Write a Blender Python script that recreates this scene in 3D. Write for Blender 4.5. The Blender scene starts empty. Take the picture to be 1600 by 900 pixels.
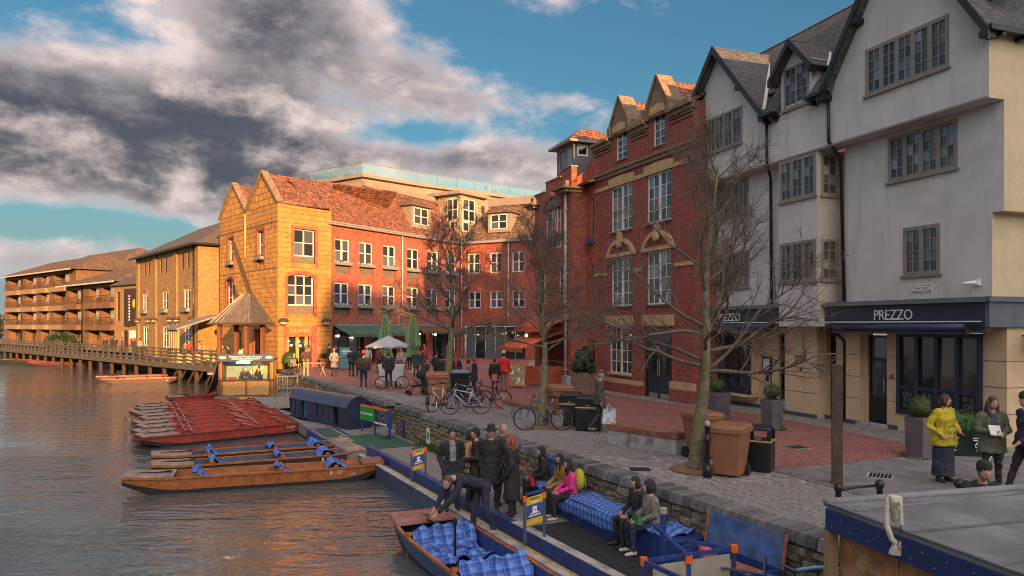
import bpy, bmesh, math, random
import numpy as np
from mathutils import Vector, Matrix, kdtree, noise as mnoise
from mathutils.geometry import tessellate_polygon
R = math.radians
rnd = random.Random(11)
scene = bpy.context.scene
COL = scene.collection

# ------------------------------------------------------------------ camera
cam_d = bpy.data.cameras.new('camera'); cam = bpy.data.objects.new('camera', cam_d); COL.objects.link(cam)
cam.location = (0, 0, 3.0); cam.rotation_euler = (R(90), 0, 0)
cam_d.sensor_width = 36; cam_d.lens = 36 * 1150 / 1600; cam_d.shift_y = 58 / 1600
cam_d.clip_start = 0.1; cam_d.clip_end = 4000
scene.camera = cam

# ------------------------------------------------------------------ node helpers
class NT:
    def __init__(s, tree): s.t = tree; s.n = tree.nodes; s.l = tree.links; s.n.clear()
    def node(s, typ, **kw):
        n = s.n.new(typ)
        for k, v in kw.items(): setattr(n, k, v)
        return n
    def put(s, sock, v):
        if isinstance(v, bpy.types.NodeSocket): s.l.new(v, sock)
        else:
            if sock.type == 'RGBA' and len(v) == 3: v = (*v, 1)
            sock.default_value = v
    def math(s, op, a, b=0.0, c=0.0, clamp=False):
        n = s.node('ShaderNodeMath', operation=op, use_clamp=clamp)
        s.put(n.inputs[0], a); s.put(n.inputs[1], b)
        if len(n.inputs) > 2: s.put(n.inputs[2], c)
        return n.outputs[0]
    def vmath(s, op, a, b=(0, 0, 0)):
        n = s.node('ShaderNodeVectorMath', operation=op); s.put(n.inputs[0], a); s.put(n.inputs[1], b)
        return n.outputs[1] if op in ('DOT_PRODUCT', 'LENGTH', 'DISTANCE') else n.outputs[0]
    def mix(s, f, a, b, blend='MIX'):
        n = s.node('ShaderNodeMix', data_type='RGBA', blend_type=blend, clamp_factor=True)
        s.put(n.inputs[0], f); s.put(n.inputs[6], a); s.put(n.inputs[7], b); return n.outputs[2]
    def noise(s, vec, scale, detail=4, rough=.55, dist=0.):
        n = s.node('ShaderNodeTexNoise'); s.put(n.inputs['Vector'], vec)
        n.inputs['Scale'].default_value = scale; n.inputs['Detail'].default_value = detail
        n.inputs['Roughness'].default_value = rough; n.inputs['Distortion'].default_value = dist
        return n.outputs[0]
    def ramp(s, f, lo, hi, a=0., b=1.):
        n = s.node('ShaderNodeMapRange', interpolation_type='SMOOTHSTEP'); s.put(n.inputs[0], f)
        n.inputs[1].default_value = lo; n.inputs[2].default_value = hi; n.inputs[3].default_value = a; n.inputs[4].default_value = b
        return n.outputs[0]
    def sep(s, v):
        n = s.node('ShaderNodeSeparateXYZ'); s.put(n.inputs[0], v); return n.outputs
    def comb(s, x, y, z):
        n = s.node('ShaderNodeCombineXYZ'); s.put(n.inputs[0], x); s.put(n.inputs[1], y); s.put(n.inputs[2], z); return n.outputs[0]

# ------------------------------------------------------------------ sky, clouds, sun
SUN_EL, SUN_AZ = 10.0, 157.6            # azimuth clockwise from +Y
SUN = Vector((math.sin(R(SUN_AZ)) * math.cos(R(SUN_EL)), math.cos(R(SUN_AZ)) * math.cos(R(SUN_EL)), math.sin(R(SUN_EL))))
world = bpy.data.worlds.new('World'); scene.world = world; world.use_nodes = True
def make_world():
    w = NT(world.node_tree)
    sky = w.node('ShaderNodeTexSky', sky_type='NISHITA', sun_disc=False)
    sky.sun_elevation = R(SUN_EL); sky.sun_rotation = R(SUN_AZ); sky.altitude = 20
    sky.air_density = 1.2; sky.dust_density = 2.2; sky.ozone_density = 3.0
    clear = w.mix(1.0, sky.outputs[0], (.092, .146, .152), 'MULTIPLY')
    d = w.node('ShaderNodeTexCoord').outputs['Generated']
    x, y, z = w.sep(d)
    az = w.math('ARCTAN2', x, y); el = w.math('ARCSINE', z)
    clear = w.mix(w.ramp(el, .0, .20, .8, 0.), clear, (.40, .50, .57))          # pale haze low down
    ez = w.math('ADD', w.math('MAXIMUM', z, 0.0), .22)
    flat = w.comb(w.math('DIVIDE', x, ez), w.math('DIVIDE', y, ez), 0.0)      # a cloud deck seen in perspective
    azel = w.comb(az, w.math('MULTIPLY', el, 1.7), 0.0)
    n2 = w.noise(w.vmath('ADD', flat, (1.3, 4.2, .4)), 1.1, 7, .58, .25)
    # weather: where the larger banks of cloud lie (azimuth, elevation, half widths, weight)
    banks = [(-.40, .42, .13, .09, .26), (-.33, .335, .12, .08, .26), (-.15, .325, .13, .055, .22), (-.07, .290, .08, .03, .12), (-.24, .41, .09, .05, .10),
             (-.62, .225, .26, .080, .36), (-.44, .200, .24, .062, .31), (-.28, .170, .16, .05, .20), (-.38, .27, .10, .04, .10),
             (-.06, .225, .13, .030, .22), (.05, .205, .08, .035, .18), (.065, .295, .08, .016, .13), (.06, .42, .10, .03, .09),
             (-.62, .40, .16, .07, -.24), (-.45, .335, .08, .03, -.10), (-.03, .385, .06, .04, -.16), (.30, .36, .18, .10, -.16), (-.12, .252, .09, .016, -.16), (-.62, .118, .3, .018, -.18), (-.58, .075, .35, .03, .2)]
    tot = None
    for a0, e0, ra, re_, wt in banks:
        q = w.math('ADD', w.math('POWER', w.math('DIVIDE', w.math('SUBTRACT', az, a0), ra), 2.0), w.math('POWER', w.math('DIVIDE', w.math('SUBTRACT', el, e0), re_), 2.0))
        g = w.math('MULTIPLY', w.math('POWER', 2.718, w.math('MULTIPLY', q, -1.0)), wt)
        tot = g if tot is None else w.math('ADD', tot, g)
    # broken cloud added overhead and round the unseen sky, to brighten shaded ground
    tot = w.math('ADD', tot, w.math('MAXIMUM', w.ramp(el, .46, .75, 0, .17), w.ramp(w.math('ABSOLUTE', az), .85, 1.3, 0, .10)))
    def field(off, det): return w.noise(w.vmath('ADD', azel, (3.1 + off[0], 7.7 + off[1], 0)), 6.0, det, .60, .15)
    f0 = field((0, 0), 9); s0 = field((0, 0), 6); s1 = field((.045, .05), 6)
    dens = w.math('ADD', w.math('ADD', w.math('MULTIPLY', f0, .8), w.math('MULTIPLY', n2, .25)), tot)
    cover = w.ramp(dens, .56, .76)
    thick = w.ramp(dens, .60, .92)
    lit = w.math('MULTIPLY', w.ramp(w.math('SUBTRACT', s0, s1), -.10, .20), w.ramp(f0, .30, .62))
    body = w.mix(thick, (.41, .355, .36), (.050, .048, .060))
    body = w.mix(w.math('MULTIPLY', lit, w.math('SUBTRACT', 1.0, w.math('MULTIPLY', thick, .22))), body, (.60, .485, .45))
    # forward scatter by cloud, added to brighten the sunward sky and fill the shade
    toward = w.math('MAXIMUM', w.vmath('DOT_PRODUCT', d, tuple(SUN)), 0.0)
    fill_glow = w.math('ADD', 1.0, w.math('MULTIPLY', w.math('POWER', toward, 2.0), 8.0))
    body = w.mix(1.0, body, w.comb(w.math('MULTIPLY', fill_glow, 1.0), w.math('MULTIPLY', fill_glow, .99), w.math('MULTIPLY', fill_glow, .98)), 'MULTIPLY')
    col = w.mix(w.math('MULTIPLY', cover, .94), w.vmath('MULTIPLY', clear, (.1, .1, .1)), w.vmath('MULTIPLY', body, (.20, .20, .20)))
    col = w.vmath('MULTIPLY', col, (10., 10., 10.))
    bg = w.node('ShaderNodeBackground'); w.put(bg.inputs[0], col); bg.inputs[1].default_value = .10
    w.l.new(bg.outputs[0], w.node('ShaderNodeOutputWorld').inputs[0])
make_world()
sd = bpy.data.lights.new('sun', 'SUN'); so = bpy.data.objects.new('sun', sd); COL.objects.link(so)
sd.energy = 2.0; sd.angle = R(.6); sd.color = (.70, .36, .125)
so.rotation_euler = SUN.to_track_quat('Z', 'Y').to_euler(); so.location = SUN * 80
vs = scene.view_settings; vs.view_transform = 'Standard'; vs.look = 'None'; vs.gamma = 1; vs.use_curve_mapping = False
vs.exposure = 3.15
scene.render.engine = 'CYCLES'
try:
    scene.cycles.use_denoising = True
except Exception: pass
scene.cycles.pixel_filter_type = 'BLACKMAN_HARRIS'; scene.cycles.filter_width = 1.0
scene.cycles.max_bounces = 6; scene.cycles.caustics_reflective = False; scene.cycles.caustics_refractive = False
scene.cycles.sample_clamp_indirect = 4

# ------------------------------------------------------------------ materials
MATS = {}
def base(name):
    m = bpy.data.materials.new(name); m.use_nodes = True; t = NT(m.node_tree)
    b = t.node('ShaderNodeBsdfPrincipled'); t.l.new(b.outputs[0], t.node('ShaderNodeOutputMaterial').inputs[0])
    MATS[name] = m; return m, t, b
def objco(t, xz=False):
    o = t.node('ShaderNodeTexCoord').outputs['Object']
    if not xz: return o
    x, y, z = t.sep(o); return t.comb(t.math('ADD', x, y), z, 0.0)
def mat(name, col, rough=.6, metal=0., var=.14, sc=3., bump=0., bsc=25., ran=0., col2=None, spec=.5, patch=None, bd=.02, streak=0.):
    """paint, stone, cloth...: noise-varied colour, optional second colour in patches, fine bump, per-object variation"""
    if name in MATS: return MATS[name]
    m, t, b = base(name); o = objco(t)
    n = t.noise(o, sc, 5, .6)
    lo = tuple(c * (1 - var) for c in col); hi = tuple(min(1, c * (1 + var)) for c in col)
    c = t.mix(t.ramp(n, .3, .7), lo, hi)
    if col2: c = t.mix(t.ramp(t.noise(o, patch or sc * .6, 6, .65), .5, .64), c, col2)
    if streak: c = t.mix(t.ramp(t.noise(t.vmath('MULTIPLY', o, (5., 5., .35)), 1.0, 6, .7), .5, .72, 0, streak), c, tuple(x * .55 for x in col))
    if ran:
        r = t.node('ShaderNodeObjectInfo').outputs['Random']
        c = t.mix(1.0, c, t.comb(*[t.math('ADD', t.math('MULTIPLY', r, 2 * ran), 1 - ran)] * 3), 'MULTIPLY')
    t.put(b.inputs['Base Color'], c)
    t.put(b.inputs['Roughness'], t.math('ADD', t.math('MULTIPLY', n, .16), rough - .08))
    b.inputs['Metallic'].default_value = metal; b.inputs['Specular IOR Level'].default_value = spec
    if bump:
        bn = t.node('ShaderNodeBump'); bn.inputs['Strength'].default_value = bump; bn.inputs['Distance'].default_value = bd
        t.put(bn.inputs['Height'], t.noise(o, bsc, 4, .6)); t.l.new(bn.outputs[0], b.inputs['Normal'])
    return m
def brick(name, c1, c2, mort, bw=.23, bh=.078, ms=.011, stain=.35, bump=.5, stc=None, flat=False, rough=.85, mott=.32, msc=4.5):
    if name in MATS: return MATS[name]
    m, t, b = base(name)
    v = objco(t) if flat else objco(t, True); o = objco(t)
    br = t.node('ShaderNodeTexBrick'); t.put(br.inputs['Vector'], v)
    br.inputs['Color1'].default_value = (*c1, 1); br.inputs['Color2'].default_value = (*c2, 1); br.inputs['Mortar'].default_value = (*mort, 1)
    br.inputs['Scale'].default_value = 1; br.inputs['Mortar Size'].default_value = ms; br.inputs['Brick Width'].default_value = bw; br.inputs['Row Height'].default_value = bh
    br.inputs['Bias'].default_value = 0; br.inputs['Mortar Smooth'].default_value = .3
    n = t.noise(o, .9, 6, .65); n2 = t.noise(o, 7, 3, .6)
    c = t.mix(t.ramp(n, .42, .75, 0, stain), br.outputs[0], stc or tuple(x * .42 for x in c1))
    c = t.mix(t.ramp(n2, .3, .75, 0, .35), c, tuple(min(1, x * 1.5) for x in c2))
    mo = t.ramp(t.noise(o, msc, 7, .8), .34, .66, 1 - mott, 1 + mott)                        # mottling from piece to piece
    c = t.vmath('MULTIPLY', c, t.comb(mo, mo, mo))
    t.put(b.inputs['Base Color'], c); b.inputs['Roughness'].default_value = rough
    bn = t.node('ShaderNodeBump'); bn.inputs['Strength'].default_value = bump; bn.inputs['Distance'].default_value = .015; bn.invert = True
    t.put(bn.inputs['Height'], t.math('ADD', br.outputs[1], t.math('MULTIPLY', n2, -.5))); t.l.new(bn.outputs[0], b.inputs['Normal'])
    return m
def glassmat(name, col=(.018, .022, .028), rough=.04):
    if name in MATS: return MATS[name]
    m, t, b = base(name); o = objco(t)
    r = t.node('ShaderNodeObjectInfo').outputs['Random']
    c = t.mix(t.ramp(r, .55, 1.0), col, tuple(min(1, x * 4.5 + .02) for x in col))
    t.put(b.inputs['Base Color'], c); b.inputs['Roughness'].default_value = rough; b.inputs['Specular IOR Level'].default_value = .62
    bn = t.node('ShaderNodeBump'); bn.inputs['Strength'].default_value = .05; bn.inputs['Distance'].default_value = .02
    t.put(bn.inputs['Height'], t.noise(o, 1.7, 2, .5)); t.l.new(bn.outputs[0], b.inputs['Normal'])
    return m
def emit(name, col, s):
    if name in MATS: return MATS[name]
    m, t, b = base(name); t.put(b.inputs['Base Color'], col); t.put(b.inputs['Emission Color'], col); b.inputs['Emission Strength'].default_value = s
    return m

# ------------------------------------------------------------------ mesh helpers
class MB:
    def __init__(s): s.v = []; s.f = []; s.m = []
    def add(s, vs, fs, mi=0):
        b = len(s.v); s.v += [tuple(p) for p in vs]; s.f += [tuple(i + b for i in f) for f in fs]; s.m += [mi] * len(fs); return s
    def box(s, x0, x1, y0, y1, z0, z1, mi=0):
        return s.hexa([(x0, y0, z0), (x1, y0, z0), (x1, y1, z0), (x0, y1, z0), (x0, y0, z1), (x1, y0, z1), (x1, y1, z1), (x0, y1, z1)], mi)
    def hexa(s, p, mi=0):
        return s.add(p, [(3, 2, 1, 0), (4, 5, 6, 7), (0, 1, 5, 4), (1, 2, 6, 5), (2, 3, 7, 6), (3, 0, 4, 7)], mi)
    def bar(s, a, b, w, h, up=(0, 0, 1), mi=0):
        a = Vector(a); b = Vector(b); d = (b - a).normalized(); u = Vector(up); sd_ = d.cross(u)
        if sd_.length < 1e-4: sd_ = d.cross(Vector((1, 0, 0)))
        sd_.normalize(); u = sd_.cross(d); S = sd_ * w / 2; U = u * h / 2
        return s.hexa([a - S - U, a + S - U, b + S - U, b - S - U, a - S + U, a + S + U, b + S + U, b - S + U], mi)
    def prism(s, poly, vec, mi=0):
        n = len(poly); P = [Vector(p) for p in poly]; V = Vector(vec)
        nrm = Vector((0, 0, 0))
        for i in range(n): nrm += P[i].cross(P[(i + 1) % n])
        if nrm.dot(V) > 0: P = P[::-1]
        return s.add(P + [p + V for p in P], [tuple(range(n)), tuple(range(2 * n - 1, n - 1, -1))] + [((i + 1) % n, i, n + i, n + (i + 1) % n) for i in range(n)], mi)
    def slab(s, pts, t, mi=0):
        P = [Vector(p) for p in pts]; n = (P[1] - P[0]).cross(P[2] - P[0]).normalized()
        if n.z < 0: n = -n
        return s.prism(P, -n * t, mi)
    def tube(s, pts, r, n=6, mi=0, cap=True):
        P = [Vector(p) for p in pts]; rs = r if isinstance(r, (list, tuple)) else [r] * len(P)
        ref = None; rings = []
        for i, p in enumerate(P):
            d = (P[min(i + 1, len(P) - 1)] - P[max(i - 1, 0)])
            d = d.normalized() if d.length > 1e-9 else Vector((0, 0, 1))
            if ref is None: ref = d.orthogonal().normalized()
            ref = (ref - d * ref.dot(d)); ref = ref.normalized() if ref.length > 1e-6 else d.orthogonal().normalized()
            q = d.cross(ref)
            rings.append([p + (ref * math.cos(2 * math.pi * k / n) + q * math.sin(2 * math.pi * k / n)) * rs[i] for k in range(n)])
        return s.loft(rings, mi, cap)
    def loft(s, rings, mi=0, cap=True):
        n = len(rings[0]); vs_ = [p for r in rings for p in r]; fs = []
        for i in range(len(rings) - 1):
            for k in range(n):
                a = i * n + k; b = i * n + (k + 1) % n; fs.append((a, b, b + n, a + n))
        if cap: fs += [tuple(range(n - 1, -1, -1)), tuple(range((len(rings) - 1) * n, len(rings) * n))]
        return s.add(vs_, fs, mi)
    def lathe(s, prof, n=12, c=(0, 0, 0), mi=0, sx=1, sy=1):
        return s.loft([[(c[0] + r * sx * math.cos(2 * math.pi * k / n), c[1] + r * sy * math.sin(2 * math.pi * k / n), c[2] + z) for k in range(n)] for r, z in prof], mi)
    def ell(s, c, r, nu=12, nv=8, mi=0, M=None):
        rings = []
        for j in range(nv + 1):
            t = math.pi * j / nv; e = max(math.sin(t), .02)
            ring = [Vector((r[0] * e * math.cos(2 * math.pi * k / nu), r[1] * e * math.sin(2 * math.pi * k / nu), -r[2] * math.cos(t))) for k in range(nu)]
            if M: ring = [M @ p for p in ring]
            rings.append([Vector(c) + p for p in ring])
        return s.loft(rings, mi)
    def mesh(s, name, mats, smooth=False):
        me = bpy.data.meshes.new(name); me.from_pydata(s.v, [], s.f)
        for m in (mats if isinstance(mats, (list, tuple)) else [mats]): me.materials.append(m)
        if any(s.m): me.polygons.foreach_set('material_index', s.m)
        if smooth: me.polygons.foreach_set('use_smooth', [True] * len(me.polygons))
        me.update(); return me
    def split(s, name, mats, parent=None):
        """each loose piece becomes an object of its own"""
        par = list(range(len(s.v)))
        def root(i):
            while par[i] != i: par[i] = par[par[i]]; i = par[i]
            return i
        for f in s.f:
            for i in f[1:]: par[root(i)] = root(f[0])
        grp = {}
        for f in s.f: grp.setdefault(root(f[0]), []).append(f)
        for fs in grp.values():
            ids = sorted({i for f in fs for i in f}); mp = {i: k for k, i in enumerate(ids)}
            MB().add([s.v[i] for i in ids], [tuple(mp[i] for i in f) for f in fs]).build(name, mats, parent)
    def build(s, name, mats, parent=None, smooth=False, loc=None):
        return link(name, s.mesh(name, mats, smooth), parent, loc)
def link(name, data, parent=None, loc=None, rz=None):
    o = bpy.data.objects.new(name, data); COL.objects.link(o)
    if parent: o.parent = parent
    if loc is not None: o.location = loc
    if rz is not None: o.rotation_euler = (0, 0, rz)
    return o
def tag(o, label, cat, group=None):
    o['label'] = label; o['category'] = cat
    if group: o['group'] = group
    return o
def thing(name, label, cat, loc=(0, 0, 0), rz=0., group=None):
    o = link(name, None, None, loc, rz); o.empty_display_size = .3
    return tag(o, label, cat, group)
def structure(o): o['kind'] = 'structure'; return o
def stuff(o): o['kind'] = 'stuff'; return o
def facade(name, label, cat, L, Rr, group=None):
    """an Empty at the left foot of a facade: local x runs right along it, y into the building, z up"""
    return thing(name, label, cat, (L[0], L[1], 0), math.atan2(Rr[1] - L[1], Rr[0] - L[0]), group)
def bevel(o, w=.01, seg=1):
    m = o.modifiers.new('bevel', 'BEVEL'); m.width = w; m.segments = seg; m.limit_method = 'ANGLE'; return o
def wall(mb, x0, x1, z0, z1, holes=(), y=0., d=.18, mi=0, T=None):
    """a wall sheet in the xz plane with rectangular openings and their reveals"""
    T = T or (lambda x, yy, z: (x, yy, z))
    xs = sorted({x0, x1, *[h[0] for h in holes], *[h[1] for h in holes]}); zs = sorted({z0, z1, *[h[2] for h in holes], *[h[3] for h in holes]})
    xs = [v for v in xs if x0 <= v <= x1]; zs = [v for v in zs if z0 <= v <= z1]
    for i in range(len(xs) - 1):
        for j in range(len(zs) - 1):
            cx = (xs[i] + xs[i + 1]) / 2; cz = (zs[j] + zs[j + 1]) / 2
            if any(h[0] < cx < h[1] and h[2] < cz < h[3] for h in holes): continue
            mb.add([T(xs[i], y, zs[j]), T(xs[i + 1], y, zs[j]), T(xs[i + 1], y, zs[j + 1]), T(xs[i], y, zs[j + 1])], [(0, 1, 2, 3)], mi)
    for a, b, c, e in holes:
        for p, q in (((a, c), (a, e)), ((b, e), (b, c)), ((a, e), (b, e)), ((b, c), (a, c))):
            mb.add([T(p[0], y, p[1]), T(q[0], y, q[1]), T(q[0], y + d, q[1]), T(p[0], y + d, p[1])], [(0, 1, 2, 3)], mi)
    return mb
BENCH = bpy.data.scenes.new('bench')
def baked(ob):
    BENCH.collection.objects.link(ob)
    with bpy.context.temp_override(scene=BENCH, view_layer=BENCH.view_layers[0]):
        me = bpy.data.meshes.new_from_object(ob.evaluated_get(bpy.context.evaluated_depsgraph_get()))
    bpy.data.objects.remove(ob); return me
PANES = {}
def pane(par, x, y, z, w, h, m, rz=0., dep=.012):
    k = (round(w, 2), round(h, 2), m.name)
    if k not in PANES: PANES[k] = MB().box(-k[0] / 2, k[0] / 2, 0, dep, -k[1] / 2, k[1] / 2).mesh('pane', m)
    o = link('pane', PANES[k], par, (x, y, z)); o.rotation_euler = (R(rnd.uniform(-1, 1)), 0, rz + R(rnd.uniform(-1, 1))); return o
def window(par, x0, x1, z0, z1, y, cas, cols, rows, fm, gm, fw=.06, bar=.022, sill=None, mw=None, rz=0., name='window', dep=.07, backing=True, sillm=None):
    """one window: a frame with casements and glazing bars, each pane a child"""
    e = link(name, None, par, (0, 0, 0)); e.empty_display_size = .1
    if rz: e.location = (x0, y, 0); e.rotation_euler = (0, 0, rz); x1 -= x0; x0 = 0.; y = 0.
    f = MB(); mw = mw or fw
    f.box(x0, x0 + fw, y, y + dep, z0, z1); f.box(x1 - fw, x1, y, y + dep, z0, z1)
    f.box(x0 + fw, x1 - fw, y, y + dep, z1 - fw, z1); f.box(x0 + fw, x1 - fw, y, y + dep, z0, z0 + fw)
    ix0, ix1, iz0, iz1 = x0 + fw, x1 - fw, z0 + fw, z1 - fw
    cw = (ix1 - ix0 - mw * (cas - 1)) / cas
    for c in range(cas):
        a = ix0 + c * (cw + mw)
        if c: f.box(a - mw, a, y + .002, y + dep, iz0, iz1)
        pw = (cw - bar * (cols - 1)) / cols; ph = (iz1 - iz0 - bar * (rows - 1)) / rows
        for i in range(1, cols): f.box(a + i * (pw + bar) - bar, a + i * (pw + bar), y + .012, y + dep - .01, iz0, iz1)
        for j in range(1, rows): f.box(a, a + cw, y + .016, y + dep - .014, iz0 + j * (ph + bar) - bar, iz0 + j * (ph + bar))
        for i in range(cols):
            for j in range(rows):
                pane(e, a + pw / 2 + i * (pw + bar), y + .04, iz0 + ph / 2 + j * (ph + bar), pw + .012, ph + .012, gm)
    if backing: f.box(x0 + .01, x1 - .01, y + dep + .01, y + dep + .03, z0 + .01, z1 - .01)
    f.build('frame', fm, e)
    if sill: MB().box(x0 - .06, x1 + .06, y - sill, y + .02, z0 - .06, z0).build('sill', sillm or fm, e)
    return e
def text(par, s, x, z, size, m, y=0., rx=90, rz=0., align='CENTER', name='lettering', ext=.006, spacing=1., sx=1., loc=None):
    cu = bpy.data.curves.new('lettering', 'FONT'); cu.body = s; cu.size = size; cu.align_x = align; cu.align_y = 'CENTER'; cu.extrude = ext; cu.space_character = spacing; cu.resolution_u = 3
    me = baked(bpy.data.objects.new('lettering_curve', cu)); bpy.data.curves.remove(cu)
    me.materials.clear(); me.materials.append(m)
    o = link(name, me, par, loc or (x, y, z)); o.rotation_euler = (R(rx), 0, rz); o.scale = (sx, 1, 1); return o
def copy_tree(o, parent=None):
    c = o.copy(); COL.objects.link(c); c.parent = parent
    for ch in list(o.children): copy_tree(ch, c)
    return c
QD = Vector((.4508, -.8926, 0)); QN = Vector((-.8926, -.4508, 0))     # along the quay towards the camera; out over the water
def quay(y, out=0., z=0.):                                        # a point of the quay edge at depth y, pushed out over the water
    return Vector((9.48 - .505 * y, y, z)) + QN * out
def gp(px, py, z=0.):                                             # a foot point read off the photograph, on the level z
    y_ = (3.0 - z) * 1150 / (py - 508); return Vector(((px - 800) / 1150 * y_, y_, z))
QRZ = math.atan2(QD.y, QD.x)
# ------------------------------------------------------------------ palette
M_white = mat('render_white', (.56, .555, .55), .9, var=.06, sc=1.2, bump=.35, bsc=60, col2=(.50, .495, .49), patch=.5, streak=.5)
M_cream = mat('stucco_cream', (.60, .44, .27), .85, var=.08, sc=1.5, bump=.2, bsc=50, streak=.4)
M_taupe = mat('taupe_paint', (.22, .20, .165), .6, var=.08)
M_taupe_l = mat('taupe_bar', (.50, .47, .40), .6, var=.06)
M_navy = mat('navy_paint', (.016, .025, .05), .45, var=.2)
M_black = mat('black_paint', (.012, .012, .014), .4, var=.2)
M_pipe = mat('cast_iron', (.012, .012, .013), .35, var=.2)
M_slate = brick('slate', (.055, .058, .066), (.085, .085, .09), (.02, .02, .022), .26, .16, .012, .45, .6, (.10, .075, .055))
M_slate_b = brick('slate_brown', (.075, .06, .05), (.10, .08, .065), (.02, .02, .02), .26, .16, .012, .5, .6, (.13, .08, .04))
M_tile = brick('clay_tile', (.145, .05, .03), (.27, .105, .06), (.04, .017, .012), .24, .15, .025, .65, .9, (.075, .04, .028), mott=.65, msc=3.)
M_tile_d = brick('clay_tile_mossy', (.10, .06, .038), (.20, .115, .065), (.03, .018, .012), .24, .15, .025, .6, .9, (.06, .045, .028), mott=.65, msc=3.)
M_red = brick('red_brick', (.30, .055, .038), (.21, .038, .03), (.24, .15, .12), stain=.3)
M_orange = brick('orange_brick', (.36, .075, .042), (.25, .050, .031), (.33, .18, .13), stain=.45, mott=.4)
M_gault = brick('gault_brick', (.40, .235, .085), (.26, .14, .05), (.30, .22, .12), .24, .08, .012, .7, .8, (.20, .12, .055))
M_flat = brick('flats_brick', (.20, .10, .048), (.15, .072, .035), (.15, .10, .06), stain=.5)
M_stone = mat('sandstone', (.40, .205, .055), .9, var=.2, sc=1.6, bump=.3, bsc=40, ran=.15, col2=(.30, .15, .045), patch=.9)
M_joint = mat('stone_joint', (.29, .148, .041), .95, var=.2)
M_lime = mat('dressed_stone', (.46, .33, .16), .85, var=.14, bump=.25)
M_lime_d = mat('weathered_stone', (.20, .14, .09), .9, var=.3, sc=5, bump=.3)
M_conc = mat('concrete', (.38, .37, .35), .9, var=.18, sc=4, bump=.25, bsc=60, col2=(.20, .195, .18))
M_sash = mat('white_paint', (.66, .63, .58), .5, var=.05)
M_glass = glassmat('glass_dark')
M_glass_sky = glassmat('glass_blue', (.03, .045, .065), .03)
M_wood = mat('weathered_wood', (.15, .12, .09), .85, var=.35, sc=7, bump=.3)
M_wood_d = mat('dark_timber', (.062, .036, .022), .8, var=.3, sc=7, bump=.3)
M_lead = mat('lead', (.22, .225, .24), .5, .3, var=.2)
M_zinc = mat('zinc_band', (.25, .205, .165), .7, var=.12, sc=1.)
M_blue = mat('blue_paint', (.022, .05, .20), .42, var=.25, sc=5, col2=(.035, .075, .26), patch=6)
M_bluegrey = mat('faded_blue_paint', (.055, .08, .14), .5, var=.3, sc=5)
M_varnish = mat('varnished_wood', (.36, .12, .035), .38, var=.3, sc=6, bump=.1)
M_redpaint = mat('red_boat_paint', (.36, .052, .034), .5, var=.25, sc=4)
M_deck = mat('worn_deck', (.30, .205, .15), .75, var=.3, sc=5, col2=(.36, .30, .25))
M_hull = mat('hull_dark', (.018, .018, .022), .5)
M_orange_p = mat('orange_plastic', (.75, .13, .015), .45)
M_yellow_p = mat('yellow_board', (.62, .40, .015), .55)
M_green_s = mat('green_sign', (.02, .28, .03), .5)
M_whitep = mat('white_print', (.8, .8, .8), .5, var=.02)
M_galv = mat('galvanised', (.42, .42, .42), .45, .6, var=.15)
M_grn_mat = mat('green_matting', (.03, .095, .06), .95, var=.3, sc=12, bump=.5, bsc=80)
M_boards = mat('grey_decking', (.22, .20, .175), .9, var=.22, sc=5, bump=.3)
M_blackmat = mat('black_matting', (.018, .018, .02), .9, var=.3, bump=.4, bsc=90)
M_yline = mat('yellow_line', (.50, .34, .05), .8, var=.35, sc=9)
M_moss = mat('moss', (.045, .075, .015), .95, var=.5, sc=9, bump=.6)
M_leaf = mat('box_leaf', (.035, .085, .02), .7, var=.5, sc=10, ran=.2)
M_leaf_d = mat('laurel_leaf', (.022, .05, .016), .6, var=.5, sc=8)
M_rust = mat('corten', (.085, .055, .042), .9, var=.3, sc=6, bump=.3)
M_binbrown = mat('bin_brown', (.27, .115, .055), .6, var=.1, bump=.08)
M_binblack = mat('bin_black', (.012, .013, .016), .38, var=.2)
M_tyre = mat('tyre', (.012, .012, .012), .7)
M_steel = mat('steel', (.5, .5, .52), .3, .9, var=.05)
M_gold = mat('gold_print', (.55, .40, .16), .4)
M_coping = mat('coping_brick', (.13, .13, .135), .75, var=.3, sc=9, bump=.5, ran=.5, col2=(.20, .17, .15), patch=8)
M_rubble = mat('wall_stone', (.255, .215, .145), .95, var=.45, sc=7, bump=.7, bsc=22, ran=.38, col2=(.055, .055, .03), patch=5)
M_mortar = mat('wall_mortar', (.135, .115, .075), .95, var=.4, sc=6, bump=.6, bsc=18, col2=(.035, .045, .015), patch=2.5)
M_sett = mat('sett', (.27, .265, .25), .75, var=.3, sc=12, bump=.3, ran=.3, col2=(.30, .235, .20), patch=3)
M_twig = mat('bark_twig', (.135, .105, .08), .9, var=.25)
M_bark = mat('bark', (.17, .15, .085), .95, var=.4, sc=7, bump=.8, bsc=16, col2=(.145, .15, .05), patch=4)

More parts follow.
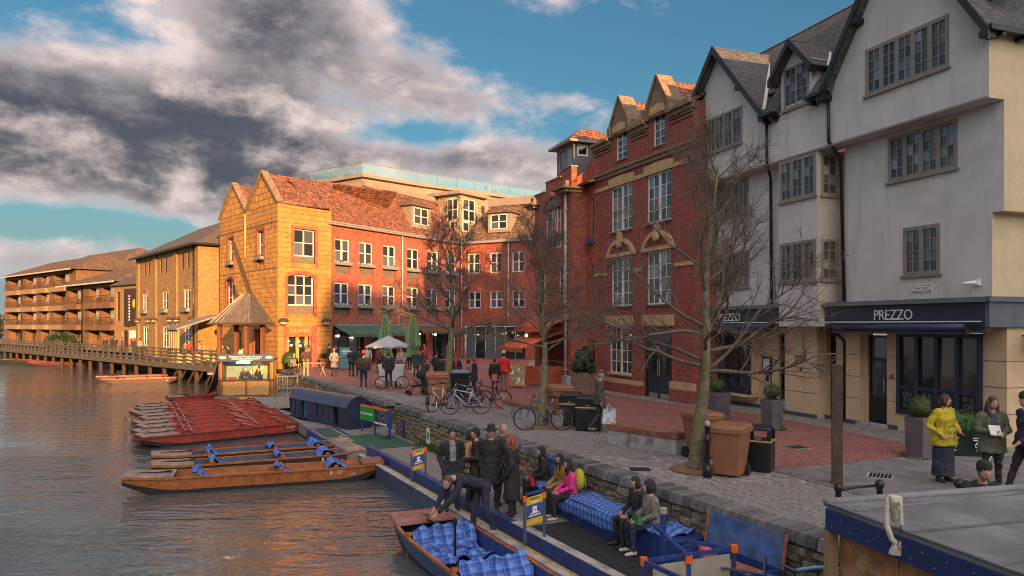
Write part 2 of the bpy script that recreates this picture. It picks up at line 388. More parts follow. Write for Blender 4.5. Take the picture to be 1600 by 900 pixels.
# ------------------------------------------------------------------ river
def make_water():
    m, t, b = base('river_water')
    o = t.node('ShaderNodeTexCoord').outputs['Object']
    b.inputs['Base Color'].default_value = (.085, .094, .088, 1); b.inputs['Roughness'].default_value = .05
    b.inputs['IOR'].default_value = 1.42; b.inputs['Specular IOR Level'].default_value = .9
    st = t.vmath('MULTIPLY', o, (.55, 1.25, 1))
    h = t.math('ADD', t.math('MULTIPLY', t.noise(st, 1.1, 3, .55, .8), 1.0), t.math('MULTIPLY', t.noise(st, 3.6, 3, .55, .5), .42))
    calm = t.ramp(t.noise(t.vmath('MULTIPLY', o, (.07, .16, 1)), 1.0, 3, .5), .38, .64, .06, .30)      # calm and ruffled patches
    bn = t.node('ShaderNodeBump'); t.put(bn.inputs['Strength'], calm); bn.inputs['Distance'].default_value = .26
    t.put(bn.inputs['Height'], h); t.l.new(bn.outputs[0], b.inputs['Normal'])
    return m
def sheet(name, poly, z, m):
    tri = tessellate_polygon([[Vector((x, y, 0)) for x, y in poly]]); mb = MB()
    fs = []
    for a, b, c in tri:
        A, B, C_ = poly[a], poly[b], poly[c]
        cr = (B[0] - A[0]) * (C_[1] - A[1]) - (B[1] - A[1]) * (C_[0] - A[0])
        fs.append((a, b, c) if cr > 0 else (a, c, b))
    mb.add([(x, y, z) for x, y in poly], fs); return structure(mb.build(name, m))
sheet('river', [(-900, -160), (200, -160), (200, 900), (-900, 900)], -1.5, make_water())
sheet('river_bed', [(-900, -160), (200, -160), (200, 900), (-900, 900)], -3.0, mat('mud', (.05, .045, .03), .9))

# ------------------------------------------------------------------ ground sheets
def paving(name, c1, c2, mort, bw, bh, rot, stain, stc, ms=.016, bump=.5, rough=.7):
    m = brick(name, c1, c2, mort, bw, bh, ms, stain, bump, stc, flat=True, rough=rough)
    nt = m.node_tree; bt = [n for n in nt.nodes if n.type == 'TEX_BRICK'][0]
    mp = nt.nodes.new('ShaderNodeMapping'); mp.inputs['Rotation'].default_value = (0, 0, rot)
    src = bt.inputs['Vector'].links[0].from_socket; nt.links.new(src, mp.inputs['Vector']); nt.links.new(mp.outputs[0], bt.inputs['Vector'])
    return m
M_pav = paving('sett_paving', (.235, .235, .225), (.32, .31, .295), (.055, .052, .048), .2, .11, QRZ * -1, .5, (.075, .07, .065))
M_redpav = paving('red_paving', (.38, .155, .13), (.28, .11, .095), (.085, .045, .04), .22, .11, .5, .5, (.10, .06, .05))
M_path = paving('slab_paving', (.22, .21, .19), (.27, .26, .23), (.09, .085, .07), .45, .3, 1.2, .5, (.075, .08, .045))
M_asph = mat('asphalt', (.19, .185, .18), .9, var=.25, sc=2, bump=.4, bsc=120, col2=(.15, .145, .14), patch=1.2)
e = [quay(y) for y in (-30, 27.35)]; n1 = quay(27.35) - QN * 1.3; n2 = quay(28.55) - QN * 1.3
bank = [(-16.2, 50.9), (-24.4, 60.3), (-41, 79), (-80, 116), (-420, 440), (-900, 890), (900, 890), (900, -30)]
sheet('quay_paving', [(p.x, p.y) for p in (e[0], e[1], n1, n2, quay(28.55))] + bank, 0, M_pav)
def offs(y, o): p = quay(y, -o); return (p.x, p.y)
sheet('red_brick_paving', [(9.3, 16.9), (5.35, 15.2), (4.3, 17.6), (3.2, 21.2), (1.0, 24.2), (-1.0, 26.8), (-3.3, 30.6), (-6.0, 33.6), offs(36.5, .6), offs(49, .6), (-15.2, 51), (-8, 60), (-3.8, 65.5), (1.5, 62.5), (0.6, 40), (3.0, 34.6), (5.9, 28.3), (8.3, 24.6), (10, 18.6)], .004, M_redpav)
sheet('slab_path', [(10, 18.6), (8.3, 24.6), (5.9, 28.3), (3.0, 34.6), (1.9, 39.0), (2.5, 42.0), (8.4, 32.0), (12.4, 18.9), (11.9, 16.8), (9.3, 16.9)], .008, M_path)
sheet('asphalt_apron', [(5.35, 15.15), (9.3, 16.85), (11.9, 16.75), (20, 16.5), (20, 2), (6.0, 8.8), (6.2, 12.7)], .012, M_asph)

# ------------------------------------------------------------------ quay wall: body, rubble stones, brick-on-edge coping
qw = thing('quay_wall', 'low rubble stone river wall with a dark brick coping along the cobbled quay', 'wall', quay(27.35), QRZ)
def qbody(y0, y1, d=.5):
    a, b = quay(y0), quay(y1); i = -QN * d
    inv = Matrix.Translation(quay(27.35)) @ Matrix.Rotation(QRZ, 4, 'Z'); inv.invert()
    return [inv @ p for p in (a, b, b + i, a + i)]
wb = MB()
for y0, y1 in ((-30, 27.35), (28.55, 50.9)):
    p = qbody(y0, y1); wb.prism([(v.x, v.y, -3.0) for v in p], (0, 0, 2.9))
p = qbody(27.35, 28.55); q_in = 1.3
wb.box(-1.33, .0, q_in, q_in + .4, -3, -.03); wb.box(-1.73, -1.345, .5, q_in, -3, -.03); wb.box(.0, .4, .5, q_in, -3, -.03)
wb.build('wall_core', M_mortar, qw)
for k in range(5): MB().box(-1.345, -.0, .06 + k * .25, .06 + (k + 1) * .25 - .004, -3, -1.05 + k * .2).build('step', M_conc, qw)
def stone_mesh(i):
    r = random.Random(i); mb = MB(); t = r.uniform(.02, .05)
    a = [(-.5 + r.uniform(0, .1), -.5 + r.uniform(0, .14)), (.5 - r.uniform(0, .1), -.5 + r.uniform(0, .14)), (.5 - r.uniform(0, .12), .5 - r.uniform(0, .2)), (-.5 + r.uniform(0, .12), .5 - r.uniform(0, .2))]
    fr = [(x * .86, -t, z * .8) for x, z in a]; bk = [(x, .05, z) for x, z in a]
    mb.add(bk + fr, [(4, 5, 6, 7), (0, 1, 5, 4), (1, 2, 6, 5), (2, 3, 7, 6), (3, 0, 4, 7)]); return mb
SM = [stone_mesh(i) for i in range(9)]; SMM = [s.mesh('wall_stone', M_rubble) for s in SM]
# local x of the wall runs towards the camera (0 at depth 27.35), y into the bank, front face at y = 0
stones = []
z = -1.42
while z < -.2:
    h = rnd.uniform(.11, .17); x = -26.0 + rnd.uniform(0, .2)
    while x < 21:
        w = rnd.uniform(.16, .46)
        if not (-1.5 < x + w / 2 < .1): stones.append((x + w / 2, z + h / 2 + rnd.uniform(-.035, .035), w * rnd.uniform(.85, 1.1), h * rnd.uniform(.7, 1.25)))
        x += w
    z += h
stones.sort(key=lambda s: -s[0] if s[0] < 17.5 else 99)
restm = MB()
for i, (x, z, w, h) in enumerate(stones):
    k = rnd.randrange(9)
    if i < 300:
        o = link('stone', SMM[k], qw, (x, -.005, z)); o.scale = (w, rnd.uniform(.4, 1.3), h); o.rotation_euler = (0, rnd.uniform(-.12, .12), 0)
    else:
        b0 = SM[k]; restm.add([(x + v[0] * w, v[1] - .005, z + v[2] * h) for v in b0.v], b0.f)
stuff(restm.build('rubble_facing', M_rubble, qw))
CM = [MB().hexa([(-.5, -.06 - a, -.16), (.5, -.06 - a, -.16), (.5, .42, -.16), (-.5, .42, -.16), (-.5, -.02 - a, 0), (.5, -.02 - a, 0), (.5, .42, .012), (-.5, .42, .012)]).mesh('coping', M_coping) for a in (0, .012, .02)]
x = -26.0; n = 0
while x < 20.5:
    w = .19 if x > 4 else (.24 if x > -2 else .36)
    if x < -1.4 or x > -.02:
        o = link('coping_brick', CM[rnd.randrange(3)], qw, (x + w / 2, 0, .028 + rnd.uniform(-.006, .01))); o.scale = (w - .026, 1, 1); o.rotation_euler = (rnd.uniform(-.02, .02), rnd.uniform(-.015, .015), rnd.uniform(-.02, .02)); n += 1
    x += w
# moss and weeds at the wall foot
for i, (y0, y1, s) in enumerate(((24.8, 19.6, 1.), (12.9, 11.2, .7))):
    mb = MB()
    for k in range(900):
        y_ = rnd.uniform(y1, y0); p = quay(y_, rnd.uniform(.0, .30), -1.0); hh = rnd.uniform(.03, .22) * s
        a = rnd.uniform(0, 6.28); w = .022; dx, dy = math.cos(a) * w, math.sin(a) * w
        mb.add([(p.x - dx, p.y - dy, p.z), (p.x + dx, p.y + dy, p.z), (p.x + rnd.uniform(-.08, .08), p.y + rnd.uniform(-.08, .08), p.z + hh)], [(0, 1, 2)])
    o = stuff(mb.build('wall_weeds', M_moss)); tag(o, ('green moss and weeds along the wall foot beside the landing stage', 'small weeds at the wall foot behind the blue chest')[i], 'weeds')

# ------------------------------------------------------------------ setts: the near ones stand proud, one by one
sett_p = [o for o in COL.objects if o.name == 'quay_paving'][0]
SE = [MB().hexa([(-.5, -.5, -.02), (.5, -.5, -.02), (.5, .5, -.02), (-.5, .5, -.02), (-.46, -.44, .014 + a), (.46, -.44, .012), (.46, .44, .014 - a), (-.46, .44, .012)]) for a in (-.003, 0, .004)]
SEM = [s.mesh('sett', M_sett) for s in SE]
setts = []
red_edge = [(5.35, 15.2), (4.3, 17.6), (3.2, 21.2), (1.0, 24.2), (-1.0, 26.8), (-3.3, 30.6)]
def on_setts(x, y):
    if x > 6.05 and y < 15.3: return False
    for (xa, ya), (xb, yb) in zip(red_edge, red_edge[1:]):
        if ya <= y < yb: return x < xa + (xb - xa) * (y - ya) / (yb - ya) - .08
    if y < 15.2: return x < 5.3 + (15.2 - y) * .32 and x < 6.02
    return False
for r in range(0, 62):
    t0 = -.5 * (r % 2) * .21
    for c in range(-15, 90):
        p = quay(27.0, -.42 - .115 * r - .055) + QD * (c * .21 + t0)
        if p.y < 9.6 or p.y > 29 or not on_setts(p.x, p.y): continue
        if (p - Vector((3.86, 15.2, 0))).length < .62 or (p - Vector((.94, 21.56, 0))).length < .6: continue
        setts.append((p.y, p.x))
setts.sort()
restm = MB(); sc_, ss_ = math.cos(QRZ), math.sin(QRZ)
for i, (y_, x_) in enumerate(setts):
    k = rnd.randrange(3); w, h = .2, .105; dz = rnd.uniform(-.004, .004); a = rnd.uniform(-.03, .03)
    if 300 <= i < 600 or False:
        o = link('sett', SEM[k], sett_p, (x_, y_, dz)); o.scale = (w, h, 1); o.rotation_euler = (rnd.uniform(-.02, .02), 0, QRZ + a)
    else:
        restm.add([(x_ + v[0] * w * sc_ - v[1] * h * ss_, y_ + v[0] * w * ss_ + v[1] * h * sc_, v[2] + dz) for v in SE[k].v], [f for f in SE[k].f][1:])
stuff(restm.build('cobble_setts', M_sett, sett_p))
# ================================================================== WHITE JETTIED BUILDING
WB = facade('jettied_building', 'white rendered three gable restaurant building with slate roof and navy shopfronts on the right', 'building', (7.37, 31.07), (12.1, 18.0))
GR = [(10.53, 13.15, 9.48, 10.76, 5), ]
b = MB()
# ground floor: piers and recesses (y = 0), first floor at y = -.5, gables at y = -1
wall(b, .3, 13.9, 0, 3.0, [(2.0, 4.66, .42, 2.75), (5.72, 6.36, 0, 2.75), (7.93, 8.37, 0, 2.8), (9.58, 10.32, .12, 2.75), (10.68, 13.28, .5, 2.8)], 0, .25, 1)
b.box(6.42, 7.9, -.34, -.005, .0, 2.95, 1); b.box(8.95, 9.5, -.18, -.005, 0, 2.8, 1)
for z in (.75, 1.5, 2.2): pass
b.add([(13.9, 0, 0), (13.9, 9, 0), (13.9, 9, 3), (13.9, 0, 3)], [(0, 1, 2, 3)], 1)
b.build('ground_floor_wall', [M_white, M_cream], WB)
g = MB()
for z in (.8, 1.45, 2.1):
    for x0, x1, y_ in ((.35, 1.95, -.003), (4.7, 5.68, -.003), (6.42, 7.9, -.343), (8.4, 8.94, -.003), (8.95, 9.5, -.183), (10.34, 10.66, -.003), (13.3, 13.9, -.003)):
        g.box(x0, x1, y_ - .004, y_ + .002, z, z + .016)
    g.box(13.898, 13.904, 0, 5, z, z + .016)
g.split('stucco_joint', mat('stucco_groove', (.16, .10, .055), .9), WB)
pl = MB(); pl.box(.3, 9.55, -.03, -.006, 0, .13); pl.box(6.40, 7.92, -.37, -.345, 0, .13); pl.box(8.93, 9.52, -.21, -.186, 0, .13); pl.box(10.3, 10.7, -.03, -.006, 0, .13)
pl.split('plinth', mat('plinth_blue', (.06, .075, .10), .8), WB)
w1 = MB()
wl = [(2.74, 4.74, 7.05, 8.30), (2.70, 4.77, 4.37, 5.72)]
wall(w1, .6, 6.9, 3.0, 8.45, wl, -.5, .14)
wall(w1, 9.25, 13.9, 3.0, 5.73, [(11.35, 12.48, 4.35, 5.66)], -.5, .14)
wall(w1, 9.25, 14.2, 5.73, 8.38, [(10.84, 12.98, 7.0, 8.26)], -.5, .14)
# flank walls and the side jetty
w1.add([(.6, -.5, 0), (.6, 9, 0), (.6, 9, 10.4), (.6, -.5, 10.4)], [(3, 2, 1, 0)])
w1.add([(9.25, -.5, 3), (9.25, 0, 3), (9.25, 0, 8.4), (9.25, -.5, 8.4)], [(3, 2, 1, 0)])
wall(w1, 6.9, 9.25, 2.96, 8.4, [], -.02, .1)
w1.build('first_floor_wall', M_white, WB)
sd1 = MB()
sd1.add([(13.9, -.5, 3), (13.9, 9, 3), (13.9, 9, 5.73), (13.9, -.5, 5.73)], [(0, 1, 2, 3)]); sd1.add([(14.2, -.5, 5.73), (14.2, 9, 5.73), (14.2, 9, 8.38), (14.2, -.5, 8.38)], [(0, 1, 2, 3)])
sd1.add([(13.9, -.5, 5.73), (13.9, 9, 5.73), (14.2, 9, 5.73), (14.2, -.5, 5.73)], [(0, 1, 2, 3)])
sd1.add([(14.2, -1, 8.38), (14.2, 9, 8.38), (14.2, 9, 10.2), (14.2, -1, 10.2)], [(0, 1, 2, 3)])
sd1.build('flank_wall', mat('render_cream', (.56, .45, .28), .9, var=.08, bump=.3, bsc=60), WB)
# gables: jettied wall, soffit, roof
gb = MB()
def gable(x0, x1, ax, az, ez, win):
    wall(gb, x0, x1, 8.38, ez, [win], -1, .14)
    zt = 10.78; l0 = x0 + (ax - x0) * (zt - ez) / (az - ez); r0 = x1 - (x1 - ax) * (zt - ez) / (az - ez)
    gb.add([(x0, -1, ez), (win[0], -1, ez), (win[0], -1, zt), (l0, -1, zt)], [(0, 1, 2, 3)]); gb.add([(win[1], -1, ez), (x1, -1, ez), (r0, -1, zt), (win[1], -1, zt)], [(0, 1, 2, 3)])
    gb.add([(l0, -1, zt), (r0, -1, zt), (ax, -1, az)], [(0, 1, 2)])
    gb.add([(x0, -1, 8.38), (x0, -.5, 8.38), (x1, -.5, 8.38), (x1, -1, 8.38)], [(0, 1, 2, 3)])
    gb.add([(x0, -1, 8.38), (x0, 0, 8.38), (x0, 0, ez), (x0, -1, ez)], [(3, 2, 1, 0)])
# left gable window top is above its eaves line, so the sheet is raised and the triangle starts higher
gable(1.1, 6.3, 3.7, 13.15, 10.2, (2.37, 5.03, 9.46, 10.2)); gable(9.25, 14.2, 11.75, 13.9, 10.15, (10.53, 13.15, 9.46, 10.15))
wall(gb, 6.3, 9.25, 8.38, 10.1, [], -1, .1); gb.add([(6.3, -1, 8.38), (6.3, -.5, 8.38), (9.25, -.5, 8.38), (9.25, -1, 8.38)], [(0, 1, 2, 3)])
gb.add([(6.3, 0, 10.1), (6.3, 0, 8.38), (1.1, 0, 8.38), (1.1, 0, 10.1)], [(0, 1, 2, 3)])
gb.build('gable_wall', M_white, WB)
tr = MB(); tr.box(1.1, 14.2, -1.03, -.99, 8.36, 8.42); tr.build('jetty_trim', M_taupe, WB)
# bay; sunlight on the return is put into its warmer render colour
by = MB()
wall(by, 6.92, 8.65, 2.96, 8.38, [(6.97, 8.6, 7.0, 8.34), (6.97, 8.6, 4.38, 5.66)], -1.0, .12)
by.add([(6.92, -1, 2.96), (8.65, -1, 2.96), (8.65, -.02, 2.96), (6.92, -.02, 2.96)], [(3, 2, 1, 0)])
by.add([(6.92, -.02, 2.96), (6.92, -1, 2.96), (6.92, -1, 8.38), (6.92, -.02, 8.38)], [(0, 1, 2, 3)])
by.build('bay', M_white, WB)
br = MB()
wall(br, -.98, 0, 2.96, 8.38, [(-.82, -.2, 7.0, 8.3), (-.82, -.2, 4.38, 5.66)], 0, .12, 0, lambda x, y, z: (8.65 - y, x - .02, z))
br.build('bay_return', mat('render_white_sunlit', (.58, .52, .42), .9, var=.08, bump=.3, bsc=60), WB)
def cw(x0, x1, z0, z1, y, cas, rows=4, cols=2): return window(WB, x0, x1, z0, z1, y, cas, cols, rows, M_taupe, M_glass_sky, .10, .028, .06, .13)
cw(10.53, 13.15, 9.46, 10.78, -1.02, 5); cw(10.84, 12.98, 7.0, 8.26, -.52, 4); cw(11.35, 12.48, 4.35, 5.66, -.52, 2)
cw(2.37, 5.03, 9.46, 10.78, -1.02, 5); cw(2.74, 4.74, 7.05, 8.30, -.52, 4); cw(2.70, 4.77, 4.37, 5.72, -.52, 4)
cw(6.97, 8.6, 7.0, 8.34, -1.02, 3); cw(6.97, 8.6, 4.38, 5.66, -1.02, 3)
for z0, z1 in ((7.0, 8.3), (4.38, 5.66)):
    window(WB, 8.67, 8.67 + .66, z0, z1, -.86, 1, 2, 4, mat('taupe_sunlit', (.36, .31, .22), .6), glassmat('glass_curtain', (.10, .105, .09), .06), .09, .028, .05, rz=R(90))  # lighter, warmer frame colour carries the return's painted sunlight
# roofs
rf = MB(); ov = .22
def gable_roof(x0, x1, ax, az, ez, back, yf=-1.3):
    for xe, s in ((x0, -1), (x1, 1)):
        sl = (az - ez) / (ax - xe) ; xo = xe + s * ov; zo = ez - abs(sl) * ov
        rf.slab([(xo, yf, zo + .12), (ax, yf, az + .12), (ax, back, az + .12), (xo, back, zo + .12)], .12)
gable_roof(1.1, 6.3, 3.7, 13.15, 10.2, 1.2); gable_roof(9.25, 14.2, 11.75, 13.9, 10.15, 1.8)
for x0, x1, ys, zs in ((6.2, 7.05, -1.25, 10.0), (8.43, 9.35, -1.25, 10.0), (7.05, 8.43, -.45, 11.05)): rf.slab([(x0, ys, zs), (x1, ys, zs), (x1, 1.6, 13.75), (x0, 1.6, 13.75)], .12)
for x0, x1 in ((.5, 6.2), (9.35, 14.3)): rf.slab([(x0, -.5, 10.98), (x1, -.5, 10.98), (x1, 1.6, 13.75), (x0, 1.6, 13.75)], .12)
rf.slab([(.5, 1.6, 13.75), (14.3, 1.6, 13.75), (14.3, 4.6, 10.0), (.5, 4.6, 10.0)], .12)
rfo = rf.build('roof', M_slate, WB)
bg = MB()
def barge(x0, x1, ax, az, ez):
    for xe, s in ((x0, -1), (x1, 1)):
        sl = (az - ez) / abs(ax - xe); xo = xe + s * (ov + .03); zo = ez - sl * (ov + .03)
        bg.prism([(xo, -1.36, zo - .14), (xo, -1.36, zo + .14), (ax, -1.36, az + .15), (ax, -1.36, az - .16)], (0, .06, 0))
        for f_ in (.06, .5): # purlin ends
            px_ = xo + (ax - xo) * f_; pz = zo + (az - zo) * f_ - .2
            bg.box(px_ - .09, px_ + .09, -1.34, -1.0, pz - .09, pz + .07)
barge(1.1, 6.3, 3.7, 13.15, 10.2); barge(9.25, 14.2, 11.75, 13.9, 10.15)
bg.split('bargeboard', M_black, WB)
MB().bar((6.42, -1.2, 10.22), (4.25, .85, 12.72), .11, .03).build('lead_flashing', mat('bright_lead', (.5, .5, .5), .5), rfo)
ge = MB(); ge.box(6.35, 7.0, -1.42, -1.28, 9.90, 10.0); ge.box(8.48, 9.2, -1.42, -1.28, 9.90, 10.0); ge.box(6.3, 7.0, -1.3, -1.0, 9.84, 9.88); ge.box(8.48, 9.25, -1.3, -1.0, 9.84, 9.88)
for x in (6.45, 6.8, 8.6, 8.95): ge.box(x, x + .1, -1.3, -1.01, 9.72, 9.83)
ge.split('gutter', M_black, WB)
se = MB(); se.box(14.42, 14.5, -1.3, 9, 9.86, 9.98)
for k in range(12): se.box(14.2, 14.46, -.9 + k * .75, -.78 + k * .75, 9.78, 9.88)
se.build('eaves', M_black, WB)
# dormer
dm = link('dormer', None, WB)
cx = 7.74
d = MB(); wall(d, cx - .7, cx + .7, 9.7, 11.3, [(cx - .56, cx + .56, 9.95, 11.3)], -1.01, .1)
d.add([(cx - .7, -1.01, 11.3), (cx + .7, -1.01, 11.3), (cx, -1.01, 11.95)], [(0, 1, 2)]); d.add([(cx + .7, -1.01, 9.7), (cx + .7, 1, 9.7), (cx + .7, 1, 11.3), (cx + .7, -1.01, 11.3)], [(0, 1, 2, 3)]); d.add([(cx - .7, -1.01, 9.7), (cx - .7, 1, 9.7), (cx - .7, 1, 11.3), (cx - .7, -1.01, 11.3)], [(3, 2, 1, 0)])
d.build('cheek', M_white, dm); dr = MB()
for s in (-1, 1): dr.slab([(cx + s * .95, -1.3, 10.98), (cx, -1.3, 12.08), (cx, 1.0, 12.08), (cx + s * .95, 1.0, 10.98)], .09)
dr.build('dormer_roof', M_slate, dm); db = MB()
for s in (-1, 1): db.prism([(cx + s * .97, -1.35, 10.82), (cx + s * .97, -1.35, 11.04), (cx, -1.35, 12.12), (cx, -1.35, 11.86)], (0, .06, 0)); db.box(cx + s * .86 - .07, cx + s * .86 + .07, -1.33, -1.02, 10.8, 10.94)
db.split('dormer_bargeboard', M_black, dm); MB().bar((cx + .95, -.62, 11.0), (cx + .3, .1, 11.75), .08, .03).build('dormer_flashing', mat('bright_lead', (.5, .5, .5), .5), dm)
window(WB, cx - .56, cx + .56, 9.95, 11.3, -1.03, 2, 2, 5, M_taupe, M_glass_sky, .08, .025, .06)
# rainwater pipes
def rwp(par, pts, r=.05, m=M_pipe):
    p = MB(); p.tube(pts, r, 8, 0)
    for a, c in zip(pts, pts[1:]):
        if abs(a[0] - c[0]) < .01 and abs(a[1] - c[1]) < .01:
            n = max(1, int(abs(a[2] - c[2]) / 1.5))
            for k in range(n): zz = a[2] + (c[2] - a[2]) * (k + .5) / n; p.box(a[0] - r * 1.5, a[0] + r * 1.5, a[1] - r * 1.2, a[1] + r * 1.6, zz - .03, zz + .03)
    return p.build('rainwater_pipe', m, par, True)
rwp(WB, [(6.42, -1.1, 9.9), (6.42, -1.08, 8.5), (6.05, -.62, 8.0), (6.05, -.58, 3.7)])
rwp(WB, [(9.2, -1.1, 9.9), (9.2, -1.08, 8.5), (9.2, -.62, 8.05), (9.3, -.58, 3.7)])
rwp(WB, [(8.5, -.5, 2.85), (8.75, -.3, 2.7), (8.82, -.1, 2.5), (8.82, -.1, 0.05)])
# shop fascias
def fascia(x0, x1, name):
    f = link(name, None, WB)
    m = MB(); m.box(x0, x1, -.72, -.503, 2.86, 3.56); m.build('fascia_board', M_navy, f)
    c = MB(); c.box(x0 - .12, x1 + .08, -.86, -.503, 3.565, 3.64); c.box(x0 - .06, x1 + .04, -.78, -.503, 3.644, 3.69); c.build('cornice', mat('fascia_cornice', (.13, .15, .18), .6), f)
    return f
f1 = fascia(8.5, 13.88, 'shop_fascia'); f2 = fascia(1.7, 6.7, 'shop_fascia')
MB().box(8.55, 13.80, -.735, -.724, 3.075, 3.105).build('stripe', M_whitep, f1); MB().box(1.75, 6.65, -.735, -.724, 3.075, 3.105).build('stripe', M_whitep, f2)
text(f1, 'PREZZO', 11.2, 3.27, .40, M_whitep, -.735, spacing=.94, sx=.92); text(f2, 'PREZZO', 3.9, 3.27, .40, M_whitep, -.735, spacing=.94, sx=.92)
MB().box(13.885, 14.0, -.72, 4.5, 2.95, 3.56).box(13.885, 14.08, -.8, 4.5, 3.565, 3.69).build('side_fascia', mat('fascia_slate', (.085, .11, .13), .6), WB)
for x0, x1 in ((9.1, 13.55), (2.1, 6.2)):
    a = link('awning_roll', None, WB); MB().tube([(x0, -.86, 2.93), (x1, -.86, 2.93)], .115, 14).build('roll', mat('navy_canvas', (.02, .033, .07), .35), a, True)
    MB().box(x0 + .05, x1 - .05, -.93, -.74, 2.765, 2.83).build('front_bar', M_navy, a)
    for x in (x0, x1): MB().tube([(x - .02, -.86, 2.93), (x + .02, -.86, 2.93)], .15, 12).build('end_cap', M_black, a)
# shopfronts with patterned lower panels
def pattern(par, x0, x1, z0, z1, y):
    p = MB(); r = random.Random(int(x0 * 91)); n = 0
    gx = max(2, int((x1 - x0) / .13)); gz = max(3, int((z1 - z0) / .13))
    for i in range(gx):
        for j in range(gz):
            cx = x0 + (i + .5 + r.uniform(-.2, .2)) * (x1 - x0) / gx; cz = z0 + (j + .5 + r.uniform(-.2, .2)) * (z1 - z0) / gz; q = r.uniform(.045, .075); k = r.choice((5, 6, 7)); a0 = r.uniform(0, 6)
            for s in range(k):
                a1 = a0 + 6.283 * s / k; a2 = a0 + 6.283 * (s + 1) / k; A = (cx + q * math.cos(a1), cz + q * math.sin(a1)); B = (cx + q * math.cos(a2), cz + q * math.sin(a2)); A2 = (cx + q * .78 * math.cos(a1), cz + q * .78 * math.sin(a1)); B2 = (cx + q * .78 * math.cos(a2), cz + q * .78 * math.sin(a2))
                p.add([(A[0], y, A[1]), (B[0], y, B[1]), (B2[0], y, B2[1]), (A2[0], y, A2[1])], [(3, 2, 1, 0), (0, 1, 2, 3)])
    p.build('pattern_print', mat('pattern_white', (.5, .5, .52), .6), par)
def shopfront(x0, x1, z0, z1, y, bays, pz):
    s = link('shopfront', None, WB); fr = MB(); w = (x1 - x0) / bays
    for k in range(bays + 1): fr.box(x0 + k * w - .06, x0 + k * w + .06, y - .05, y + .1, z0, z1)
    fr.box(x0 - .06, x1 + .06, y - .045, y + .1, z1 - .12, z1 + .004); fr.box(x0 - .06, x1 + .06, y - .055, y + .1, z0 - .004, z0 + .10); fr.box(x0, x1, y - .048, y + .1, pz - .05, pz + .05)
    fr.build('frame', M_navy, s)
    for k in range(bays):
        a, c = x0 + k * w + .06, x0 + (k + 1) * w - .06
        MB().box(a, c, y + .0, y + .06, z0 + .1, pz - .05).build('panel', M_black, s); pattern(s, a + .08, c - .08, z0 + .18, pz - .12, y - .006)
        pane(s, (a + c) / 2, y + .03, (pz + .05 + z1 - .12) / 2, c - a, z1 - .12 - pz - .05, glassmat('shop_glass', (.035, .03, .026), .05))
        if k % 2 == 0: MB().box(a + .1, a + .1 + (c - a) * .38, y + .05, y + .075, pz + .08, z1 - .3).build('blind', mat('blind', (.35, .32, .26), .8), s)
    return s
shopfront(10.76, 13.22, .5, 2.78, -.02, 4, 1.25)
shopfront(2.06, 4.6, .50, 2.72, -.42, 4, 1.2)
bb = MB(); bb.prism([(2.0, -.50, .40), (4.66, -.50, .40), (4.66, -.0, .40), (2.0, 0, .40)], (0, 0, .09)); bb.add([(2.0, -.48, .40), (4.66, -.48, .40), (4.3, -.02, .10), (2.4, -.02, .10), (4.66, 0, .4), (2, 0, .4)], [(0, 3, 2, 1), (1, 2, 4), (0, 5, 3)])
bb.box(2.0, 4.66, -.5, -.02, 2.72, 2.8); bb.box(4.58, 4.66, -.40, -.0, .5, 2.72); bb.box(2.0, 2.08, -.40, 0, .5, 2.72); bb.build('bay_sill', M_cream, WB)
def shop_door(x0, x1, z0, z1, y, two=False):
    dd = link('door', None, WB); f = MB(); f.box(x0, x0 + .07, y, y + .1, z0, z1); f.box(x1 - .07, x1, y, y + .1, z0, z1); f.box(x0 + .07, x1 - .07, y, y + .1, z1 - .08, z1); f.box(x0 + .07, x1 - .07, y + .002, y + .1, z0, z0 + .75); f.box(x0 + .07, x1 - .07, y + .002, y + .1, z1 - .75, z1 - .66)
    f.build('door_frame', M_black, dd); xm = (x0 + x1) / 2
    pane(dd, xm, y + .04, (z0 + .75 + z1 - .75) / 2, x1 - x0 - .14, z1 - .75 - z0 - .75, M_glass); pane(dd, xm, y + .04, z1 - .37, x1 - x0 - .14, .58, M_glass)
    MB().tube([(x1 - .12, y - .04, z0 + .9), (x1 - .12, y - .04, z0 + 1.3)], .015, 6).build('handle', M_steel, dd)
    return dd
shop_door(9.6, 10.3, .13, 2.7, .08); MB().box(9.5, 10.4, -.35, .2, 0, .12).build('doorstep', M_conc, WB)
dl = shop_door(5.74, 6.34, .02, 2.7, .08); MB().box(5.84, 6.24, .07, .078, .1, .42).build('poster', mat('poster_teal', (.05, .25, .32), .5, var=.5, sc=14, col2=(.7, .75, .75), patch=9), dl)
MB().box(7.93, 8.37, .2, .25, 0, 2.8).build('dark_door', M_black, WB)
# small fixtures: menu cases, plates, street name plate, camera
def menu_case(x, y, z, w, h, rz=0.):
    c = link('menu_case', None, WB, (x, y, z), rz); MB().box(-w / 2, w / 2, -.07, 0, -h / 2, h / 2).build('case', M_black, c); MB().box(-w / 2 + .05, w / 2 - .05, -.075, -.071, -h / 2 + .06, h / 2 - .09).build('menu_sheet', mat('menu_paper', (.55, .62, .62), .5, var=.25, sc=22), c)
menu_case(5.15, -.005, 1.58, .44, .62); menu_case(13.905, 1.15, 1.5, .75, .75, R(90))
MB().box(5.1, 5.2, -.06, -.005, 1.0, 1.22).build('ashtray_box', M_black, WB)
MB().tube([(5.55, -.2, .1), (5.55, -.2, 1.35), (5.55, -.06, 1.42)], .02, 6).build('hand_rail', M_black, WB)
MB().box(6.95, 7.3, -.36, -.345, 1.75, 2.0).build('name_plate', M_black, WB); MB().box(7.15, 7.24, -.365, -.345, 1.5, 1.62).build('entry_phone', M_black, WB)
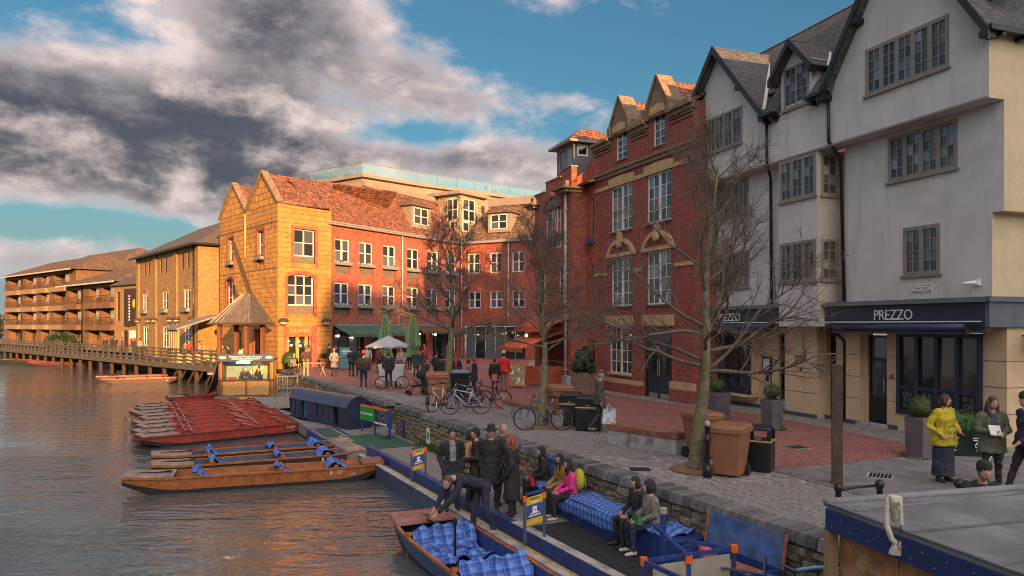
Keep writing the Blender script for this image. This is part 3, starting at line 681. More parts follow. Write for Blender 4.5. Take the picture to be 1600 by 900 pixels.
for k in range(3): MB().box(6.98, 7.27, -.364, -.361, 1.78 + k * .07, 1.80 + k * .07).build('plate_line', M_whitep, WB)
MB().box(10.44, 10.54, -.03, -.005, 1.45, 1.58).build('alarm_box', mat('alarm_red', (.45, .03, .02), .5), WB)
np_ = link('street_name_plate', None, WB); MB().box(11.62, 12.25, -.53, -.503, 3.89, 4.07).build('plate', M_whitep, np_); MB().box(11.64, 12.23, -.533, -.5305, 3.905, 4.055).build('plate_border', M_black, np_); MB().box(11.655, 12.215, -.536, -.5335, 3.92, 4.04).build('plate_face', M_whitep, np_)
text(np_, 'QUAYSIDE', 11.935, 3.98, .105, M_black, -.538, ext=.002)
cc = link('security_camera', None, WB); MB().box(13.5, 13.62, -.60, -.503, 3.98, 4.12).build('bracket', M_whitep, cc); MB().tube([(13.56, -.58, 4.06), (13.36, -.80, 4.02)], .045, 8).build('camera_body', M_whitep, cc, True)
hs = link('hanging_sign', None, WB); MB().box(14.0, 14.75, .5, .62, 2.28, 2.72).build('board', M_black, hs); MB().box(13.9, 14.1, .54, .58, 2.72, 2.76).build('arm', M_black, hs)
text(hs, 'PREZZO', 14.38, 2.5, .2, M_whitep, .49, ext=.003)
MB().box(14.1, 14.6, .52, .6, 2.76, 2.9).build('sign_lamp', M_galv, hs)
# metal clad plant enclosure behind the ridge
pe = facade('rooftop_plant_room', 'grey louvred plant enclosure with blue edge above the white building roof', 'plant room', (7.37, 31.07), (12.1, 18.0))
pm = MB(); pm.box(-7.0, 2.4, 5.0, 10, 9, 15.1)
for k in range(9): pm.box(-7.02, 2.42, 4.94, 4.99, 12.5 + k * .28, 12.64 + k * .28)
pm.build('louvre_wall', M_lead, pe); MB().box(-7.1, 2.55, 4.85, 10.2, 15.105, 15.22).build('roof_edge', mat('blue_edge', (.03, .05, .17), .5), pe)

# ================================================================== RED BRICK HOUSE
RB = facade('red_brick_house', 'dark red brick house with stone dressings and two gablets beside the white building', 'building', (3.96, 35.1), (6.9, 27.9))
b = MB()
H = [(1.53, 3.36, 7.22, 9.25), (4.5, 6.28, 7.22, 9.25), (1.53, 3.36, 3.85, 6.05), (4.5, 6.28, 3.85, 6.05), (1.38, 3.3, .82, 2.92), (4.33, 6.34, 0, 2.95), (1.95, 2.9, 10.4, 11.75), (4.98, 5.85, 10.35, 11.75)]
wall(b, 0, 7.78, 0, 11.55, H, 0, .16)
b.add([(7.78, 0, 0), (7.78, 8, 0), (7.78, 8, 11.55), (7.78, 0, 11.55)], [(0, 1, 2, 3)]); b.add([(0, 0, 0), (0, 8, 0), (0, 8, 11.55), (0, 0, 11.55)], [(3, 2, 1, 0)])
b.build('wall', M_red, RB)
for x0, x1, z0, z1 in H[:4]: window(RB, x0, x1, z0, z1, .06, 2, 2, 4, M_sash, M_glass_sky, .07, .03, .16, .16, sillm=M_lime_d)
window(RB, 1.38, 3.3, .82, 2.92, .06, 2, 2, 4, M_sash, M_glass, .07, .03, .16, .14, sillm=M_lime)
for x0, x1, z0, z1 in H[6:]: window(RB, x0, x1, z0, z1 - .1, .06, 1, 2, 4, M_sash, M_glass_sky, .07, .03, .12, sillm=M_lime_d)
st = MB()
for x0, x1, z0, z1 in H[:2]: st.prism([(x0 - .12, -.06, z1), (x1 + .12, -.06, z1), (x1 + .2, -.06, z1 + .38), ((x0 + x1) / 2 + .18, -.06, z1 + .44), ((x0 + x1) / 2 - .18, -.06, z1 + .44), (x0 - .2, -.06, z1 + .38)], (0, .07, 0))
st.box(0, 1.30, -.05, .01, 9.25, 9.42); st.box(3.6, 4.28, -.05, .01, 9.25, 9.42); st.box(6.5, 7.78, -.05, .01, 9.25, 9.42)
st.box(1.2, 3.5, -.08, .01, 2.95, 3.42); st.box(4.2, 6.5, -.08, .01, 2.98, 3.42); st.box(0, 4.25, -.12, .01, .42, .6); st.box(6.42, 7.9, -.2, .01, .5, .78)
st.box(0, 1.15, -.05, .01, 5.3, 5.45); st.box(3.62, 4.22, -.05, .01, 5.3, 5.45); st.box(6.55, 7.78, -.05, .01, 5.3, 5.45)
for x0, x1 in ((1.53, 3.36), (4.5, 6.28)):      # curved pediments
    cx = (x0 + x1) / 2; hw = 1.28
    for s in range(14):
        a1 = math.pi * (.12 + .76 * s / 14); a2 = math.pi * (.12 + .76 * (s + 1) / 14); P = []
        for a, q in ((a1, 1.), (a2, 1.), (a2, .86), (a1, .86)): P.append((cx - hw * q * math.cos(a), -.14, 5.72 + 1.15 * q * math.sin(a)))
        st.prism(P, (0, .15, 0))
    st.box(x0 - .3, x1 + .3, -.12, .01, 6.06, 6.22); st.box(cx - .14, cx + .14, -.18, .01, 6.5, 7.15); st.ell((cx, -.16, 6.6), (.25, .08, .18), 8, 6)
st.split('stone_dressing', M_lime, RB)
pq = MB(); pq.box(0, 4.2, -.14, -.005, 0, .42); pq.box(6.45, 7.88, -.22, -.005, 0, .5); pq.split('plinth', M_red, RB)
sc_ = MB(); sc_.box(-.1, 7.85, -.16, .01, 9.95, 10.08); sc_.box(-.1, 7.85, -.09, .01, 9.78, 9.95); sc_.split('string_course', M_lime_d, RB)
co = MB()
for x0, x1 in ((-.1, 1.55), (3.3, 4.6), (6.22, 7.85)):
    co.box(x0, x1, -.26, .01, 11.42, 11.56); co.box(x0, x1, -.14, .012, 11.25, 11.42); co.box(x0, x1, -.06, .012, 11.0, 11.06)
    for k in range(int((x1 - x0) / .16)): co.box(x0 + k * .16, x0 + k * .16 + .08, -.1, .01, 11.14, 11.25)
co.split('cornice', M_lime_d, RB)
for cx in (2.42, 5.42):
    ga = link('gablet', None, RB)
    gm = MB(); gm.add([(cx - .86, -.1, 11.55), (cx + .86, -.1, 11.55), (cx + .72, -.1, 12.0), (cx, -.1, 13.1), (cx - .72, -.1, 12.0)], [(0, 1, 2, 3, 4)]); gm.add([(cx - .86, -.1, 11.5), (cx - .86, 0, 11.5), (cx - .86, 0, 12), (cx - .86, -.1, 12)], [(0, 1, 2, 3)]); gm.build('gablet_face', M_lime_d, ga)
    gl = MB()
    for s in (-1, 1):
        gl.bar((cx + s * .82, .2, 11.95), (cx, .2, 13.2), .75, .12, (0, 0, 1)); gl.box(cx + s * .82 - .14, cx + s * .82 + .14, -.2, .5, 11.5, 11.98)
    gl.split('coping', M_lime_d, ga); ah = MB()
    ah.prism([(cx - .6, -.13, 11.66), (cx + .6, -.13, 11.66), (cx + .5, -.13, 11.95), (cx, -.13, 12.05), (cx - .5, -.13, 11.95)], (0, .03, 0)); ah.build('arch_head', M_lime, ga)
    gr = MB()
    for s in (-1, 1): gr.slab([(cx + s * .8, .3, 12.0), (cx, .3, 13.05), (cx, 4, 13.05), (cx + s * .8, 4, 12.0)], .08)
    gr.build('gablet_roof', M_tile, ga)
rr = MB(); rr.slab([(-.1, -.1, 11.6), (7.85, -.1, 11.6), (7.85, 4.0, 13.9), (-.1, 4.0, 13.9)], .12); rr.slab([(-.1, 4.0, 13.9), (7.85, 4.0, 13.9), (7.85, 8.2, 11.5), (-.1, 8.2, 11.5)], .12)
rr.build('roof', M_tile, RB)
dd = link('double_door', None, RB)
f = MB(); f.box(4.35, 4.5, .03, .15, .0, 2.93); f.box(6.17, 6.32, .03, .15, 0, 2.93); f.box(4.5, 6.17, .03, .15, 2.2, 2.34); f.box(4.5, 6.17, .03, .15, 2.8, 2.93); f.build('door_frame', M_black, dd)
for k in range(2):
    x0 = 4.51 + k * .83; q = MB(); q.box(x0, x0 + .1, .07, .12, .02, 2.19); q.box(x0 + .72, x0 + .82, .07, .12, .02, 2.19); q.box(x0 + .1, x0 + .72, .07, .12, .02, .95); q.box(x0 + .1, x0 + .72, .07, .12, 2.05, 2.19)
    q.build('door_leaf', M_navy, dd)
    pane(dd, x0 + .41, .09, 1.5, .62, 1.1, M_glass); MB().box(x0 + .1, x0 + .72, .055, .068, .03, .2).build('kick_plate', M_steel, dd); MB().tube([(x0 + (.76 if k == 0 else .06), .04, .9), (x0 + (.76 if k == 0 else .06), .04, 1.6)], .018, 6).build('handle', M_steel, dd)
pane(dd, 5.335, .09, 2.57, 1.66, .46, M_glass)
MB().box(3.9, 4.1, -.03, -.005, 1.2, 1.45).build('entry_panel', M_steel, RB)

# ================================================================== ORANGE BRICK WING
OB = facade('orange_brick_wing', 'orange brick wing with stepped parapet, corbelled pier and boxed dormer beside the courtyard', 'building', (1.3, 39.35), (2.87, 35.5))
b = MB(); H = [(1.1, 3.05, 6.9, 9.05), (.35, 1.35, 4.1, 6.0), (2.65, 3.5, 4.1, 6.0), (.5, 3.3, .1, 2.7)]
wall(b, -.2, 4.16, 0, 9.9, H, 0, .2)
b.add([(4.16, 0, 0), (4.16, .85, 0), (4.16, .85, 10.6), (4.16, 0, 9.9)], [(0, 1, 2, 3)])
wall(b, 4.16, 5.3, 0, 10.6, [(4.5, 4.85, 7.2, 9.1), (4.5, 4.85, 4.0, 5.9), (4.45, 4.95, 0.05, 2.3)], .85, .15)
b.box(1.2, 3.0, -.0, .3, 9.9, 10.35); b.box(3.0, 4.16, -.0, .3, 9.9, 10.65); b.box(4.16, 5.3, .85, 1.1, 10.6, 10.9)
b.add([(-.2, 0, 0), (-.2, 10, 0), (-.2, 10, 9.9), (-.2, 0, 9.9)], [(3, 2, 1, 0)])
b.build('wall', M_orange, OB)
window(OB, 1.1, 3.05, 6.9, 9.05, .1, 3, 2, 3, M_sash, M_glass_sky, .07, .03)
ar = MB()
for s in range(10):
    a1 = math.pi * s / 10; a2 = math.pi * (s + 1) / 10
    ar.prism([(2.07 - 1.12 * math.cos(a) * q, -.07, 8.95 + .62 * math.sin(a) * q) for a, q in ((a1, 1.06), (a2, 1.06), (a2, .84), (a1, .84))], (0, .08, 0))
ar.box(1.0, 3.15, -.02, .11, 8.93, 9.0); ar.build('arch', M_red, OB)
ay = MB(); ay.add([(2.07 - 1.0 * math.cos(math.pi * k / 10), -.012, 8.96 + .5 * math.sin(math.pi * k / 10)) for k in range(11)], [tuple(range(10, -1, -1))]); ay.build('arch_panel', mat('grey_panel', (.12, .125, .14), .7), OB)
MB().box(1.9, 2.2, -.05, .0, 9.55, 9.8).build('keystone', M_lime, OB)
for x0, x1 in ((.35, 1.35), (2.65, 3.5)): window(OB, x0, x1, 4.1, 6.0, .1, 2, 1, 3, M_sash, M_glass, .06, .03)
for z0, z1 in ((7.2, 9.1), (4.0, 5.9)): window(OB, 4.5, 4.85, z0, z1, .92, 1, 1, 2, M_taupe, M_glass_sky, .05, .03)
MB().box(4.42, 4.93, .6, .85, 6.9, 7.15).build('window_box', M_bluegrey, OB)
MB().box(1.05, 3.1, .02, .09, 6.3, 6.9).build('spandrel_panel', M_wood_d, OB)
def corbel(par, x, y, z, s=1.): MB().box(x - .5 * s, x + .5 * s, y - .5 * s, y + .4 * s, z, z + .14).box(x - .68 * s, x + .68 * s, y - .7 * s, y + .4 * s, z + .145, z + .26).box(x - .16, x + .16, y - .3, y + .2, z + .265, z + .6).build('corbel_cap', M_lime_d, par)
corbel(OB, 3.75, .1, 9.42); corbel(OB, -.1, .1, 9.2, .85)
MB().box(1.2, 3.0, -.05, .34, 10.355, 10.42).box(3.0, 4.2, -.05, .34, 10.655, 10.72).box(-.25, 1.2, -.05, .3, 9.905, 9.97).split('parapet_coping', M_lead, OB)
rwp(OB, [(3.75, -.12, 9.4), (3.75, -.12, .05)], .06, mat('grey_pipe', (.45, .44, .43), .6))
MB().box(3.55, 4.1, -.25, -.005, 0, .55).build('pier_base', M_conc, OB)
# boxed dormer with hipped roof
dx = link('dormer', None, OB); q = MB(); wall(q, 1.3, 3.2, 9.9, 12.2, [(1.45, 2.2, 10.9, 12.0), (2.3, 3.05, 10.9, 12.0)], .6, .1); wall(q, 0, 2.4, 9.9, 12.2, [(.2, .8, 11.45, 12.05)], 0, .1, 0, lambda x, y, z: (3.2 - y, .6 + x, z))
q.build('dormer_wall', mat('dormer_grey', (.13, .13, .135), .7), dx)
for x0 in (1.45, 2.3): window(OB, x0, x0 + .75, 10.9, 12.0, .62, 1, 1, 1, mat('dormer_frame', (.28, .28, .28), .6), M_glass_sky, .07)
window(OB, 3.22, 3.82, 11.45, 12.05, .8, 1, 1, 1, M_sash, M_glass, .08, rz=R(90))
h = MB(); A = [(1.0, .3, 12.2), (3.5, .3, 12.2), (3.5, 3.4, 12.2), (1.0, 3.4, 12.2)]; T = [(2.2, 1.5, 13.1), (2.3, 2.4, 13.1)]
h.add(A + T, [(0, 1, 4), (1, 2, 5, 4), (2, 3, 5), (3, 0, 4, 5), (3, 2, 1, 0)]); h.build('dormer_roof', M_tile, dx); MB().box(.95, 3.55, .25, 3.45, 12.08, 12.19).build('dormer_eaves', M_lead, dx)
MB().slab([(-.2, .3, 9.8), (5.3, .3, 9.8), (5.3, 6, 11.2), (-.2, 6, 11.2)], .1).build('roof', M_tile_d, OB)
# ================================================================== COURTYARD BRICK RANGE (two wings and a chamfered corner)
CB = facade('courtyard_brick_range', 'orange brick restaurant range with mossy tiled mansard roof around the courtyard', 'building', (-13.2, 53), (-4.7, 66.4))
LW = 15.87
ang2 = math.atan2(63.1 - 66.4, 1.65 + 4.7) - math.atan2(66.4 - 53, -4.7 + 13.2)
def c2(x, y, z): return (LW + x * math.cos(ang2) - y * math.sin(ang2), x * math.sin(ang2) + y * math.cos(ang2), z)
T1 = [(x, x + 1.5, 7.62, 9.32) for x in (.6, 3.07, 5.7, 8.6, 11.2, 13.8)]; T2 = [(x, x + 1.5, 4.5, 6.12) for x in (.52, 3.0, 5.65, 8.55, 11.15, 13.75)]
PN = [(x, x + 1.5, 6.78, 7.6) for x, *_ in T1] ; PN2 = [(x, x + 1.5, 3.72, 4.48) for x, *_ in T2]
U1 = [(x, x + 1.25, 7.6, 9.4) for x in (.83, 3.1, 5.3)]; U2 = [(x, x + 1.25, 4.5, 6.0) for x in (.9, 3.1, 5.3)]
b = MB(); wall(b, 0, LW, 0, 10.25, T1 + T2 + PN + PN2 + [(.4, LW - .5, .05, 2.9)], 0, .2)
wall(b, 0, 12, 0, 10.25, U1 + U2 + [(.4, 6.6, .05, 2.9)], 0, .2, 0, c2)
b.build('wall', M_orange, CB)
pm = MB()
for x0, x1, z0, z1 in PN + PN2: pm.box(x0, x1, .1, .16, z0, z1)
pm.split('spandrel_panel', M_wood, CB)
M_winbox = mat('zinc_planter', (.20, .21, .22), .6, var=.2)
def window_box(par, x, z, w, y=0., T=None):
    e = link('window_box', None, par, T(x, y, z) if T else (x, y, z)); MB().box(-w / 2, w / 2, -.28, .05, -.12, .12).build('trough', M_winbox, e)
    lf = MB()
    for k in range(34):
        px_, pz = rnd.uniform(-w / 2, w / 2), rnd.uniform(.05, .3); a = rnd.uniform(0, 6)
        lf.add([(px_, -.15 + rnd.uniform(-.12, .1), .1), (px_ + .1 * math.cos(a), -.15 + .1 * math.sin(a), pz), (px_ + .1 * math.cos(a + 1), -.2 + .1 * math.sin(a + 1), pz * .6)], [(0, 1, 2)])
    lf.build('planting', M_leaf, e); return e
for i, (x0, x1, z0, z1) in enumerate(T1 + T2):
    window(CB, x0, x1, z0, z1, .08, 2, 1, 2, M_sash, M_glass, .10, .06, mw=.16)
    window_box(CB, (x0 + x1) / 2, z0 - .1, x1 - x0 + .15, -.0)
for i, (x0, x1, z0, z1) in enumerate(U1 + U2):
    x, y, _ = c2(x0, .08, 0); window(CB, x, x + (x1 - x0), z0, z1, y, 2, 1, 2, M_sash, M_glass, .10, .06, mw=.14, rz=ang2)
# shop glazing at the foot of both wings, doors between brick piers
gz = MB(); gz.box(.4, LW - .5, .3, .36, 2.62, 2.9)
for k in range(17): gz.box(.4 + k * .93, .46 + k * .93, .28, .36, .05, 2.62)
for x in (3.9, 7.6, 11.4): gz.box(x, x + .5, -.02, .3, .05, 2.9, 1)
gz.build('shop_frame', [M_black, M_orange], CB)
for k in range(16): pane(CB, .93 + k * .93, .34, 1.33, .86, 2.56, M_glass)
for k in range(6):
    x, y, _ = c2(.95 + k * 1.0, .34, 0); pane(CB, x, y, 1.45, .94, 2.8, M_glass, rz=ang2)
gt = MB(); gt.box(-.2, LW + .05, -.32, -.0, 10.25, 10.38); gt.box(-.2, LW, -.38, -.28, 10.38, 10.48)
P = [c2(-.05, -.32, 10.25), c2(12, -.32, 10.25), c2(12, 0, 10.25), c2(-.05, 0, 10.25)]; gt.prism(P, (0, 0, .22)); gt.build('gutter', mat('gutter_grey', (.24, .235, .23), .6), CB)
# mansard roofs, then the tile-hung corner bay that stands between them
rf = MB(); rf.slab([(0, -.2, 10.42), (LW + .05, -.2, 10.42), (15.3, 2.5, 14.27), (6.6, 2.5, 14.27), (6.2, 1.96, 13.5), (-2.0, 1.96, 13.5)], .12); rf.slab([(-2.0, 1.96, 13.5), (6.3, 1.96, 13.5), (6.3, 6, 10.5), (-2.0, 6, 10.5)], .12)
rf.build('roof', M_tile, CB)
rf = MB(); rf.slab([c2(.3, -.2, 10.42), c2(12, -.2, 10.42), c2(12, 3.0, 14.0), c2(1.5, 3.0, 14.0)], .12); rf.build('roof', M_tile_d, CB)
cbay = link('corner_bay', None, CB)
m1, front, m2 = Vector((16.88, 3.26, 0)), Vector((16.69, .58, 0)), Vector((20.37, .38, 0))
qb = MB()
for p, q in ((m1, front), (front, m2)):
    qb.add([(p.x, p.y, 10.4), (q.x, q.y, 10.4), (q.x, q.y, 15.0), (p.x, p.y, 15.0)], [(0, 1, 2, 3)])
qb.build('bay_wall', brick('tile_hung', (.42, .32, .22), (.34, .26, .17), (.16, .11, .07), .5, .32, .02, .4, .7), cbay)
cp = MB(); cp.prism([(m1.x - .6, m1.y, 15.0), (front.x - .45, front.y - .35, 15.0), (m2.x, m2.y - .6, 15.0), (m2.x + .5, m2.y + 3, 15.0), (m1.x, m1.y + 3, 15.0)], (0, 0, .3)); cp.build('bay_cornice', M_zinc, cbay)
for p, q in ((m1, front), (front, m2)):
    d_ = (q - p); a = math.atan2(d_.y, d_.x); L = d_.length; nrm = Vector((math.sin(a), -math.cos(a), 0)) * .05
    s0 = p + d_ * (.42 if p is m1 else .08) + nrm
    window(CB, s0.x, s0.x + L * .5, 12.6, 14.7, s0.y, 2, 1, 2, M_sash, M_glass, .12, .09, rz=a, backing=False)
    window(CB, s0.x + (d_ * .12).x * (p is m1), s0.x + (d_ * .12).x * (p is m1) + L * .26, 11.6, 12.55, s0.y + (d_ * .12).y * (p is m1), 1, 1, 1, M_sash, M_glass, .12, .09, rz=a, backing=False)
def roof_dormer(T, x0, x1, z0, z1, yf, yb, par):
    e = link('dormer', None, par); q = MB()
    P = lambda x, y, z: T(x, y, z)
    wall(q, x0, x1, z0, z1, [(x0 + .25, x1 - .25, z0 + .3, z1 - .1)], yf, .1, 0, T)
    q.add([P(x1, yf, z0), P(x1, yb, z0), P(x1, yb, z1), P(x1, yf, z1)], [(0, 1, 2, 3)]); q.add([P(x0, yf, z0), P(x0, yb, z0), P(x0, yb, z1), P(x0, yf, z1)], [(3, 2, 1, 0)]); q.build('cheek', M_zinc, e)
    r = MB(); cx = (x0 + x1) / 2; V = [P(x0 - .25, yf - .25, z1), P(x1 + .25, yf - .25, z1), P(x1 + .25, yb + 1, z1), P(x0 - .25, yb + 1, z1), P(cx - .3, yf + .9, z1 + .85), P(cx + .3, yf + .9, z1 + .85), P(cx + .3, yb + 1.5, z1 + .85), P(cx - .3, yb + 1.5, z1 + .85)]
    r.add(V, [(0, 1, 5, 4), (1, 2, 6, 5), (3, 0, 4, 7), (4, 5, 6, 7), (3, 2, 1, 0)]); r.build('dormer_roof', M_tile_d, e)
    return e
roof_dormer(lambda x, y, z: (x, y, z), 9.6, 12.1, 11.2, 13.0, .35, 2.2, CB); window(CB, 9.9, 11.8, 11.45, 12.92, .36, 2, 1, 2, M_sash, M_glass, .1, .07)
roof_dormer(c2, 2.7, 4.9, 11.2, 12.9, .35, 2.0, CB); x, y, _ = c2(2.95, .36, 0); window(CB, x, x + 1.7, 11.45, 12.82, y, 2, 1, 2, M_sash, M_glass, .1, .07, rz=ang2)
for x in (7.9,): rwp(CB, [(x, -.12, 10.2), (x, -.12, 3)], .055, mat('grey_pipe', (.45, .44, .43), .6))
rwp(CB, [(LW - .15, -.3, 10.2), (LW - .15, -.3, .1)], .055, mat('grey_pipe', (.45, .44, .43), .6))
x, y, _ = c2(5.0, -.12, 0); rwp(CB, [(x, y, 10.2), (x, y, 3)], .055, mat('grey_pipe', (.45, .44, .43), .6))
# ------------------------------------------------------------------ penthouse with glass balustrade
PH = facade('rooftop_penthouse', 'beige rooftop storey with glass balustrade above the tiled roofs', 'penthouse', (-13.2, 53), (-4.7, 66.4))
PP = [(9.6, 6.0), (15.4, 4.6), (29.7, -.4), (34, 8), (10, 14)]
q = MB(); q.prism([(x, y, 13.9) for x, y in PP], (0, 0, 2.0)); q.build('storey', M_zinc, PH)
q = MB(); q.prism([(x + dx, y + dy, 15.9) for (x, y), (dx, dy) in zip(PP, ((-.3, -.4), (-.1, -.4), (0, -.4), (.4, .4), (-.4, .4)))], (0, 0, .28)); q.build('roof_band', M_zinc, PH)
q = MB(); q.prism([(6.2, 2.4, 14.25), (15.2, 2.4, 14.25), (16.9, 3.3, 14.25), (15.4, 5.5, 14.25), (6.2, 6.5, 14.25)], (0, 0, .42)); q.build('cornice_band', M_zinc, PH)
q = MB(); q.prism([c2(1.3, 2.8, 13.95), c2(13, 2.8, 13.95), c2(13, 8, 13.95), c2(1.3, 8, 13.95)], (0, 0, .7)); q.build('cornice_band', M_zinc, PH)
def ghost(name):
    m, t, b = base(name); b.inputs['Base Color'].default_value = (.20, .48, .55, 1); b.inputs['Roughness'].default_value = .03; b.inputs['Alpha'].default_value = .16; return m
M_bal = ghost('balustrade_glass')
left_pts = [(9.9, 13), (9.5, 5.9), (15.4, 4.5), (29.7, -.5)]
for (xa, ya), (xb, yb) in zip(left_pts, left_pts[1:]):
    L = math.hypot(xb - xa, yb - ya); n = max(1, int(L / 1.9)); a = math.atan2(yb - ya, xb - xa)
    for k in range(n):
        f = (k + .5) / n; o = pane(PH, xa + (xb - xa) * f, ya + (yb - ya) * f, 16.68, L / n - .06, 1.0, M_bal, rz=a); o.name = 'balustrade_pane'
    MB().bar((xa, ya, 17.2), (xb, yb, 17.2), .06, .05).build('rail', M_lead, PH)
q = MB()
for x, y, s in ((11.5, 9, .7), (18, 7, .5), (23, 6, .6)): q.box(x, x + 1.2, y, y + 1, 16.18, 16.18 + s)
q.build('rooftop_furniture', M_bluegrey, PH)

# ================================================================== SANDSTONE TWIN GABLE BUILDING
SB = facade('sandstone_building', 'golden sandstone building with twin gables at the river corner of the quay', 'building', (-23.3, 58.7), (-15.9, 50))
aS = math.atan2(53 - 50, -13 + 15.9) - math.atan2(50 - 58.7, -15.9 + 23.3); SLW = 11.42; SRW = 4.17
def s2(x, y, z): return (SLW + x * math.cos(aS) - y * math.sin(aS), x * math.sin(aS) + y * math.cos(aS), z)
HL = [(1.9, 3.15, 7.2, 9.7), (7.8, 9.05, 7.2, 9.75), (1.5, 3.15, 3.9, 6.5), (7.2, 8.9, .1, 2.7), (3.6, 4.6, .1, 2.6)]; HR = [(1.2, 2.85, 7.2, 9.7), (.72, 2.75, 3.75, 6.5), (.62, 2.55, .02, 2.3)]
b = MB(); wall(b, 0, SLW, 0, 11.35, HL, .03, .3); wall(b, 0, SRW, 0, 11.35, HR, .03, .3, 0, s2)
for x0, ax, x1 in ((.1, 3.0, 5.7), (5.7, 8.75, 11.42)): b.add([(x0, .03, 11.35), (x1, .03, 11.35), (ax, .03, 13.75)], [(0, 1, 2)])
b.add([s2(SRW, .03, 0), s2(SRW, 4, 0), s2(SRW, 4, 11.35), s2(SRW, .03, 11.35)], [(0, 1, 2, 3)]); b.add([(0, .03, 0), (0, 10, 0), (0, 10, 11.35), (0, .03, 11.35)], [(3, 2, 1, 0)])
b.build('wall_core', M_joint, SB)
# ashlar: 300 blocks that show largest, the rest in one part
blocks = []
def ashlar(x0, x1, z0, z1, holes, T, rz, face):
    z = z0; row = 0
    while z < z1 - .05:
        h = min(.34, z1 - z); x = x0 - (.4 if row % 2 else 0)
        while x < x1 - .02:
            w = rnd.choice((.42, .55, .68)); a, c = max(x, x0), min(x + w, x1); x += w
            if x1 - c < .25: c = x1; x = x1
            segs = [(a, c)]
            for hh in holes:
                if hh[2] < z + h * .6 and hh[3] > z + h * .4:
                    ns = []
                    for s, t in segs:
                        if hh[1] <= s or hh[0] >= t: ns.append((s, t)); continue
                        if s < hh[0]: ns.append((s, hh[0]))
                        if t > hh[1]: ns.append((hh[1], t))
                    segs = ns
            for s, t in segs:
                if t - s > .08: blocks.append((face, s, t, z, h))
        z += h; row += 1
ashlar(0, SRW, .5, 11.35, HR, s2, aS, 1); ashlar(0, SLW, .5, 11.35, HL, None, 0, 0)
BM = MB().hexa([(-.5, 0, -.5), (.5, 0, -.5), (.5, .03, -.5), (-.5, .03, -.5), (-.492, -.0, -.48), (.492, -.0, -.48), (.5, .03, .5), (-.5, .03, .5)])
BM = MB().add([(-.5, .03, -.5), (.5, .03, -.5), (.5, .03, .5), (-.5, .03, .5), (-.485, -.012, -.47), (.485, -.012, -.47), (.485, -.012, .47), (-.485, -.012, .47)], [(4, 5, 6, 7), (0, 1, 5, 4), (1, 2, 6, 5), (2, 3, 7, 6), (3, 0, 4, 7)])
BMM = BM.mesh('stone_block', M_stone); rest = MB()
blocks.sort(key=lambda q: (-q[0], -q[3]))
for i, (f, s, t, z, h) in enumerate(blocks):
    p = s2((s + t) / 2, 0, z + h / 2) if f else ((s + t) / 2, 0, z + h / 2)
    if i < 300:
        o = link('stone_block', BMM, SB, p); o.scale = (t - s - .003, 1, h - .004); o.rotation_euler = (0, 0, aS if f else 0)
    else: rest.add([(p[0] + v[0] * (t - s - .003), v[1], p[2] + v[2] * (h - .004)) for v in BM.v], BM.f)
for x0, ax, x1 in ((.1, 3.0, 5.7), (5.7, 8.75, 11.42)):
    z = 11.37
    while z < 13.4:
        f0 = (z + .44 - 11.35) / 2.4; a, c = x0 + (ax - x0) * f0, x1 - (x1 - ax) * f0; x = a
        while x < c - .1:
            w = min(.8, c - x); rest.add([(x + w / 2 + v[0] * (w - .012), v[1], z + .23 + v[2] * .446) for v in BM.v], BM.f); x += w
        z += .46
stuff(rest.build('ashlar', M_stone, SB))
sc = MB()
for z in (2.95, 6.9, 10.1): sc.box(-.02, SLW + .02, -.05, .02, z, z + .06)
sc.build('string_course', M_lime_d, SB)
sc = MB()
for z in (2.95,): sc.prism([s2(-.02, -.05, z), s2(.3, -.05, z), s2(.3, .02, z), s2(-.02, .02, z)], (0, 0, .06)); sc.prism([s2(2.9, -.05, z), s2(SRW, -.05, z), s2(SRW, .02, z), s2(2.9, .02, z)], (0, 0, .06))
sc.prism([s2(-.05, -.12, 11.35), s2(SRW, -.12, 11.35), s2(SRW, .2, 11.35), s2(-.05, .2, 11.35)], (0, 0, .12)); sc.split('parapet_coping', M_lime_d, SB)
# red brick surrounds
su = MB()
def surround(x0, x1, z0, z1, arch=0.):
    e = .22; su.box(x0 - e, x0, -.05, .2, z0 - .15, z1); su.box(x1, x1 + e, -.05, .2, z0 - .15, z1)
    if arch:
        cx = (x0 + x1) / 2; hw = (x1 - x0) / 2 + e
        for k in range(8):
            q = [(-1 + 2 * k / 8), (-1 + 2 * (k + 1) / 8)]
            su.prism([(cx + hw * q[0], -.05, z1 - .02 + arch * (1 - q[0] ** 2)), (cx + hw * q[1], -.05, z1 - .02 + arch * (1 - q[1] ** 2)), (cx + hw * q[1], -.05, z1 + .24 + arch * (1 - q[1] ** 2)), (cx + hw * q[0], -.05, z1 + .24 + arch * (1 - q[0] ** 2))], (0, .25, 0))
    else: su.box(x0 - e, x1 + e, -.05, .2, z1, z1 + e)
surround(*HL[0]); surround(*HL[1]); surround(1.5, 3.15, 3.9, 6.3, .25); surround(*HL[3]); su.split('brick_surround', M_orange, SB)
def rot_obj(o, x): o.location = s2(x, 0, 0); o.rotation_euler = (0, 0, aS)
su = MB(); surround(*HR[0]); surround(.72, 2.75, 3.75, 6.25, .3); su.box(.42, .62, -.05, .2, .02, 2.95); su.box(2.55, 2.95, -.05, .2, .02, 2.95); su.v = [s2(*v) for v in su.v]; su.split('brick_surround', M_orange, SB)
o = MB().box(.62, 2.55, -.08, .1, 2.3, 2.92).build('sign_panel', mat('terracotta_panel', (.42, .11, .045), .7, var=.2), SB); rot_obj(o, 0)
o = text(SB, 'IGUANAS', 0, 0, .36, M_gold, 0, ext=.02); o.location = s2(1.62, -.11, 2.6); o.rotation_euler = (R(90), 0, aS)
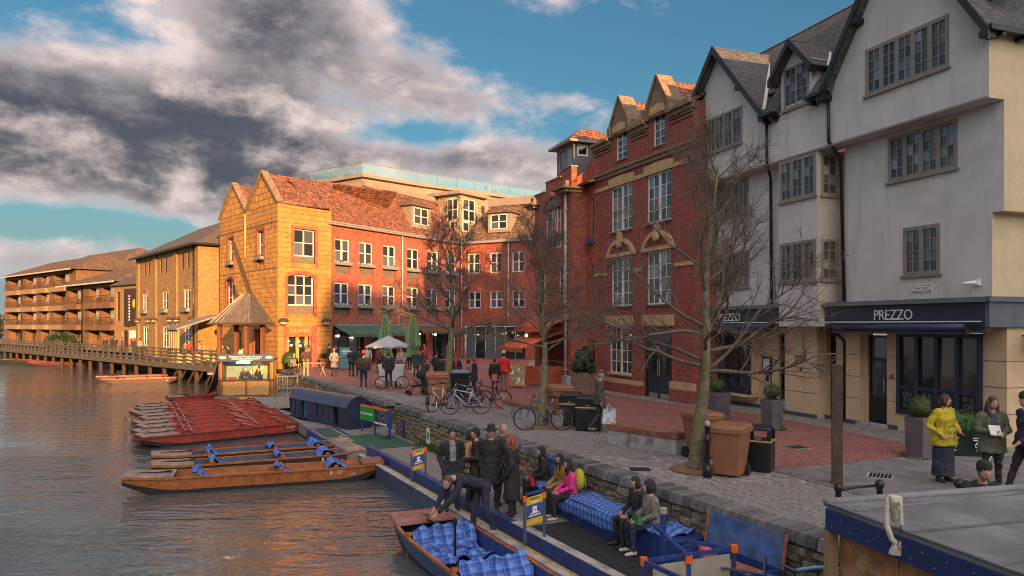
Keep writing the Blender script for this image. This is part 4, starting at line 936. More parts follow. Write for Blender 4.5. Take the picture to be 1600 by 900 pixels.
for x0, x1, z0, z1 in HL[:3]:
    window(SB, x0, x1, z0 + .55, z1, .16, 2, 1, 2 if z0 > 7 else 3, M_sash, M_glass, .09, .06); MB().box(x0, x1, .14, .24, z0, z0 + .55).build('panel', M_wood, SB)
    if z0 > 7: window_box(SB, (x0 + x1) / 2, z0 + .55, x1 - x0 - .1, .0)
for (x0, x1, z0, z1), n, r_ in ((HR[0], 2, 2), (HR[1], 3, 3)):
    x, y, _ = s2(x0, .16, 0); window(SB, x, x + x1 - x0, z0 + .6, z1, y, n, 1, r_, M_sash, M_glass, .09, .06, rz=aS); o = MB().box(x0, x1, .14, .24, z0, z0 + .6).build('panel', M_wood, SB); rot_obj(o, 0)
dr = link('entrance', None, SB, s2(0, 0, 0), aS)
q = MB(); q.box(.62, 2.55, .5, .55, .02, 2.3); q.build('dark_interior', M_black, dr)
M_ylw = mat('entrance_door', (.48, .27, .06), .6, var=.15)
for x in (.64, 1.42, 2.12): MB().box(x, x + .22, .1, .18, .03, 2.25).build('door_leaf', M_ylw, dr)
M_bulb = emit('warm_bulb', (1., .75, .45), 6.)
for x, z in ((1.0, 1.9), (1.25, 1.6), (1.8, 1.85), (1.95, 1.55), (2.4, 1.8)): MB().ell((x, .42, z), (.06, .06, .06), 8, 6).build('bulb', M_bulb, dr, True)
# roofs and gable copings
rf = MB()
for x0, ax, x1 in ((.1, 3.0, 5.7), (5.7, 8.75, 11.42)):
    for xe in (x0, x1): bk_ = 3.9 if xe == 11.42 else 11; rf.slab([(xe, .3, 11.35), (ax, .3, 13.75), (ax, min(bk_ + 1.5, 11), 13.75), (xe, bk_, 11.35)], .12)
rf.build('roof', M_tile, SB)
# the near gable's roof runs on towards the brick range as a long ridge
rf = MB(); rf.slab([s2(0, -.05, 11.45), s2(SRW + .2, -.05, 11.45), s2(SRW + .2, 2.6, 13.5), s2(1.4, 2.3, 13.5)], .1); rf.build('roof', M_tile, SB)
cp = MB()
for x0, ax, x1 in ((.0, 3.0, 5.75), (5.65, 8.75, 11.55)):
    for xe in (x0, x1): cp.bar((xe, .1, 11.38), (ax, .1, 13.88), .5, .16)
cp.split('gable_coping', M_lime_d, SB)
rwp(SB, [(5.7, -.1, 11.2), (5.7, -.1, 7.9)], .08, M_lime)
def bulkhead(par, p, rz=0.):
    e = link('wall_lamp', None, par, p, rz); MB().ell((0, -.3, .05), (.36, .3, .2), 12, 6).build('hood', M_wood_d, e, True); MB().ell((0, -.3, -.04), (.3, .26, .2), 12, 6).build('globe', mat('lamp_globe', (.55, .5, .42), .3), e, True)
bulkhead(SB, s2(.25, 0, 3.25), aS); bulkhead(SB, s2(3.6, 0, 3.25), aS); bulkhead(SB, (5.4, 0, 3.3)); bulkhead(SB, (.6, 0, 3.3))

# ================================================================== GAULT BRICK WAREHOUSE
QB = facade('gault_brick_warehouse', 'yellow gault brick riverside warehouse with slate hipped roof and arched windows', 'building', (-39.2, 77), (-26.3, 62))
QW = 19.78; up = [(x + d_, x + d_ + .62, 7.95, 9.35) for x in (2.6, 8.3, 14.9) for d_ in (0, 1.55)]; mid = [(x, x + 1.7, 4.4, 6.2) for x in (2.2, 9.1, 15.6)]; lo = [(x, x + 1.7, .9, 2.9) for x in (2.4, 9.2, 15.7)]
b = MB(); wall(b, 0, QW, -.1, 9.9, up + mid + lo, 0, .1); b.add([(QW, 0, -.1), (QW, 9, -.1), (QW, 9, 9.9), (QW, 0, 9.9)], [(0, 1, 2, 3)]); b.add([(0, 0, -.1), (0, 9, -.1), (0, 9, 9.9), (0, 0, 9.9)], [(3, 2, 1, 0)])
for x in (.0, 6.3, 12.9, QW - .9): b.box(x, x + .9, -.14, .0, -.1, 9.9)
b.build('wall', M_gault, QB)
ar = MB()
for x0, x1, z0, z1 in mid + lo:
    cx = (x0 + x1) / 2; hw = (x1 - x0) / 2 + .2
    for k in range(8):
        q0, q1 = -1 + k / 4, -1 + (k + 1) / 4; f_ = lambda q, o: z1 - .35 + o + .6 * math.sqrt(max(0, 1 - q * q))
        ar.prism([(cx + hw * q0, -.06, f_(q0, 0)), (cx + hw * q1, -.06, f_(q1, 0)), (cx + hw * q1, -.06, f_(q1, .28)), (cx + hw * q0, -.06, f_(q0, .28))], (0, .3, 0))
ar.split('arch_stone', M_gault, QB)
for x0, x1, z0, z1 in up: window(QB, x0, x1, z0, z1, .04, 1, 1, 2, M_wood_d, M_black, .06, .05)
for x0, x1, z0, z1 in mid: window(QB, x0, x1, z0, z1, .04, 2, 1, 2, M_sash, M_glass, .09, .06); window_box(QB, (x0 + x1) / 2, z0 - .1, 1.8, -.1)
for x0, x1, z0, z1 in lo: window(QB, x0, x1, z0, z1, .04, 2, 1, 3, M_sash, M_glass, .09, .06)
rf = MB(); E_ = [(-.5, -.6, 9.9), (QW + .5, -.6, 9.9), (QW + .5, 10, 9.9), (-.5, 10, 9.9)]; T_ = [(4.5, 5, 13.1), (QW - 4.5, 5, 13.1)]
rf.add(E_ + T_, [(0, 1, 5, 4), (1, 2, 5), (2, 3, 4, 5), (3, 0, 4), (3, 2, 1, 0)]); rf.build('roof', M_slate_b, QB); MB().box(-.6, QW + .6, -.72, -.56, 9.75, 9.92).box(QW + .46, QW + .62, -.56, 9, 9.75, 9.92).build('gutter', M_black, QB)
rwp(QB, [(QW - 1.0, -.2, 9.8), (QW - 1.0, -.2, 0)], .07)
for x in (1.2, 5.2, 7.2, 12.3, 14.3, 18.6): bulkhead(QB, (x, 0, 3.5))
lt = link('entrance_porch', None, QB); MB().prism([(QW + .3, -2.8, 2.6), (QW + 3.2, -2.8, 2.6), (QW + 3.2, .5, 3.7), (QW + .3, .5, 3.7)], (0, 0, .15)).build('porch_roof', M_lead, lt)
q = MB(); q.box(QW + .5, QW + 3.0, -2.6, .4, 0, .7)
for k in range(5): q.box(QW + .5 + k * .58, QW + .62 + k * .58, -2.62, -2.5, .7, 2.6)
q.build('porch_frame', M_lime, lt)
for k in range(4): pane(lt, QW + .85 + k * .58, -2.55, 1.65, .46, 1.9, M_glass)

# ------------------------------------------------------------------ banner house and the riverside flats
NB = facade('stone_banner_house', 'narrow pale stone house with a tall dark banner beside the gault warehouse', 'building', (-46.2, 85.5), (-40.2, 80.5))
b = MB(); wall(b, 0, 7.8, -.1, 7.6, [(2.2, 3.6, .0, 2.4), (.6, 1.6, 3.5, 6.8)], 0, .25); b.add([(7.8, 0, 0), (7.8, 8, 0), (7.8, 8, 7.6), (7.8, 0, 7.6)], [(0, 1, 2, 3)]); b.add([(0, 0, 0), (0, 8, 0), (0, 8, 7.6), (0, 0, 7.6)], [(3, 2, 1, 0)]); b.build('wall', M_gault, NB)
MB().slab([(-.4, -.4, 7.6), (8.2, -.4, 7.6), (8.2, 5, 10.2), (-.4, 5, 10.2)], .12).build('roof', M_slate_b, NB); window(NB, .6, 1.6, 3.5, 6.8, .15, 1, 2, 4, M_wood_d, M_glass, .08)
bn = link('banner', None, NB); q = MB()
for k in range(8): q.hexa([(2.9 + k * .5, -.12 - .06 * (k % 2), 2.9 - .1 * math.sin(k)), (3.4 + k * .5, -.12 - .06 * ((k + 1) % 2), 2.9), (3.4 + k * .5, -.08, 2.9), (2.9 + k * .5, -.08, 2.9), (2.9 + k * .5, -.12 - .06 * (k % 2), 7.1), (3.4 + k * .5, -.12 - .06 * ((k + 1) % 2), 7.1), (3.4 + k * .5, -.08, 7.1), (2.9 + k * .5, -.08, 7.1)])
q.build('cloth', mat('banner_brown', (.035, .022, .016), .8), bn)
for k in range(9): MB().box(4.3, 4.6, -.2, -.19, 3.5 + k * .33, 3.72 + k * .33).build('banner_letter', M_whitep, bn)
MB().ell((5.6, -.2, 5.4), (.35, .02, .5), 8, 6).build('banner_emblem', M_yellow_p, bn)
MB().box(4.2, 6.4, -.08, -.01, .95, 2.4).build('notice_board', M_whitep, NB); MB().box(4.4, 6.2, -.1, -.085, 1.0, 1.5).build('notice_red', mat('notice_red', (.4, .05, .04), .6), NB)
MB().box(2.2, 3.6, .2, .25, 0, 2.4).build('door', M_black, NB)

def flats(name, label, L, Rr, W_, floors, ez, ridge, bays, recess):
    F_ = facade(name, label, 'flats', L, Rr); b = MB(); holes = []
    fl = [(-.2, 2.3)] + [(2.75 + 2.75 * k, 5.0 + 2.75 * k) for k in range(floors)]
    for z0, z1 in fl:
        for x0, x1 in bays: holes.append((x0, x1, z0 + .35, z1))
    wall(b, 0, W_, -.4, ez, holes, 0, 1.1); b.add([(W_, 0, -.4), (W_, 11, -.4), (W_, 11, ez), (W_, 0, ez)], [(0, 1, 2, 3)]); b.add([(0, 0, -.4), (0, 11, -.4), (0, 11, ez), (0, 0, ez)], [(3, 2, 1, 0)]); b.build('wall', M_flat, F_)
    for z0, z1 in fl:
        for x0, x1 in bays:
            n = max(3, int((x1 - x0) / .9)); window(F_, x0, x1, z0 + .35, z1, 1.0, n, 1, 2, M_wood_d, glassmat('flat_glass', (.05, .045, .04), .05), .12, .06)
            if z0 > 0:
                e = link('balcony', None, F_); MB().box(x0 - .2, x1 + .2, -.7, .0, z0 - .4, z0 + .3).build('balcony_slab', mat('balcony_brick', (.26, .17, .10), .9, var=.2) if recess else M_flat, e)
                r = MB(); r.box(x0 - .15, x1 + .15, -.68, -.62, z0 + 1.15, z0 + 1.22)
                for k in range(int((x1 - x0) / .35) + 1): r.box(x0 + k * .35, x0 + k * .35 + .05, -.67, -.63, z0 + .3, z0 + 1.15)
                r.build('balcony_rail', M_wood_d, e)
                bx_ = MB(); bw = min(1.8, (x1 - x0) * .4); bx_.box(x1 - bw, x1, .1, .9, z0 + .4, z1 - .05); bx_.build('bay_box', mat('flat_timber', (.16, .085, .045), .7), e)
                MB().box(x1 - bw + .15, x1 - .15, .06, .098, z0 + 1.0, z1 - .25).build('bay_glass', mat('curtain_glass', (.35, .32, .27), .35, var=.5, sc=3), e)
    rf = MB(); E_ = [(-.7, -1.0, ez), (W_ + .7, -1.0, ez), (W_ + .7, 12, ez), (-.7, 12, ez)]; T_ = [(4.5, 5.5, ridge), (W_ - 4.5, 5.5, ridge)]
    rf.add(E_ + T_, [(0, 1, 5, 4), (1, 2, 5), (2, 3, 4, 5), (3, 0, 4), (3, 2, 1, 0)]); rf.build('roof', M_tile_d, F_); MB().box(-.75, W_ + .75, -1.1, -.98, ez - .15, ez + .03).build('gutter', M_taupe_l, F_)
    for x in (bays[0][1] + .4,): rwp(F_, [(x, -.12, ez), (x, -.12, -.3)], .09)
    return F_
flats('riverside_flats', 'three storey brick flats with balconies and hipped tile roof nearest the banner house', (-61.5, 101.5), (-47.4, 89), 18.8, 2, 8.3, 10.9, [(1.0, 6.0), (8.6, 12.2), (12.9, 17.4)], False)
flats('riverside_flats', 'taller four storey brick flats with deep balconies at the left edge of the river', (-85, 123.5), (-61.3, 103.5), 31, 3, 10.9, 13.6, [(2, 8), (10, 15), (17, 20.5), (22.5, 28.5)], True)
flats('riverside_flats', 'highest block of brick flats whose tiled roof rises behind the balconied flats', (-86, 136), (-62, 116), 31, 3, 12.4, 16.0, [(4, 8), (12, 17), (20, 27)], True)
flats('riverside_flats', 'brick flats with a tiled hip roof set back behind the banner house roof', (-60, 111), (-47, 100.5), 16.7, 3, 10.4, 12.8, [(4, 8), (10, 14)], False)
fp = thing('roof_flue', 'thin pale metal flue rising from the flats roof on the left', 'flue', (-55 , 112.5, 11.6)); MB().tube([(0, 0, -3), (0, 0, 2.0)], .3, 8).build('pipe', M_galv, fp)
hb = MB()
for k in range(2200):
    a, e_ = rnd.uniform(0, 6.28), rnd.uniform(0, 1.4); rr_ = rnd.uniform(.7, 1.05); p = Vector((2.6 * math.cos(a) * math.cos(e_) * rr_, 1.6 * math.sin(a) * math.cos(e_) * rr_, 2.3 * math.sin(e_) * rr_)); q = .22
    hb.add([p, p + Vector((rnd.uniform(-q, q), rnd.uniform(-q, q), rnd.uniform(-q, q))), p + Vector((rnd.uniform(-q, q), rnd.uniform(-q, q), rnd.uniform(-q, q)))], [(0, 1, 2)])
sh = thing('rounded_shrub', 'dark rounded shrub behind the boardwalk rail before the flats', 'shrub', (-56, 91.5, -.2)); hb.build('foliage', M_leaf_d, sh); MB().tube([(0, 0, 0), (0, 0, 1.4)], .2, 6).build('stem', M_bark, sh)
# brick ranges added out of view behind the bridge to shade river and quay
for i, (L, Rr, h, lb) in enumerate((((28.0, -44), (-22, -48), 17.0, 'long unseen brick range added behind the bridge to shade the quay'), ((-24, -49), (-70, -54), 15.0, 'second unseen brick range added further along to shade the river'), ((66, -42), (28.6, -44), 25.5, 'tall unseen brick range added to the right behind the bridge for shade'))):
    e = facade('shade_range', lb, 'building', L, Rr); w = math.hypot(L[0] - Rr[0], L[1] - Rr[1])
    q = MB(); wall(q, 0, w, -1, h - 2.5, [(1.5 + k * 3, 2.7 + k * 3, z0, z0 + 1.6) for k in range(int(w / 3) - 1) for z0 in (1., 3.6, 6.8, 10.)], 0, .2); q.add([(0, 0, -1), (0, 7, -1), (0, 7, h - 2.5), (0, 0, h - 2.5)], [(3, 2, 1, 0)]); q.add([(w, 0, -1), (w, 7, -1), (w, 7, h - 2.5), (w, 0, h - 2.5)], [(0, 1, 2, 3)]); q.box(0, w, 6.9, 7, -1, h - 2.5); q.build('wall', M_gault, e)
    q = MB(); q.slab([(-.3, -.4, h - 2.6), (w + .3, -.4, h - 2.6), (w + .3, 3.5, h), (-.3, 3.5, h)], .12); q.slab([(-.3, 3.5, h), (w + .3, 3.5, h), (w + .3, 7.4, h - 2.6), (-.3, 7.4, h - 2.6)], .12); q.build('roof', M_slate_b, e)

tl = MB()
for k in range(9000):
    c = rnd.random(); x = -290 + 190 * c; y = 250 - 95 * c + rnd.uniform(-4, 4); hh = (7 + 3 * math.sin(c * 31) + 2 * math.sin(c * 73)) * math.sqrt(rnd.random()); q = .9
    tl.add([(x, y, hh), (x + rnd.uniform(-q, q), y + rnd.uniform(-q, q), hh + rnd.uniform(-q, q)), (x + rnd.uniform(-q, q), y + rnd.uniform(-q, q), hh + rnd.uniform(-q, q))], [(0, 1, 2)])
tag(stuff(tl.build('far_treeline', mat('far_wood', (.06, .055, .035), .9, var=.4, sc=.3))), 'far off line of trees along the river beyond the flats', 'trees')
# ================================================================== LANDING STAGE along the quay wall
def qframe(name, label, cat, y, z=0., group=None): return thing(name, label, cat, quay(y, 0, z), QRZ, group)   # local x to the camera, -y over the water
LS = qframe('landing_stage', 'long timber landing stage with blue edge beam below the quay wall', 'landing stage', 24.5, -1.0)
n = 0
BD = [MB().box(0, .262, -1.8, -.02, -.05, 0).mesh('deck_board', m) for m in (M_boards, M_blackmat)]
for k in range(62): link('deck_board', BD[1 if k > 37 else 0], LS, (k * .27, 0, rnd.uniform(-.004, .004)))
MB().box(0, 16.8, -1.97, -1.81, -.32, .13).build('edge_beam', M_blue, LS)
MB().box(10.3, 16.8, -1.985, -1.80, .132, .15).build('beam_capping', M_conc, LS)
MB().box(0, 16.8, -1.75, -.1, -.45, -.06).build('float', M_hull, LS)
PB = MB().box(0, .93, -2.2, -1.98, -.2, -.14).mesh('pontoon_board', M_boards)
for k in range(18): link('pontoon_board', PB, LS, (k * .94 + .4, 0, rnd.uniform(-.004, .004)))
MB().box(.3, 17.3, -2.34, -2.21, -.5, -.08).build('fender_beam', M_bluegrey, LS); MB().box(.3, 17.3, -2.36, -2.20, -.078, -.055).build('fender_capping', M_conc, LS)
dsh = MB().box(0, .34, -.04, .04, .0, .006).mesh('line_dash', M_yline)
for k in range(16): link('line_dash', dsh, LS, (.3 + k * .62, -1.68, .005))
MB().box(0, 9.5, -.28, -.2, .0, .007).build('edge_line', M_yline, LS); MB().box(.5, 17, -2.08, -2.02, -.138, -.13).build('edge_line', M_yline, LS)
# upstream stage: green matting, boards towards the kiosk
US = qframe('upstream_stage', 'green matted timber stage between the blue lockers and the ticket kiosk', 'landing stage', 24.5, -1.0)
MB().box(-22, -.02, -2.6, -.02, -.45, -.03).build('float', M_boards, US)
for x0, x1, y0, y1 in ((-3.3, -.05, -2.0, -.3), (-5.4, -3.4, -2.5, -1.9)): MB().box(x0, x1, y0, y1, -.028, .004).build('matting', M_grn_mat, US)
MB().box(-3.35, -.02, -2.08, -2.01, -.028, .006).build('edge_line', M_yline, US); MB().box(-3.35, -3.31, -2.0, -.3, -.02, .008).build('edge_line', M_yline, US)
for k in range(9): MB().box(-22 + k * .9, -21.2 + k * .9, -2.9 - .0 * k, -.1, -.028, .02).build('deck_board', M_boards, US)
WL = thing('float_well', 'blue rimmed rectangular float with timber planks beside the green matting', 'float', gp(505, 690, -1.1), QRZ)
q = MB()
for a in ((0, 2.9, 0, .09), (0, 2.9, 1.0, 1.09), (0, .09, .09, 1.0), (2.81, 2.9, .09, 1.0)): q.box(-2.9 + a[0], -2.9 + a[1], a[2], a[3], -.4, .09)
q.build('rim', M_blue, WL); MB().box(-2.8, -.1, .1, .99, -.4, -.2).build('well_floor', M_hull, WL); MB().box(-2.2, -.6, .3, .62, -.19, -.12).build('plank', M_boards, WL)
# ------------------------------------------------------------------ curved roof lockers
la = math.atan2(-.772, .635)                       # local x towards the camera along the lockers, y to the bank
p0 = Vector((-9.75, 32.45, -1.0))
for k, lb in enumerate(('navy curved roof dock locker with its blue shutter half open, nearer the kiosk', 'navy curved roof dock locker with dark open doorway beside the green sign')):
    e = thing('dock_locker', lb, 'locker', p0 + Vector((.635, -.772, 0)) * 2.72 * k, la, 'dock lockers')
    q = MB(); L = 2.7
    hole = [(1.1, 1.65, .06, .78)] if k == 0 else [(1.45, 1.95, .06, .80)]
    wall(q, 0, L, 0, .84, hole, 0, .1); q.add([(0, 0, 0), (0, 1.05, 0), (0, 1.05, .84), (0, 0, .84)], [(3, 2, 1, 0)])
    arc = [(-.08 + 1.2 * i / 10, .82 + .42 * math.sin(math.pi * (i / 10) ** .8)) for i in range(11)]
    for x, fl in ((L, 1), (0, 0)): q.add([(x, 0, 0), (x, 1.05, 0)] + [(x, y, z) for y, z in arc[::-1]], [tuple(range(13)) if fl else tuple(range(12, -1, -1))])
    q.build('locker_wall', mat('locker_navy', (.022, .032, .075), .45, var=.2), e)
    r = MB(); r.loft([[(x, y, z) for y, z in arc] + [(x, y, z - .03) for y, z in arc[::-1]] for x in (-.04, L + .04)]); r.build('curved_roof', mat('locker_roof', (.075, .072, .12), .3, .35, var=.2), e, False)
    h0 = hole[0]; MB().box(h0[0], h0[1], .12, .16, .06, .8).build('opening', M_black if k else mat('shutter_blue', (.03, .16, .30), .6, var=.5, sc=9), e)
    for x in (.5, 1.0, 2.2): MB().box(x, x + .012, -.012, -.002, .02, .82).build('panel_joint', M_black, e)
    MB().tube([(.96, -.03, .42), (.96, -.03, .5)], .012, 6).build('door_handle', M_galv, e)
# ------------------------------------------------------------------ green access sign, slatted board, warning plates, arrow
GS = thing('access_sign', 'green board sign with white lettering on an orange topped blue rail', 'sign', (-5.7, 27.75, -1.0), math.atan2(-1.85, 1.35), None)
q = MB(); q.box(0, 2.3, -.03, .03, .95, 1.02); q.build('top_rail', M_orange_p, GS); MB().box(0, 1.15, -.03, .01, .46, .94).build('board', M_green_s, GS); MB().box(1.15, 2.3, -.02, .02, .44, .48).build('lower_rail', M_whitep, GS)
text(GS, 'PUNT ACCESS TO RIVER', .575, .71, .115, M_whitep, -.034, spacing=.92, sx=.88, ext=.003)
MB().box(.0, .05, .015, .06, 0, .95).build('post', M_blue, GS); MB().box(1.12, 1.17, .015, .06, 0, .95).build('post', M_blue, GS); MB().box(2.25, 2.36, -.05, .06, 0, 1.0).build('post', M_blue, GS)
for k in range(5): MB().box(1.5, 2.05, -.02, .015, .52 + k * .085, .575 + k * .085).build('slat', M_bluegrey, GS)
MB().box(2.18, 2.42, -.25, -.06, .15, .42).build('junction_box', M_galv, GS)
for (y_, o, z_, lb) in ((28.56 + .0, -.68, -.33, 'small yellow warning plate in the recess of the quay wall beside the steps'), (39.2, .03, -.35, 'small yellow warning plate on the wall above the far locker')):
    p = quay(y_, o, z_) if o < 0 else quay(y_, .05, z_)
    e = thing('warning_plate', lb, 'sign', p, QRZ + (R(90) if o < 0 else 0)); MB().box(-.17, .17, -.02, 0, -.17, .17).build('plate', M_yellow_p, e)
    MB().add([(-.1, -.022, -.09), (.1, -.022, -.09), (0, -.022, .1)], [(0, 1, 2)]).build('warning_triangle', M_black, e)
for (y_, z_, s, lb) in ((24.1, -.62, 1., 'white sign with green arrow pointing left on the near quay wall'), (33.0, -.42, .8, 'white sign with green arrow on the wall behind the lockers')):
    e = thing('arrow_sign', lb, 'sign', quay(y_, .055, z_), QRZ); e.scale = (s, 1, s); MB().box(-.13, .13, -.012, 0, -.26, .26).build('plate', M_whitep, e)
    MB().add([(.09, -.016, -.13), (.09, -.016, .13), (0, -.016, .13), (0, -.016, .16), (-.11, -.016, 0), (0, -.016, -.16), (0, -.016, -.13)], [(0, 6, 5, 4, 3, 2, 1)]).build('arrow', M_green_s, e)
MB().tube([(0, 0, -.55), (0, 0, .1)], .045, 6).build('post', M_blue, thing('mooring_post', 'short dark blue post against the quay wall right of the steps', 'post', quay(26.2, .12, -.45)))
# ------------------------------------------------------------------ small boards on posts
def board_sign(p, rz, lb):
    e = thing('board_sign', lb, 'sign', p, rz, 'punt boards on the stage edge')
    for x in (0, .36):
        zt = .86 if x else .80; MB().box(x - .025, x + .025, -.025, .025, 0, zt).build('post', M_bluegrey, e); MB().box(x - .032, x + .032, -.032, .032, zt, zt + .1).build('post_cap', M_orange_p, e)
    MB().prism([(.026, -.012, .36), (.334, -.012, .44), (.334, -.012, .94), (.026, -.012, .86)], (0, .024, 0)).build('board', M_yellow_p, e)
    MB().prism([(.03, -.016, .47), (.33, -.016, .55), (.33, -.016, .80), (.03, -.016, .72)], (0, .003, 0)).build('blue_panel', mat('sign_blue', (.03, .08, .28), .5), e)
    MB().prism([(.14, -.02, .60), (.22, -.02, .62), (.22, -.02, .73), (.14, -.02, .71)], (0, .003, 0)).build('pictogram', M_whitep, e)
    MB().add([(.155, -.022, .63), (.205, -.022, .64), (.18, -.022, .70)], [(0, 1, 2)]).build('pictogram_triangle', M_yellow_p, e)
    for z_, w in ((.52, .22), (.57, .16), (.77, .14), (.83, .18)): MB().prism([(.18 - w / 2, -.02, z_), (.18 + w / 2, -.02, z_ + w * .26), (.18 + w / 2, -.02, z_ + w * .26 + .02), (.18 - w / 2, -.02, z_ + .02)], (0, .003, 0)).build('text_line', M_whitep if .45 < z_ < .8 else M_bluegrey, e)
    MB().bar((0, 0, .93), (.36, 0, 1.0), .03, .04).build('top_bar', M_blue, e)
board_sign(gp(643, 757, -1.14), R(8), 'yellow and blue punt notice board on posts beside the standing man in black')
board_sign(gp(820, 853, -1.0), R(10), 'yellow and blue punt notice board on posts before the seated woman in pink')

# ------------------------------------------------------------------ plaid cloth
def plaid(name, s=1.):
    m, t, b = base(name); x, y, z = t.sep(objco(t)); sc = 26. * s
    def band(v, f, lo, hi): return t.ramp(t.math('SINE', t.math('MULTIPLY', v, f)), lo, hi)
    a = band(x, sc, -.2, .3); c = band(t.math('ADD', y, z), sc, -.2, .3)
    col = t.mix(a, (.035, .105, .42), (.11, .26, .66)); col = t.mix(t.math('MULTIPLY', c, .55), col, (.018, .035, .17)); col = t.mix(t.math('MULTIPLY', band(x, sc * 2, .88, 1.), .42), col, (.30, .42, .70)); col = t.mix(t.math('MULTIPLY', band(t.math('ADD', y, z), sc * 2, .88, 1.), .38), col, (.33, .45, .72))
    t.put(b.inputs['Base Color'], col); b.inputs['Roughness'].default_value = .95
    bn = t.node('ShaderNodeBump'); bn.inputs['Strength'].default_value = .5; bn.inputs['Distance'].default_value = .03; t.put(bn.inputs['Height'], t.noise(objco(t), 9, 4, .6)); t.l.new(bn.outputs[0], b.inputs['Normal'])
    return m
M_plaid = plaid('plaid_blue'); M_quilt = plaid('quilt_blue', 1.8)
def cloth(name, label, prof, width, p, rz, m=None, group=None, wob=.025, nu=14):
    """a cloth draped over a profile (list of y,z), as wide as given along local x"""
    pts = []
    for (a, c) in zip(prof, prof[1:]):
        k = max(2, int(math.hypot(c[0] - a[0], c[1] - a[1]) / .07))
        pts += [(a[0] + (c[0] - a[0]) * i / k, a[1] + (c[1] - a[1]) * i / k) for i in range(k)]
    pts.append(prof[-1]); r = random.Random(len(label) + int(p[0] * 100)); ph = [r.uniform(0, 6) for _ in range(6)]; mb = MB(); g = []
    for i in range(nu + 1):
        u = i / nu; row = []
        for j, (y, z) in enumerate(pts):
            w_ = wob * (math.sin(u * 9 + ph[0] + j * .5) + .7 * math.sin(u * 21 + ph[1]) + .8 * math.sin(j * .9 + ph[2] + u * 5)); e_ = .03 * math.sin(j * 1.1 + ph[3])
            row.append((-width / 2 + width * u + e_, y + w_ * .5, z + abs(w_)))
        g.append(row)
    n_ = len(pts)
    mb.add([q for row in g for q in row] + [(q[0], q[1], q[2] - .018) for row in g for q in row], [((i + 1) * n_ + j, (i + 1) * n_ + j + 1, i * n_ + j + 1, i * n_ + j) for i in range(nu) for j in range(n_ - 1)] + [((nu + 1) * n_ + i * n_ + j, (nu + 1) * n_ + i * n_ + j + 1, (nu + 1) * n_ + (i + 1) * n_ + j + 1, (nu + 1) * n_ + (i + 1) * n_ + j) for i in range(nu) for j in range(n_ - 1)])
    o = mb.build(name, m or M_plaid, None, True, p); o.rotation_euler = (0, 0, rz); return tag(o, label, 'blanket', group)
# ------------------------------------------------------------------ benches along the wall with quilts, tool chest with raised lid
BX = qframe('bench_locker', 'long blue bench locker against the quay wall under a blue quilt', 'bench', 17.2, -1.0)
MB().box(0, 5.5, -.62, -.06, .0, .43).build('carcass', M_blue, BX); MB().box(-.03, 5.53, -.66, -.04, .43, .47).build('seat_lid', M_blue, BX)
for x in (1.4, 2.9, 4.3): MB().box(x, x + .02, -.63, -.622, .02, .42).build('panel_joint', M_black, BX)
MB().box(.05, 1.2, -.12, -.05, .47, .95).build('backboard', M_blue, BX)
cloth('quilt', 'blue plaid quilt spread over the bench seat behind the woman in pink', [(-.10, .50), (-.60, .50), (-.70, .40), (-.70, .18)], 2.2, BX.matrix_basis @ Vector((2.9, 0, 0)), QRZ, M_quilt)
cloth('quilt', 'blue quilt hanging over the bench back beside the woman with the red bag', [(-.10, .98), (-.14, .5), (-.60, .5), (-.68, .42)], 1.1, BX.matrix_basis @ Vector((.75, 0, 0)), QRZ, M_quilt)
cloth('quilt', 'crumpled blue quilt end on the bench next to the open chest', [(-.06, .5), (-.5, .5), (-.68, .45)], 1.2, BX.matrix_basis @ Vector((4.7, 0, 0)), QRZ, M_quilt, wob=.04)
CH = thing('tool_chest', 'open blue chest with lid raised holding orange and wooden gear', 'chest', quay(12.05, .12, -1.0), QRZ)
q = MB(); q.box(0, 1.55, -.78, -.74, 0, .5); q.box(0, 1.55, -.16, -.12, 0, .5); q.box(0, .04, -.74, -.16, 0, .5); q.box(1.51, 1.55, -.74, -.16, 0, .5); q.box(.04, 1.51, -.74, -.16, .0, .05); q.build('chest_body', M_blue, CH)
MB().hexa([(-.02, -.14, .5), (1.57, -.14, .5), (1.57, -.10, .48), (-.02, -.10, .48), (-.02, -.06, .98), (1.57, -.06, .98), (1.57, -.02, .97), (-.02, -.02, .97)]).build('lid', mat('worn_blue', (.06, .13, .33), .5, var=.4, sc=5, col2=(.12, .15, .22), patch=4), CH)
MB().bar((-.03, -.15, .5), (-.03, -.07, .99), .03, .03).bar((1.58, -.15, .5), (1.58, -.07, .99), .03, .03).build('lid_edge', M_varnish, CH)
PD = thing('paddles', 'wooden paddles and orange bag lying in the open chest', 'paddles', CH.matrix_basis @ Vector((.8, -.45, .4)), QRZ)
q = MB()
for k in range(5): q.tube([(-.65, -.15 + k * .07, .0), (.5, -.1 + k * .06, .03)], .02, 6); q.ell((.58, -.1 + k * .06, .03), (.12, .06, .015), 8, 6)
q.build('paddle_bundle', M_varnish, PD); MB().ell((-.55, .05, .06), (.12, .1, .09), 8, 6).build('float_bag', mat('coral', (.7, .09, .05), .6), PD, True)
